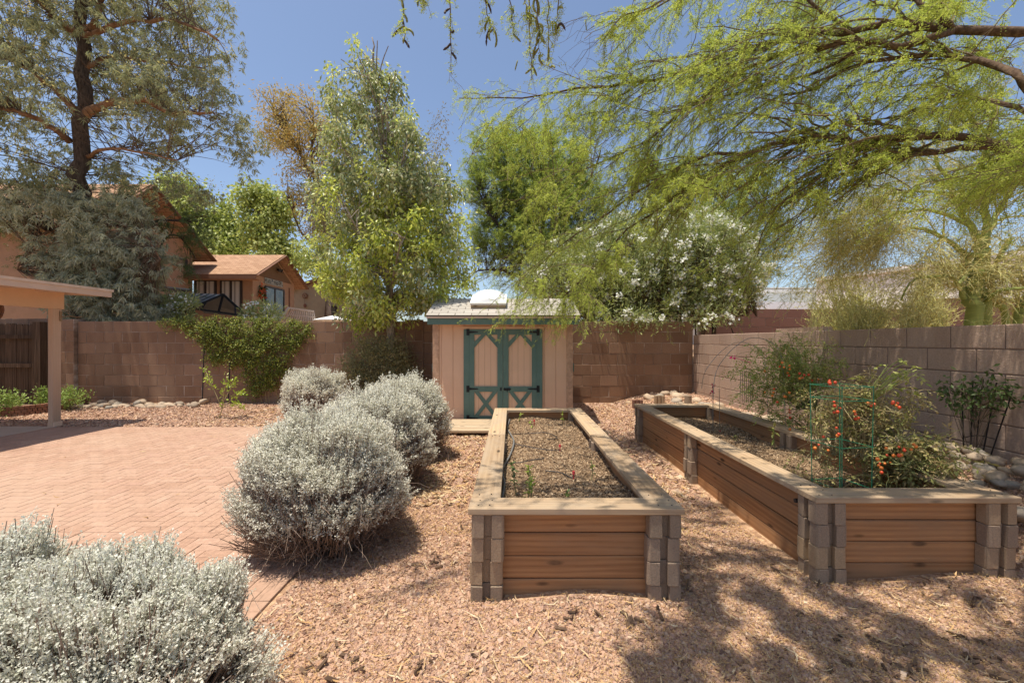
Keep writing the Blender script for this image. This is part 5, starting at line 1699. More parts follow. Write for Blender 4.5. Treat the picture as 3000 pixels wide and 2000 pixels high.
# ------------------------------------------------------------------ more distant trees
def far_tree(name, label, prof, Y0, n, per, sig, Lf, Wf, lm_, trunk_px, bark, shell=0.55, down=0.4, gaps_=(), depth=0.9, tr=0.16, zbase=0.5, extra=None):
    t0 = P(trunk_px[-1][0], 1000, Y0); t0[2] = zbase
    o = leafy(name, label, 'tree', t0)
    pts = [t0] + [P(a, b, Y0) for a, b in trunk_px[::-1]]
    lm2 = limbs([(pts, tr, tr * 0.25)], 20)
    for ex in (extra or []):
        lm2 += limbs([([P(a, b, Y0 + dy) for a, b, dy in ex], tr * 0.5, tr * 0.12)], 20)
    c = profile_points(prof, Y0, n, depth, shell)
    px_ = 1500 + c[:, 0] / c[:, 1] * F; py_ = 1000 - (c[:, 2] - H) / c[:, 1] * F
    ok_ = np.ones(len(c), bool)
    for gx2, gy2, gr2 in gaps_:
        ok_ &= (px_ - gx2) ** 2 + (py_ - gy2) ** 2 > gr2 ** 2
    sc_ = 26.0 / Y0
    ok_ &= np.sin(c[:, 0] * 1.9 * sc_ + 2 * np.sin(c[:, 2] * 0.8)) * np.cos(c[:, 2] * 1.7 * sc_ + c[:, 1]) + 0.4 * np.sin(c[:, 1] * 2 + c[:, 2] * 2.3) > -0.3
    c = c[ok_]
    m2 = MB()
    for p2_, r2 in lm2: m2.tube(p2_, r2, 8)
    m2.build('trunk', bark, o)
    tw2 = attach(c, np.vstack([skel_of(lm2)[6:]]), 5, up=0.35)
    MB().tubes(tw2, np.broadcast_to(np.linspace(tr * 0.16, tr * 0.03, 5), (len(c), 5)), 3).build('branches', bark, o)
    m2 = MB(); clump_leaves(m2, c, per, sig, Lf, Wf, down=down); m2.build('crown', lm_, o)
    return o


gY = 26.0
far_tree('golden_tree', 'slim tree with golden brown foliage, rising behind the left side of the leafy tree',
         [(262, 860, 900), (290, 770, 930), (330, 765, 955), (380, 768, 985), (430, 775, 990), (480, 830, 990), (540, 850, 1000), (600, 850, 1000), (660, 880, 1000), (700, 900, 990)], gY, 560, 34, (0.30, 0.30, 0.20), (0.14, 0.26), (0.05, 0.08), L['gold'],
         [(930, 500), (945, 640), (955, 760), (960, 860)], L['mes_bark'], 0.6, gaps_=[(850, 450, 30), (880, 520, 25), (900, 620, 20)], tr=0.2,
         extra=[[(950, 720, 0), (900, 500, 0), (860, 420, 0), (800, 330, 0)], [(950, 700, 0), (915, 480, 0.5), (920, 330, 0.5)], [(955, 740, 0), (890, 690, -0.5), (840, 580, -0.5)]])
far_tree('dull_tree', 'dull brown green tree seen behind both sides of the leafy tree', [(330, 1270, 1300), (420, 1240, 1308), (470, 1200, 1315), (540, 1000, 1280), (560, 860, 1000), (640, 880, 1000), (700, 900, 1000)], gY - 1, 150, 44, (0.34, 0.34, 0.3), (0.14, 0.26), (0.04, 0.06), L['dull'], [(1120, 560), (1100, 860)], L['mes_bark'], 0.6, tr=0.2)
aY = 30.0
far_tree('bright_tree', 'bright green tree behind the gable of the tall house', [(520, 490, 530), (545, 480, 580), (590, 475, 620), (640, 490, 650), (690, 500, 690), (740, 520, 700), (780, 560, 700)], aY, 330, 48, (0.42, 0.42, 0.32), (0.20, 0.34), (0.12, 0.2), L['ash'], [(600, 640), (610, 780)], L['grey_bark'], 0.5, 0.5)
far_tree('bright_tree', 'narrow pointed bright green tree between the two rounder bright green trees', [(575, 668, 676), (610, 655, 692), (660, 640, 700), (720, 620, 715), (770, 620, 712)], aY + 1, 130, 48, (0.36, 0.36, 0.32), (0.2, 0.32), (0.12, 0.2), L['ash'], [(672, 640), (672, 800)], L['grey_bark'], 0.55, 0.5)
far_tree('bright_tree', 'upright bright green tree rising behind the ridge of the single storey wing', [(535, 760, 775), (555, 715, 810), (600, 712, 840), (650, 715, 842), (700, 720, 835), (740, 730, 880), (775, 760, 890), (800, 860, 885)], aY - 1, 300, 48, (0.36, 0.36, 0.32), (0.2, 0.32), (0.12, 0.2), L['ash'], [(775, 620), (772, 800)], L['grey_bark'], 0.5, 0.5)
far_tree('bright_tree', 'small pale tree peeping under the leafy tree left of its trunk', [(690, 905, 950), (740, 870, 1000), (800, 900, 1010)], 22.0, 70, 40, (0.3, 0.3, 0.2), (0.14, 0.22), (0.05, 0.09), L['ash'], [(960, 760), (965, 850)], L['grey_bark'], 0.6, 0.5)

# feathery green tree behind the shed
mY = 14.2
mt = leafy('feathery_tree', 'bright feathery green tree behind the shed, between the leafy tree and the oleander', 'tree', P(1590, 1000, mY))
base = P(1592, 1000, mY); base[2] = 0.5
Lm = [([base, P(1590, 900, mY), P(1580, 800, mY), P(1560, 745, mY)], 0.16, 0.10),
      ([P(1565, 760, mY), P(1520, 700, mY - .3), P(1450, 650, mY - .5), P(1400, 560, mY - .7)], 0.09, 0.02),
      ([P(1562, 750, mY), P(1530, 690, mY), P(1480, 560, mY), P(1440, 430, mY)], 0.08, 0.02),
      ([P(1575, 790, mY), P(1590, 660, mY + .3), P(1590, 520, mY + .3), P(1560, 430, mY + .3)], 0.10, 0.02),
      ([P(1575, 770, mY), P(1660, 640, mY), P(1730, 520, mY), P(1760, 440, mY)], 0.09, 0.02),
      ([P(1580, 830, mY), P(1500, 800, mY - .5), P(1430, 790, mY - .8), P(1380, 800, mY - 1)], 0.06, 0.015),
      ([P(1585, 800, mY), P(1700, 720, mY - .5), P(1850, 640, mY - .5), P(1950, 600, mY)], 0.08, 0.02),
      ([P(1585, 820, mY), P(1750, 700, mY + 1), P(2000, 560, mY + 1), P(2200, 500, mY + 1)], 0.08, 0.02),
      ([P(2180, 900, mY), P(2190, 760, mY), P(2220, 660, mY), P(2250, 560, mY)], 0.10, 0.03),
      ([P(2185, 780, mY), P(2140, 650, mY), P(2100, 560, mY), P(2060, 480, mY)], 0.08, 0.02)]
lm = limbs(Lm, 14)
m_ = MB()
for p_, r_ in lm: m_.tube(p_, r_, 8)
m_.build('trunk', L['dark_bark'], mt)
prof = [(385, 1400, 1420), (410, 1395, 1560), (450, 1370, 1700), (500, 1362, 1760), (560, 1355, 1800), (620, 1360, 1820), (680, 1375, 1800), (740, 1385, 1760), (800, 1400, 1700), (850, 1420, 1650)]
c_ = profile_points(prof, mY, 900, 0.8, 0.55)
cB = profile_points([(480, 1800, 2200), (540, 1800, 2300), (600, 1850, 2340), (660, 1900, 2340), (720, 2000, 2330), (790, 2120, 2300), (830, 2180, 2260)], mY, 330, 0.6, 0.6)
c_ = np.vstack([c_, cB])
tw = attach(c_, skel_of(lm)[8:], 6, up=0.35)
s1, r1 = sprout(tw, np.broadcast_to(np.linspace(0.012, 0.005, 6), (len(c_), 6)), 5200, (0.35, 0.8), follow=0.7, spread=0.6, bias=(-0.15, 0, 0.45), t0=0.45, thin=0.5, droop=0.1)
m_ = MB().tubes(tw, np.broadcast_to(np.linspace(0.012, 0.004, 6), (len(c_), 6)), 3).tubes(s1, r1, 3); m_.build('branches', L['dark_bark'], mt)
pos, d = along(s1, 10)
m_ = MB(); fronds(m_, pos, d * 0.8 + rand_unit(len(pos)) * 0.7, rng.uniform(0.10, 0.18, len(pos)), 4, 0.066, 0.017)
m_.build('crown', L['feather'], mt)

# ------------------------------------------------------------------ white oleander
oY = 11.2
ol = leafy('oleander', 'big oleander covered in white blossom behind the back wall right of the shed', 'shrub', P(1900, 1000, oY))
prof = [(612, 1880, 2040), (650, 1800, 2130), (690, 1700, 2190), (730, 1600, 2225), (780, 1550, 2240), (830, 1530, 2235), (880, 1560, 2215), (920, 1690, 2180), (945, 1720, 2000)]
c_ = profile_points(prof, oY, 900, 0.55, 0.5)
c_[:, 1] = np.where(c_[:, 2] < 2.15, np.minimum(c_[:, 1], 9.9 + rng.uniform(-0.25, 0.0, len(c_))), c_[:, 1])
st = np.stack([np.linspace(2.3, 6.2, 30), np.full(30, oY), np.full(30, 0.6)], 1) + rng.normal(0, 0.2, (30, 3))
st[:, 2] = 0.6
tw = attach(c_, np.vstack([st, st + A([0, -0.2, 0.9]), st + A([0, -0.3, 1.6])]), 6, up=0.3)
m_ = MB().tubes(tw, np.broadcast_to(np.linspace(0.02, 0.005, 6), (len(c_), 6)), 3)
for k in range(14):
    q0 = A([rng.uniform(3.0, 4.6), 10.5, 0.5]); q1 = q0 + A([rng.normal(0, 0.3), 0, 1.6]); q2 = q1 + A([rng.normal(0, 0.5), -0.2, 0.9])
    m_.tube(smooth_path([q0, q1, q2], 8), 0.022, 5)
m_.build('stems', L['mes_bark'], ol)
m_ = MB(); clump_leaves(m_, c_, 78, (0.125, 0.12, 0.13), (0.09, 0.15), (0.02, 0.03), down=-0.1, outw=0.6); m_.build('leaves', L['oleander'], ol)
fl = c_[(rng.uniform(0, 1, len(c_)) < 0.6 + 0.14 * (c_[:, 0] - 2.5))]
fp = fl + unit(fl - fl.mean(0) + A([0, -1.2, 0.8])) * 0.13 + rng.normal(0, 0.05, fl.shape)
m_ = MB()
nf = 16
cen = np.repeat(fp, nf, 0) + rng.normal(0, 0.045, (len(fp) * nf, 3))
nr = unit(rand_unit(len(cen)) + A([0, -0.8, 0.7]))
tx = unit(np.cross(nr, rand_unit(len(cen)))); ty = np.cross(nr, tx)
for k in range(5):
    a_ = k * 2 * math.pi / 5
    m_.leaves(cen, tx * math.cos(a_) + ty * math.sin(a_) + nr * 0.25, 0.034, 0.030, nor=nr, wide=0.6)
m_.build('blossom', L['white_petal'], ol)
# white flowering bush tops behind the gazebo wall
for lab, pr_, nn in (('small white flowering oleander left of the gazebo, above the vine', [(870, 520, 560), (890, 430, 560), (920, 425, 560), (945, 430, 550)], 90),
                     ('small white flowering oleander right of the gazebo, before the railing', [(900, 725, 800), (918, 715, 828), (942, 715, 830)], 34)):
    o = leafy('oleander', lab, 'shrub', P(sum(p[1] for p in pr_) / len(pr_), 1000, 11.4))
    c_ = profile_points(pr_, 11.4, nn, 0.5, 0.5)
    tw = attach(c_, np.stack([np.linspace(c_[:, 0].min(), c_[:, 0].max(), 8), np.full(8, 11.4), np.full(8, 0.8)], 1), 5, up=0.2)
    MB().tubes(tw, np.broadcast_to(np.linspace(0.012, 0.004, 5), (len(c_), 5)), 3).build('stems', L['mes_bark'], o)
    m_ = MB(); clump_leaves(m_, c_, 34, (0.10, 0.10, 0.09), (0.10, 0.16), (0.02, 0.03), down=-0.2, outw=0.6); m_.build('leaves', L['oleander'], o)
    fp = c_[rng.uniform(0, 1, nn) < 0.4]
    cen = np.repeat(fp, 9, 0) + rng.normal(0, 0.045, (len(fp) * 9, 3)) + A([0, -0.1, 0.08])
    nr = unit(rand_unit(len(cen)) + A([0, -0.8, 0.7])); tx = unit(np.cross(nr, rand_unit(len(cen)))); ty = np.cross(nr, tx)
    m_ = MB()
    for k in range(5):
        a_ = k * 2 * math.pi / 5
        m_.leaves(cen, tx * math.cos(a_) + ty * math.sin(a_) + nr * 0.25, 0.03, 0.026, nor=nr, wide=0.6)
    m_.build('blossom', L['white_petal'], o)

# ------------------------------------------------------------------ vine on the back wall
vn = leafy('wall_vine', 'yellow green vine spilling over the back wall left of the leafy tree', 'vine', (P(760, 1000, WY)[0], WY - 0.1, 0.1))
poly = [(468, 938), (500, 930), (700, 926), (905, 936), (925, 945), (905, 975), (880, 1010), (862, 1050), (848, 1085), (835, 1120), (815, 1105), (795, 1160), (770, 1120), (745, 1175), (728, 1110), (700, 1075), (660, 1060), (620, 1060), (600, 1010), (560, 975), (520, 950), (490, 960)]
xy = poly_sample(poly, 600)
cx_, cy_ = xy[:, 0], xy[:, 1]
thick = 0.03 + 0.13 * np.exp(-((cx_ - 760) / 95) ** 2) * (cy_ > 945) * np.exp(-((cy_ - 1020) / 90) ** 2) + 0.04
Yv = 9.97 - thick * rng.uniform(0.25, 1, len(xy))
Yv = np.where(cy_ < 945, Yv + 0.12, Yv)
c_ = np.stack([(cx_ - 1500) / F * Yv, Yv, H - (cy_ - 1000) / F * Yv], 1)
m_ = MB()
n = len(c_)
s_ = np.linspace(0, 1, 6)[None, :, None]
e_ = c_ + np.stack([rng.normal(0, 0.07, n), rng.normal(-0.02, 0.03, n), -rng.uniform(0.02, 0.2, n)], 1)
pth = c_[:, None] * (1 - s_) + e_[:, None] * s_ + np.sin(s_ * 3.14) * A([0, -0.05, 0.03])
pth[..., 1] = np.minimum(pth[..., 1], 9.985)
m_.tubes(pth, np.full((n, 6), 0.0028), 3); 
for k in range(7):
    xa = rng.uniform(700, 820)
    q_ = [P(xa + rng.normal(0, 10), 1195, 9.93), P(xa + rng.normal(0, 14), 1100, 9.93), P(xa + rng.normal(0, 25), 1000, 9.9), P(xa + rng.normal(0, 40), 945, 9.95)]
    m_.tube(smooth_path(q_, 10), 0.007, 4)
m_.build('stems', L['tan_stem'], vn)
pos, d = along(pth, 26, 0, 1)
N = len(pos)
pos = pos + rng.normal(0, 0.035, (N, 3)); pos[:, 1] = np.minimum(pos[:, 1], 9.985)
m_ = MB(); m_.leaves(pos, rand_unit(N) + A([0, -0.5, -0.5]), rng.uniform(0.035, 0.06, N), rng.uniform(0.018, 0.032, N), nor=unit(rand_unit(N) * 0.8 + A([0, -0.4, 1.0])), fold=0.1)
m_.build('leaves', L['vine'], vn)
for xa, ya, yb2, lab in ((596, 1020, 1196, 'thin black stake standing left of the citrus sapling against the back wall'), (672, 1060, 1190, 'thin black stake half hidden by the hanging vine, right of the sapling')):
    a, b = P(xa + 2, ya, 9.75), P(xa - 4, yb2, 9.75)
    tag(MB().tube([a, b], 0.011, 6).build('garden_stake', M['black'], origin=b), lab, 'stake')

# ------------------------------------------------------------------ citrus sapling
cYs = 8.55
cs = leafy('citrus_sapling', 'small bright green citrus sapling in the gravel before the vine', 'sapling', P(640, 1226, cYs))
b0 = P(640, 1232, cYs)
specs = [([b0, P(650, 1200, cYs), P(655, 1160, cYs - .05), P(665, 1095, cYs - .1)], 0.012, 0.004), ([P(650, 1195, cYs), P(630, 1150, cYs), P(612, 1110, cYs), P(600, 1080, cYs + .1)], 0.009, 0.003),
         ([P(650, 1198, cYs), P(690, 1160, cYs), P(712, 1150, cYs)], 0.007, 0.003), ([P(652, 1180, cYs), P(680, 1130, cYs + .1), P(690, 1110, cYs + .1)], 0.006, 0.003), ([P(650, 1195, cYs), P(680, 1185, cYs - .1), P(712, 1190, cYs - .15)], 0.006, 0.003)]
lm = limbs(specs, 8)
m_ = MB()
for p_, r_ in lm: m_.tube(p_, r_, 6)
m_.build('stem', L['tan_stem'], cs)
pp_ = np.stack([p for p, _ in lm]); pos, d = along(pp_, 44, 0.4, 1.03)
N = len(pos); pos = pos + rng.normal(0, 0.03, (N, 3))
m_ = MB(); m_.leaves(pos, rand_unit(N) + d * 0.5, rng.uniform(0.05, 0.085, N), rng.uniform(0.025, 0.04, N), nor=unit(rand_unit(N) + A([0, 0, 1])), fold=0.08); m_.build('leaves', L['citrus'], cs)

# plants in the brick planter
for lab, pr_, Yp, nn in (('leafy green plant at the left picture edge in the brick edged strip', [(1140, 20, 35), (1160, -30, 55), (1190, -40, 62), (1210, -30, 60)], 8.75, 55),
                         ('leafy green plant just left of the patio cover post', [(1138, 118, 140), (1155, 100, 150), (1180, 112, 150)], 9.2, 24),
                         ('leafy green plant just right of the patio cover post', [(1138, 186, 200), (1150, 180, 262), (1170, 178, 262), (1185, 180, 230)], 9.25, 34)):
    o = leafy('bedding_plant', lab, 'plant', P((pr_[0][1] + pr_[0][2]) / 2, 1195, Yp), 'plants in the brick edged strip')
    c_ = profile_points(pr_, Yp, nn, 0.9, 0.6)
    tw = attach(c_, P((pr_[0][1] + pr_[0][2]) / 2, 1205, Yp)[None], 4, up=0)
    MB().tubes(tw, np.full((nn, 4), 0.003), 3).build('stems', L['stem'], o)
    m_ = MB(); clump_leaves(m_, c_, 16, (0.045, 0.045, 0.05), (0.04, 0.07), (0.02, 0.035), down=-0.3, outw=0.5); m_.build('leaves', L['mint'], o)

# ------------------------------------------------------------------ big overhanging mesquite at right
root = A([4.02, 2.3, 0.40])
me_ = leafy('mesquite_tree', 'big overhanging mesquite whose dark branches and feathery leaves fill the upper right', 'tree', root)
fork = A([4.25, 2.5, 2.0])
f2 = A([4.4, 2.7, 2.6])
def pl(*q): return [P(*a) for a in q]
spec = [
    ([root - A([0, 0, 0.1]), A([4.05, 2.35, 1.0]), fork, f2], 0.15, 0.11),
    ([f2] + pl((3150, 105, 3.5), (3000, 95, 3.6), (2800, 88, 3.8), (2640, 70, 4.0), (2500, 90, 4.2), (2380, 100, 4.5), (2200, 140, 4.9), (2050, 190, 5.3), (1900, 235, 5.6), (1750, 255, 5.9), (1600, 280, 6.2), (1450, 290, 6.4), (1345, 288, 6.5)), 0.046, 0.006),
    (pl((2790, 92, 3.8), (2640, 135, 3.9), (2560, 118, 4.0), (2420, 130, 4.2), (2280, 165, 4.5), (2130, 230, 4.8), (2000, 330, 5.2), (1880, 420, 5.6), (1750, 480, 6.0), (1640, 530, 6.3)), 0.034, 0.006),
    ([fork] + pl((3200, 560, 3.3), (3000, 455, 3.6), (2870, 410, 3.8), (2700, 393, 4.0), (2540, 420, 4.2), (2440, 400, 4.4), (2290, 418, 4.7), (2190, 460, 5.0), (2080, 500, 5.3), (1950, 600, 5.7), (1830, 680, 6.1), (1740, 780, 6.5), (1650, 870, 6.9)), 0.046, 0.006),
    (pl((2190, 460, 5.0), (2100, 450, 5.1), (2020, 480, 5.3), (1900, 540, 5.6), (1760, 640, 6.0), (1640, 720, 6.4), (1560, 800, 6.8)), 0.024, 0.005),
    ([f2] + pl((3180, 420, 3.1), (3000, 245, 3.3), (2940, 200, 3.5), (2820, 168, 3.7), (2650, 170, 4.0), (2480, 200, 4.3), (2370, 265, 4.6), (2250, 300, 5.0), (2120, 400, 5.3), (1990, 520, 5.7)), 0.036, 0.006),
    (pl((3000, 458, 3.6), (2900, 430, 3.75), (2760, 442, 3.9), (2600, 470, 4.2), (2450, 500, 4.6), (2330, 560, 5.0), (2250, 650, 5.4), (2210, 740, 5.7)), 0.034, 0.006),
    (pl((3080, 380, 3.3), (3000, 322, 3.4), (2870, 288, 3.6), (2770, 283, 3.8), (2690, 318, 4.0), (2590, 350, 4.3), (2480, 360, 4.6)), 0.022, 0.005),
    (pl((2500, 95, 4.2), (2380, 10, 4.2), (2300, -80, 4.3)), 0.022, 0.008),
    (pl((2790, 90, 3.8), (2740, 40, 3.8), (2650, -10, 4.0), (2500, -60, 4.3), (2300, -100, 4.7), (2100, -60, 5.0), (1900, 30, 5.4), (1780, 70, 5.6)), 0.028, 0.006),
    (pl((2560, 118, 4.0), (2400, 210, 4.6), (2250, 250, 5.0), (2100, 290, 5.4), (1940, 330, 5.8), (1800, 300, 6.2)), 0.02, 0.005),
    ([f2, A([3.6, 2.5, 3.7]), A([2.6, 2.4, 4.55]), A([1.6, 2.5, 4.8]), A([0.8, 2.6, 4.85]), A([0.2, 2.7, 4.75]), A([-0.7, 2.8, 4.7])], 0.06, 0.006),
    ([f2, A([3.4, 1.6, 3.6]), A([2.3, 1.1, 4.1]), A([1.3, 0.9, 4.15]), A([0.5, 0.7, 4.1])], 0.055, 0.008),
    ([f2, A([4.1, 2.5, 3.7]), A([3.0, 2.6, 4.5]), A([2.2, 3.3, 4.9]), A([1.2, 3.5, 5.2]), A([0.5, 3.6, 5.2])], 0.05, 0.008),
    ([f2, A([4.1, 1.2, 3.5]), A([3.6, 0.2, 4.0])], 0.05, 0.01),
]
lm = limbs(spec, 26)
m_ = MB()
for p_, r_ in lm[:1]: m_.tube(p_, r_, 12)
m_.build('trunk', L['mes_bark'], me_, smooth=True)
m_ = MB()
for p_, r_ in lm[1:]: m_.tube(p_, r_, 8)
pp_ = np.stack([p for p, _ in lm[1:]]); rr_ = np.stack([r for _, r in lm[1:]])
s1, r1 = sprout(pp_, rr_, 430, (0.5, 1.35), K=8, bias=(-0.30, 0.12, 0.06), follow=0.75, spread=0.55, droop=0.28, t0=0.25, thin=0.45, wob=0.07)
r1 = np.maximum(r1, 0.004)
s2, r2 = sprout(s1, r1, 2100, (0.22, 0.6), K=6, bias=(-0.12, 0, -0.12), follow=0.7, spread=0.65, droop=0.30, t0=0.15, thin=0.55, wob=0.10)
r2 = np.clip(r2, 0.0022, 0.006)
m_.build('limbs', L['mes_bark'], me_, smooth=True)
# leafy sprays filling the canopy out to its edges, and the roof of it over the near ground
cpoly = [(1345, 280), (1500, 255), (1700, 210), (1790, 110), (1900, 20), (2100, -70), (3060, -70), (3060, 610), (2850, 590), (2700, 580), (2500, 585), (2350, 600), (2200, 605), (2050, 590), (1950, 620), (1870, 690), (1770, 830), (1710, 920), (1620, 920), (1560, 850), (1490, 800), (1540, 690), (1520, 560), (1480, 470), (1400, 420)]
cp = poly_sample(cpoly, 900)
gn_ = np.sin(cp[:, 0] / 61 + 1.3 * np.sin(cp[:, 1] / 83)) * np.cos(cp[:, 1] / 47 + np.sin(cp[:, 0] / 97)) + 0.5 * np.sin(cp[:, 0] / 29 + cp[:, 1] / 37)
cp = cp[gn_ > np.interp(cp[:, 0], [1300, 1800, 2300, 3000], [0.25, 0.1, 0.24, 0.3])]
cyd = np.interp(cp[:, 0], [1300, 1600, 2000, 2500, 3060], [6.7, 6.4, 5.4, 4.4, 3.7]) + rng.normal(0, 0.45, len(cp))
cc_ = np.stack([(cp[:, 0] - 1500) / F * cyd, cyd, H - (cp[:, 1] - 1000) / F * cyd], 1)
# sprays above the picture's top edge, which dapple the near ground and the front rails
gg = np.stack(np.meshgrid(np.arange(-0.1, 4.3, 0.23), np.arange(1.6, 3.35, 0.23)), -1).reshape(-1, 2)
gg = gg + rng.uniform(-0.10, 0.10, gg.shape)
pk = np.where(gg[:, 1] < 2.4, 0.50 * sstep(-0.15, 0.6, gg[:, 0]), 0.42 * sstep(0.55, 1.3, gg[:, 0]))
gg = gg[rng.uniform(0, 1, len(gg)) < pk]
zz_ = (2.12 + 0.83 * gg[:, 1]) / 1.07 + rng.uniform(0, 0.5, len(gg))
ov0 = np.stack([gg[:, 0] - 0.21 * zz_, gg[:, 1] - 0.085 * zz_, zz_], 1)
ov = np.repeat(ov0, 3, 0) + rng.normal(0, 1, (len(ov0) * 3, 3)) * A([0.05, 0.05, 0.03])
cc_ = np.vstack([cc_, ov])
skm_ = np.vstack([np.concatenate([p for p, _ in lm[1:]]), s1[:, ::2].reshape(-1, 3)])
tc_ = attach(cc_, skm_, 7, up=0.25)
tc_[:, 1:-1] += np.cumsum(rng.normal(0, 0.012, tc_[:, 1:-1].shape), 1) * np.linspace(1, 0.2, 5)[None, :, None]
nc_ = len(cc_) - len(ov)
s3, r3 = sprout(tc_[:nc_], np.full((nc_, 7), 0.005), nc_ * 6, (0.15, 0.5), K=6, bias=(-0.25, 0.05, -0.22), follow=0.6, spread=0.6, droop=0.30, t0=0.35, thin=0.6, wob=0.10)
tco = tc_[len(cc_) - len(ov):]
s4, r4 = sprout(tco, np.full(tco.shape[:2], 0.004), len(ov) * 7, (0.06, 0.18), K=5, follow=0.5, spread=0.9, droop=0.25, t0=0.75, thin=0.6, wob=0.1)
s3 = s3
posc, dc = along(s3, 12, 0.05, 1.05)
pos4, d4 = along(s4, 12, 0.05, 1.05)
posc, dc = np.vstack([posc, pos4]), np.vstack([dc, d4])


def tw_ok(pth):
    yy_ = np.maximum(pth[..., 1], 0.1)
    x = 1500 + pth[..., 0] / yy_ * F; y = 1000 - (pth[..., 2] - H) / yy_ * F
    return ~(((x < 1740) & (y > -20) & (y < 235) & (pth[..., 1] < 5.2)) | ((x < 1330) & (y > -20))).any(1)


s1v, s2v, s3v, tcv = tw_ok(s1), tw_ok(s2), tw_ok(s3), tw_ok(tc_)
MB().tubes(s1[s1v], r1[s1v], 4).tubes(s2[s2v], r2[s2v], 3).tubes(tc_[tcv], np.broadcast_to(np.linspace(0.006, 0.0025, 7), (len(cc_), 7))[tcv], 3).tubes(s3[s3v], np.clip(r3, 0.0016, 0.003)[s3v], 3).tubes(s4, np.clip(r4, 0.0016, 0.003), 3).build('twigs', L['mes_twig'], me_)
pos, d = along(s2, 13, 0.05, 1.05)
pos1, d1 = along(s1, 9, 0.3, 1.0)
pos, d = np.vstack([pos, pos1, posc]), np.vstack([d, d1, dc])


def keep_view(pos):
    x = 1500 + pos[:, 0] / np.maximum(pos[:, 1], 0.1) * F; y = 1000 - (pos[:, 2] - H) / np.maximum(pos[:, 1], 0.1) * F
    bad = ((x - 1560) ** 2 / 240 ** 2 + (y - 130) ** 2 / 100 ** 2 < 1) & (pos[:, 1] > 0.2)
    bad |= (x < 1330) & (x > 0) & (y > -30)
    bad |= (x < 1760) & (y > -60) & (y < 235) & (pos[:, 1] < 5.2) & (pos[:, 1] > 0.2)
    return ~bad


k_ = keep_view(pos)
pos, d = pos[k_], d[k_]
n = len(pos)
m_ = MB(); fronds(m_, pos, d * 0.7 + rand_unit(n) * 0.75 + A([0, 0, -0.15]), rng.uniform(0.045, 0.085, n), 5, 0.025, 0.0082)
m_.build('crown', L['mesquite'], me_)


# hanging pods and the loose sprays along the top edge
def pod(mb, p0, d0, ln, rad, curl):
    d0 = unit(A(d0)); s0 = unit(np.cross(d0, rng.normal(size=3)))
    t_ = np.linspace(0, 1, 9)
    q = p0 + d0 * (t_ * ln)[:, None] + s0 * (curl * ln * (t_ * (1 - t_)) * 2)[:, None] + s0 * (curl * ln * 0.4 * t_ ** 3)[:, None]
    mb.tube(q, rad * A([0.35, 0.8, 1.0, 0.85, 1.05, 0.85, 1.0, 0.7, 0.15]), 6)


for px_, py0, py1, Yp, nn, dark in ((1185, -60, 120, 3.0, 7, 1), (1325, -70, 225, 3.0, 4, 2), (1430, -60, 90, 3.05, 5, 1), (1580, -90, 160, 2.9, 9, 0), (1610, -60, 200, 3.1, 2, 0), (1640, -60, 90, 2.9, 3, 1), (1500, -60, 95, 3.2, 2, 0), (1560, 60, 230, 3.3, 2, 0), (1245, -60, 15, 3.1, 2, 0), (1545, -60, 60, 3.0, 3, 0)):
    p0 = P(px_ - 10, py0 - 60, Yp); p1 = P(px_ - 5, (py0 + py1) / 2, Yp); p2 = P(px_ + rng.normal(0, 6), py1, Yp)
    q = smooth_path([p0, p1, p2], 12); q[1:] += rng.normal(0, 0.006, (11, 3))
    m_ = MB().tube(q, np.linspace(0.006, 0.002, 12), 5)
    tw, tr2 = sprout(q[None], np.full((1, 12), 0.003), 9, (0.05, 0.16), K=5, follow=0.7, spread=0.6, droop=0.2, t0=0.1)
    m_.tubes(tw, np.maximum(tr2, 0.0012), 3)
    m_.build('twigs', L['mes_twig'], me_)
    fp, fd = along(tw, 5, 0.2, 1.0)
    fp = np.vstack([fp, along(q[None], 14, 0.3, 1.0)[0]])
    m_ = MB(); fronds(m_, fp, rand_unit(len(fp)) + A([0, 0, -0.4]), rng.uniform(0.03, 0.06, len(fp)), 4, 0.018, 0.006); m_.build('leaf_sprays', L['mesquite'], me_)
    for k in range(nn):
        i_ = int(rng.integers(4, 12))
        isd = dark == 2 or (dark == 1 and k % 3 == 0)
        m_ = MB(); pod(m_, q[i_], A([rng.normal(0, 0.4), rng.normal(0, 0.4), -1.0 if not isd else -0.5]), rng.uniform(0.07, 0.13), 0.0085, rng.uniform(-0.5, 0.9))
        m_.build('pod', L['pod_dark'] if isd else L['pod'], me_, smooth=True)
    if px_ == 1185 or px_ == 1580:
        pass
# dense leafy tip hanging at the top, right of the pods
q = smooth_path([P(2000, -40, 3.3), P(1900, 25, 3.3), P(1830, 45, 3.3), P(1790, 85, 3.35), P(1775, 110, 3.35)], 14)
m_ = MB().tube(q, np.linspace(0.007, 0.002, 14), 5)
tw, tr2 = sprout(q[None], np.full((1, 14), 0.003), 22, (0.05, 0.15), K=4, follow=0.8, spread=0.5, droop=0.2, t0=0.1)
m_.tubes(tw, np.maximum(tr2, 0.0012), 3); m_.build('twigs', L['mes_twig'], me_)
fp, fd = along(tw, 7, 0.1, 1.0)
m_ = MB(); fronds(m_, fp, fd + rand_unit(len(fp)) * 0.5, rng.uniform(0.04, 0.07, len(fp)), 5, 0.02, 0.007); m_.build('leaf_sprays', L['mesquite'], me_)
m_ = MB()
kp = s2[rng.choice(len(s2), 240)]
vis = 1500 + kp[:, 4, 0] / kp[:, 4, 1] * F
for q in kp[(vis > 1400) & (vis < 3000)][:62]:
    pod(m_, q[4], A([rng.normal(0, 0.5), rng.normal(0, 0.5), -0.8]), rng.uniform(0.07, 0.13), 0.007, rng.uniform(-0.4, 0.9))
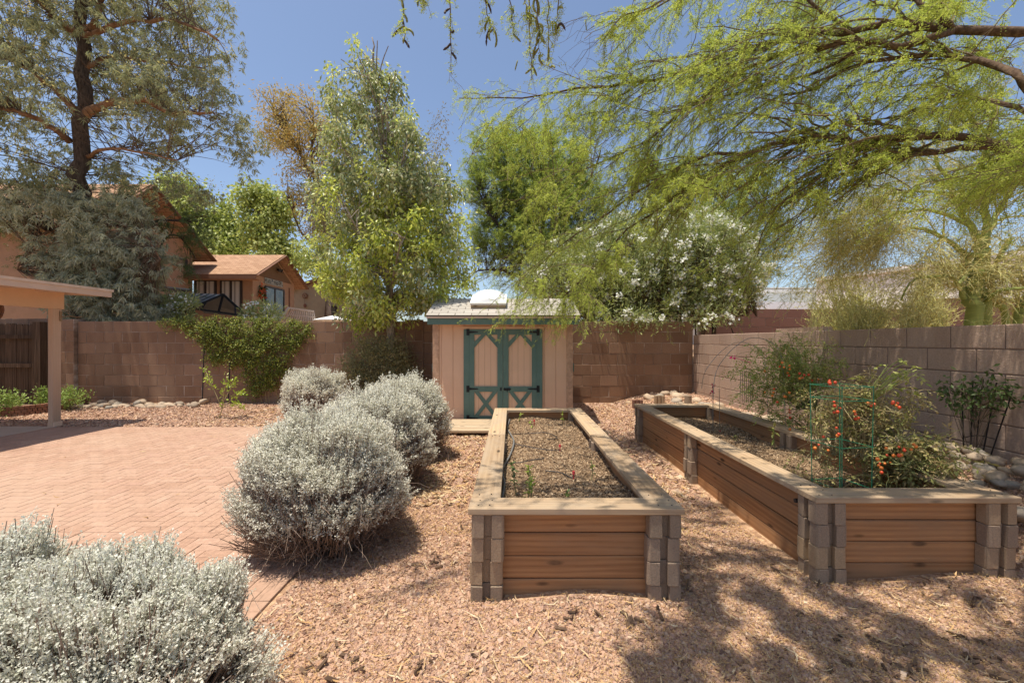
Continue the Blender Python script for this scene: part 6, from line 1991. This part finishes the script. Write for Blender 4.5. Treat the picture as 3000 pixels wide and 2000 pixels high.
tag(m_.build('pods', L['pod'], me_, smooth=True), kind='stuff')

# ------------------------------------------------------------------ green trunked palo verde behind the side wall
pY = 6.2
pv = leafy('palo_verde', 'yellow green palo verde with a smooth green double trunk beyond the side wall', 'tree', P(2870, 1000, pY))
b0 = P(2862, 1000, pY); b0[2] = 0.4
b1 = P(2895, 1000, pY + 0.1); b1[2] = 0.4
Lp = [([b0, P(2852, 930, pY), P(2848, 860, pY), P(2862, 790, pY), P(2878, 730, pY)], 0.105, 0.085),
      ([b1, P(2882, 930, pY + .1), P(2880, 850, pY + .1), P(2884, 780, pY + .1), P(2880, 730, pY)], 0.095, 0.075),
      ([P(2876, 745, pY), P(2860, 690, pY), P(2830, 640, pY), P(2790, 560, pY), P(2740, 450, pY)], 0.055, 0.02),
      ([P(2880, 740, pY), P(2885, 640, pY), P(2880, 540, pY), P(2890, 430, pY), P(2900, 330, pY)], 0.055, 0.02),
      ([P(2880, 730, pY), P(2910, 650, pY + .3), P(2960, 560, pY + .3), P(3020, 480, pY + .4)], 0.045, 0.02),
      ([P(2866, 750, pY), P(2820, 740, pY), P(2760, 690, pY - .2), P(2680, 670, pY - .4), P(2590, 690, pY - .5), P(2500, 730, pY - .6)], 0.04, 0.010),
      ([P(2862, 760, pY), P(2810, 830, pY - .1), P(2790, 810, pY - .2), P(2740, 810, pY - .3), P(2680, 820, pY - .4), P(2640, 880, pY - .5)], 0.03, 0.010),
      ([P(2850, 900, pY), P(2825, 870, pY), P(2812, 830, pY), P(2825, 790, pY), P(2830, 740, pY)], 0.04, 0.03),
      ([P(2885, 880, pY), P(2940, 850, pY - .2), P(3010, 840, pY - .3), P(3080, 790, pY - .3)], 0.03, 0.012),
      ([P(2840, 660, pY), P(2740, 620, pY - .2), P(2640, 620, pY - .4), P(2550, 660, pY - .6), P(2480, 700, pY - .7)], 0.03, 0.008),
      ([P(2790, 570, pY), P(2680, 560, pY - .2), P(2570, 580, pY - .3), P(2470, 640, pY - .4)], 0.026, 0.007)]
c0 = P(2960, 1000, pY + .3); c0[2] = 0.4
Lp += [([c0, P(2945, 930, pY + .3), P(2925, 890, pY + .3), P(2905, 840, pY + .3), P(2910, 780, pY + .3), P(2960, 700, pY + .3)], 0.05, 0.03),
       ([c0 + A([0.05, 0, 0]), P(2980, 930, pY + .3), P(3005, 880, pY + .3), P(3060, 800, pY + .3)], 0.06, 0.04)]
lm = limbs(Lp, 14)
m_ = MB()
for p_, r_ in lm[:2] + lm[-2:]: m_.tube(p_, r_, 12)
m_.build('trunk', L['green_bark'], pv, smooth=True)
m_ = MB()
for p_, r_ in lm[2:-2]: m_.tube(p_, r_, 8)
m_.build('limbs', L['green_bark'], pv, smooth=True)
pp_ = np.stack([p for p, _ in lm[2:]]); rr_ = np.stack([r for _, r in lm[2:]])
s1, r1 = sprout(pp_, rr_, 230, (0.4, 1.0), K=7, bias=(-0.25, 0, 0.05), follow=0.7, spread=0.65, droop=0.22, t0=0.3, thin=0.4, wob=0.09)
r1 = np.clip(r1, 0.003, 0.012)
s2, r2 = sprout(s1, r1, 3600, (0.2, 0.55), K=5, bias=(-0.12, 0, -0.05), follow=0.65, spread=0.6, droop=0.2, t0=0.15, thin=0.5, wob=0.1)
r2 = np.clip(r2, 0.0016, 0.0035)
s3, r3 = sprout(s2, r2, 9000, (0.08, 0.25), K=4, follow=0.6, spread=0.7, droop=0.1, t0=0.2, thin=0.8, wob=0.1)
MB().tubes(s1, r1, 4).tubes(s2, r2, 3).tubes(s3, np.full_like(r3, 0.0016), 3).build('twigs', L['verde_twig'], pv)
pos, d = along(s3, 5, 0.1, 1)
n = len(pos)
m_ = MB(); m_.leaves(pos, d + rand_unit(n) * 0.8, rng.uniform(0.02, 0.045, n), rng.uniform(0.004, 0.007, n)); m_.build('crown', L['verde'], pv)

# wispy shrubs over the side wall
for lab, pr_, Yp, nn, up in (
        ('large wispy yellow green shrub behind the side wall, under the pale tree limbs', [(760, 2435, 2450), (800, 2420, 2500), (850, 2390, 2600), (900, 2360, 2650), (950, 2400, 2640)], 7.0, 150, 1),
        ('sparse spiky yellow green shrub over the side wall, next to the green trunk', [(880, 2640, 2700), (910, 2620, 2730), (945, 2640, 2710)], 6.0, 45, 0),
        ('low spiky yellow green shrub over the side wall, below the wispy one', [(890, 2440, 2560), (920, 2430, 2610), (955, 2470, 2600)], 5.9, 80, 0),
        ('thin yellow green sprig over the side wall left of the wispy shrub', [(905, 2375, 2395), (930, 2360, 2400), (960, 2370, 2410)], 8.0, 16, 0),
        ('pale wispy bush behind the red block wall step, left of the green trunk', [(800, 2700, 2740), (850, 2650, 2780), (900, 2640, 2790), (935, 2700, 2790)], 8.8, 110, 1)):
    mid_ = (pr_[-1][1] + pr_[-1][2]) / 2
    o = leafy('desert_shrub', lab, 'shrub', (P(mid_, 1000, Yp)[0], Yp, 0.5), 'wispy shrubs behind the side wall')
    c_ = profile_points(pr_, Yp, nn, 0.6, 0.6)
    b_ = A([[P(mid_, 1000, Yp)[0] + rng.normal(0, 0.15), Yp + rng.normal(0, 0.1), 0.9] for _ in range(6)])
    tw = attach(c_, b_, 7, up=0.15)
    s1, r1 = sprout(tw, np.full((nn, 7), 0.004), nn * 7, (0.10, 0.30), K=4, follow=0.7, spread=0.65, droop=-0.05, t0=0.4, thin=0.6, wob=0.12)
    MB().tubes(tw, np.broadcast_to(np.linspace(0.007, 0.003, 7), (nn, 7)), 3).tubes(s1, np.full_like(r1, 0.0028), 3).build('stems', L['verde_twig'], o)
    pos, d = along(s1, 9 if up else 5, 0.1, 1.0)
    n = len(pos)
    m_ = MB(); m_.leaves(pos, d + rand_unit(n) * 0.8, rng.uniform(0.025, 0.055, n), rng.uniform(0.006, 0.011, n)); m_.build('leaves', L['shrub'], o)

# ------------------------------------------------------------------ tomato plants
def fruit_mesh(mat, name):
    bm = bmesh.new(); bmesh.ops.create_uvsphere(bm, u_segments=10, v_segments=7, radius=0.014)
    me = bpy.data.meshes.new(name); bm.to_mesh(me); bm.free()
    me.polygons.foreach_set('use_smooth', np.ones(len(me.polygons), bool))
    me.materials.append(mat)
    return me


FM = [fruit_mesh(L['fruit'], 'tomato'), fruit_mesh(L['fruit_orange'], 'tomato')]


def compound_leaves(mb, pos, d, Ls):
    n = len(pos)
    d = unit(d); s = unit(np.cross(d, unit(rand_unit(n) * 0.5 + A([0, 0, 1]))))
    for t_, sg, k in ((1.0, 0, 1.0), (0.75, 1, 0.8), (0.75, -1, 0.8), (0.42, 1, 0.65), (0.42, -1, 0.65)):
        b_ = pos + d * (Ls * t_ * 0.7)[:, None] + A([0, 0, -0.3]) * (Ls * t_ * t_)[:, None]
        dd = d * (1.0 if sg == 0 else 0.5) + s * sg + A([0, 0, -0.35]) + rng.normal(0, 0.2, (n, 3))
        mb.leaves(b_, dd, Ls * 0.42 * k * rng.uniform(0.8, 1.2, n), Ls * 0.2 * k, nor=unit(rand_unit(n) * 0.7 + A([0, 0, 1])), fold=0.08, wide=0.4)


def tomato(label, prof, Yp, nst, base, lm_, nleaf, Ls, clusters, stem_mat, depth=0.8, hang=0.35):
    o = leafy('tomato_plant', label, 'plant', base)
    c_ = profile_points(prof, Yp, nst, depth, 0.6)
    c_[:, 0] = np.minimum(c_[:, 0], 4.16)
    b_ = base + np.stack([rng.normal(0, 0.10, 10), rng.normal(0, 0.10, 10), np.zeros(10)], 1)
    tw = attach(c_, np.vstack([b_, b_ + A([0, 0, 0.3])]), 8, up=0.5)
    tw[:, 1:] += np.cumsum(rng.normal(0, 0.010, tw[:, 1:].shape), 1)
    m2 = MB().tubes(tw, np.broadcast_to(np.linspace(0.0055, 0.0025, 8), (nst, 8)), 4)
    s1, r1 = sprout(tw, np.full((nst, 8), 0.004), nst * 3, (0.08, 0.25), K=5, follow=0.6, spread=0.7, droop=hang, t0=0.3, thin=0.7, wob=0.1)
    s1[..., 0] = np.minimum(s1[..., 0], 4.18)
    m2.tubes(s1, np.full_like(r1, 0.0019), 3)
    m2.build('stems', stem_mat, o)
    pos, d = along(s1, nleaf, 0.1, 1.0)
    n = len(pos)
    pos[:, 0] = np.minimum(pos[:, 0], 4.19)
    m2 = MB(); compound_leaves(m2, pos, d * 0.6 + rand_unit(n) * 0.7 + A([0, 0, -0.3]), rng.uniform(*Ls, n)); m2.build('leaves', lm_, o)
    for (px_, py_, nn, sx, sy, orange) in clusters:
        for k in range(nn):
            yy = Yp - rng.uniform(0.12, 0.50) * (Yp / 4.2)
            q = P(px_ + rng.normal(0, sx), py_ + rng.normal(0, sy), yy)
            f_ = bpy.data.objects.new('tomato', FM[1 if rng.uniform() < orange else 0])
            COL.objects.link(f_); f_.parent = o
            f_.location = q - wloc(o)
            sc2 = rng.uniform(0.6, 1.0) * (Yp / 4.0) ** 0.4
            f_.scale = (sc2, sc2, sc2 * 1.05)
    return o


t1 = tomato('tall leafy green tomato plant with orange fruit in the rocks against the side wall',
            [(958, 2235, 2310), (1000, 2190, 2420), (1050, 2160, 2440), (1100, 2140, 2450), (1150, 2140, 2470), (1200, 2170, 2480), (1250, 2200, 2470), (1310, 2250, 2460), (1340, 2300, 2440)],
            5.3, 150, A([3.65, 5.3, 0.42]), L['tomato'], 5, (0.07, 0.125),
            [(2295, 1075, 5, 12, 6, 0.9), (2330, 1100, 6, 35, 10, 0.4), (2285, 1155, 10, 18, 13, 0.6), (2390, 1105, 5, 20, 5, 0.5), (2310, 1220, 4, 14, 14, 0.3), (2370, 1100, 4, 10, 4, 0.2)], L['stem'])
t2 = tomato('half dried tomato plant with red fruit inside the green wire cage of the right bed',
            [(1085, 2480, 2560), (1120, 2400, 2660), (1160, 2360, 2690), (1220, 2350, 2660), (1280, 2350, 2600), (1340, 2340, 2590), (1400, 2330, 2600), (1425, 2340, 2560)],
            3.55, 125, A([2.66, 3.55, 0.30]), L['tomato_dry'], 5, (0.05, 0.095),
            [(2447, 1190, 5, 6, 12, 0.1), (2430, 1120, 4, 8, 5, 0), (2560, 1185, 4, 14, 5, 0.3), (2505, 1210, 5, 6, 16, 0.2), (2625, 1180, 7, 7, 8, 0.05), (2455, 1265, 4, 10, 8, 0.7), (2410, 1300, 4, 12, 14, 0.5), (2610, 1340, 4, 14, 8, 0.5), (2590, 1360, 3, 8, 8, 0.4)], L['tan_stem'], 0.45)
t3 = tomato('low trailing tomato stems spilling over the right rail of the bed towards the river rocks',
            [(1230, 2630, 2680), (1260, 2590, 2690), (1300, 2570, 2760), (1340, 2540, 2800), (1380, 2540, 2780), (1410, 2560, 2680)],
            3.3, 52, A([2.95, 3.3, 0.32]), L['tomato_dry'], 6, (0.07, 0.13),
            [(2640, 1320, 6, 18, 10, 0.4), (2570, 1365, 5, 10, 8, 0.3), (2680, 1315, 3, 12, 5, 0.8)], L['stem'], 0.7)
# fresh broad leaves at the upper right of the plant
m_ = MB()
c_ = np.vstack([P(2630 + rng.normal(0, 30), 1090 + rng.normal(0, 16), 3.45) for _ in range(16)])
tw = attach(c_, P(2520, 1200, 3.5)[None], 6, up=0.4)
compound_leaves(m_, c_, rand_unit(16) * A([1, 1, 0.3]), rng.uniform(0.12, 0.18, 16))
m_.tubes(tw, np.full((16, 6), 0.003), 4)
m_.build('fresh_leaves', L['tomato'], t2)

# green wire cage
cg = thing('tomato_cage', 'green coated wire tomato cage standing in the right bed around the dried plant', 'plant cage', (2.40, 3.12, 0.3))
cx_, cy_, cr = 2.42, 3.14, 0.185
for k in range(4):
    a_ = k * math.pi / 2 + 0.95
    m_ = MB().tube([(cx_ + math.cos(a_) * cr * 0.92, cy_ + math.sin(a_) * cr * 0.92, 0.27), (cx_ + math.cos(a_) * cr, cy_ + math.sin(a_) * cr, 1.235)], 0.0032, 5)
    m_.build('upright', L and M['green_wire'], cg)
for z in (0.50, 0.80, 1.13, 1.225):
    a_ = np.linspace(0, 2 * math.pi, 5) + 0.95
    rr2 = cr * (0.94 + 0.05 * z) * 1.02
    m_ = MB().tube(np.stack([cx_ + np.cos(a_) * rr2, cy_ + np.sin(a_) * rr2, np.full(5, z)], 1), 0.0026, 5)
    m_.build('ring', M['green_wire'], cg)
hp = thing('wire_hoop', 'tall galvanised wire hoop arching from the right bed to the leafy tomato plant', 'hoop', P(2088, 1240, 5.6))
q = smooth_path([P(2088, 1262, 5.6), P(2093, 1110, 5.6), P(2125, 1045, 5.6), P(2175, 1000, 5.55), (P(2215, 989, 5.5)), P(2262, 1005, 5.4), P(2290, 1050, 5.3), P(2300, 1200, 5.2), P(2300, 1330, 5.2)], 40)
MB().tube(q, 0.0042, 6).build('wire', M['galv'], hp)
q2 = q * 1.0; q2[:, 1] += 0.35; q2[:, 2] -= 0.06
MB().tube(q2[4:], 0.0035, 5).build('wire', M['galv'], hp)
for lab, xx, y0, y1 in (('thin wire stake with pink ribbons at the back of the right bed', 2090, 1122, 1268), ('thin bare wire stake beside the pink ribboned one', 2109, 1136, 1262)):
    o = thing('wire_stake', lab, 'stake', P(xx, y1, 5.7))
    MB().tube([P(xx, y1 + 12, 5.7), P(xx - 2, y0, 5.7)], 0.004, 5).build('wire', M['galv'], o)
    if xx == 2090:
        for (fx, fy) in ((2091, 1130), (2083, 1146)):
            m_ = MB()
            for k in range(5):
                m_.leaves(P(fx, fy, 5.68)[None] + rng.normal(0, 0.006, (1, 3)), rand_unit(1), 0.045, 0.035)
            m_.build('ribbon', M['pink_flag'], o)
    else:
        MB().tube([P(xx, y1 + 10, 5.68), P(xx, y1 - 2, 5.68)], 0.009, 6).build('red_clip', M['red_plastic'], o)
m_ = MB()
for k in range(6):
    m_.leaves(P(2150, 1046, 5.25)[None] + rng.normal(0, 0.01, (1, 3)), rand_unit(1), 0.04, 0.032)
m_.tube([P(2150, 1046, 5.25), P(2200, 1062, 5.27)], 0.003, 4)
m_.build('pink_bloom', M['pink_flag'], t1)
gw = thing('wire_trellis', 'dark thin wire grid leaning on the side wall behind the leafy tomato plant', 'trellis', P(2180, 1180, 7.2))
m_ = MB()
for k in range(7):
    xx = 2168 + k * 6
    m_.tube([P(xx, 1180, 7.2), P(xx + 2, 1085, 7.25)], 0.005, 4)
m_.build('wires', M['hose'], gw)

# black fan trellis with a dark vine on the side wall
ty = 3.75
tl = thing('fan_trellis', 'black metal fan trellis against the side wall at the right edge', 'trellis', (4.1, ty, 0.5))
TX = 4.10
def T(px, py):            # point on the plane X = TX seen at that pixel
    Yd = TX * F / (px - 1500)
    return A([TX, Yd, H - (py - 1000) / F * Yd])
for pb, ptp in (((2824, 1350), (2818, 1130)), ((2842, 1358), (2850, 1115)), ((2855, 1360), (2880, 1110)), ((2872, 1366), (2920, 1120)), ((2890, 1370), (2966, 1148))):
    MB().tube([T(*pb), T(*ptp)], 0.0055, 6).build('rod', M['black'], tl)
for ya, yb3, xa, xb3 in ((1200, 1204, 2820, 2948), (1282, 1285, 2822, 2918), (1322, 1335, 2823, 2904)):
    q = smooth_path([T(xa, ya), T((xa + xb3) / 2, ya - 7), T(xb3, yb3)], 10); q[:, 0] -= 0.012
    MB().tube(q, 0.004, 5).build('hoop', M['black'], tl)
tv = leafy('climbing_plant', 'dark leaved climber bunched on top of the black fan trellis', 'plant', (4.05, ty, 0.5))
cc_ = []
while len(cc_) < 32:
    px_, py_ = rng.uniform(2800, 2970), rng.uniform(1092, 1215)
    if ((px_ - 2880) / 85) ** 2 + ((py_ - 1155) / 58) ** 2 < 1 and not (py_ > 1175 and 2850 < px_ < 2900): cc_.append(T(px_, py_))
c_ = A(cc_); c_[:, 0] -= rng.uniform(-0.02, 0.14, len(c_))
tw = attach(c_, A([T(2850, 1355), T(2855, 1260), T(2870, 1190)]), 6, up=0.2)
MB().tubes(tw, np.full((len(c_), 6), 0.003), 4).build('stems', L['mes_twig'], tv)
m_ = MB(); p_ = clump_leaves(m_, c_, 15, (0.025, 0.035, 0.04), (0.035, 0.06), (0.016, 0.026), down=0.4, outw=0.3); m_.build('leaves', L['dark_leaf'], tv)

# seedlings
def seedling(px_, py_, Yd, hh, nl, lm_, label, grp=None, ls=(0.03, 0.05), cat='seedling', name='seedling'):
    sx_ = (px_ - 1500) / F * Yd
    inL = LB[0] < sx_ < LB[1]
    z = float(szL(sx_, Yd) if inL else szR(sx_, Yd))
    o = leafy(name, label, cat, (sx_, Yd, z), grp)
    st2 = smooth_path([(sx_, Yd, z - 0.01), (sx_ + rng.normal(0, 0.01), Yd, z + hh * 0.5), (sx_ + rng.normal(0, 0.02), Yd, z + hh)], 8)
    MB().tube(st2, 0.0035, 5).build('stem', L['stem'], o)
    p2_, d2 = along(st2[None], nl, 0.35, 1.0)
    m2 = MB(); m2.leaves(p2_, rand_unit(nl) + A([0, 0, 0.25]), rng.uniform(*ls, nl), rng.uniform(ls[0] * 0.4, ls[1] * 0.4, nl), nor=unit(rand_unit(nl) * 0.5 + A([0, 0, 1])), fold=0.08)
    m2.build('leaves', lm_, o)


seedling(1523, 1235, 5.95, 0.10, 10, L['citrus'], 'small seedling at the back left of the middle bed')
seedling(1647, 1230, 5.95, 0.16, 12, L['citrus'], 'taller seedling at the back right of the middle bed')
seedling(1560, 1250, 5.6, 0.07, 8, L['citrus'], 'tiny round leaved seedling in front of the red emitter of the middle bed')
seedling(1512, 1410, 3.15, 0.24, 26, L['dark_leaf'], 'dark green bushy seedling in the near left corner of the middle bed', ls=(0.03, 0.06))
seedling(1555, 1405, 3.05, 0.25, 30, L['citrus'], 'yellowing bushy seedling in the near left corner of the middle bed', ls=(0.03, 0.06))
seedling(1545, 1415, 2.95, 0.20, 22, L['tomato'], 'drying seedling nearest the front rail of the middle bed', ls=(0.03, 0.06))
seedling(1732, 1370, 3.45, 0.17, 10, L['tomato'], 'thin seedling near the right rail of the middle bed')
seedling(1668, 1420, 2.95, 0.10, 10, L['mint'], 'tiny seedling in the shade near the front rail of the middle bed')
seedling(2270, 1300, 4.7, 0.26, 16, L['tomato'], 'leaning green seedling by the mid post of the right bed', ls=(0.05, 0.09))
seedling(2150, 1290, 5.2, 0.06, 8, L['tomato'], 'tiny seedling in the bare back half of the right bed')
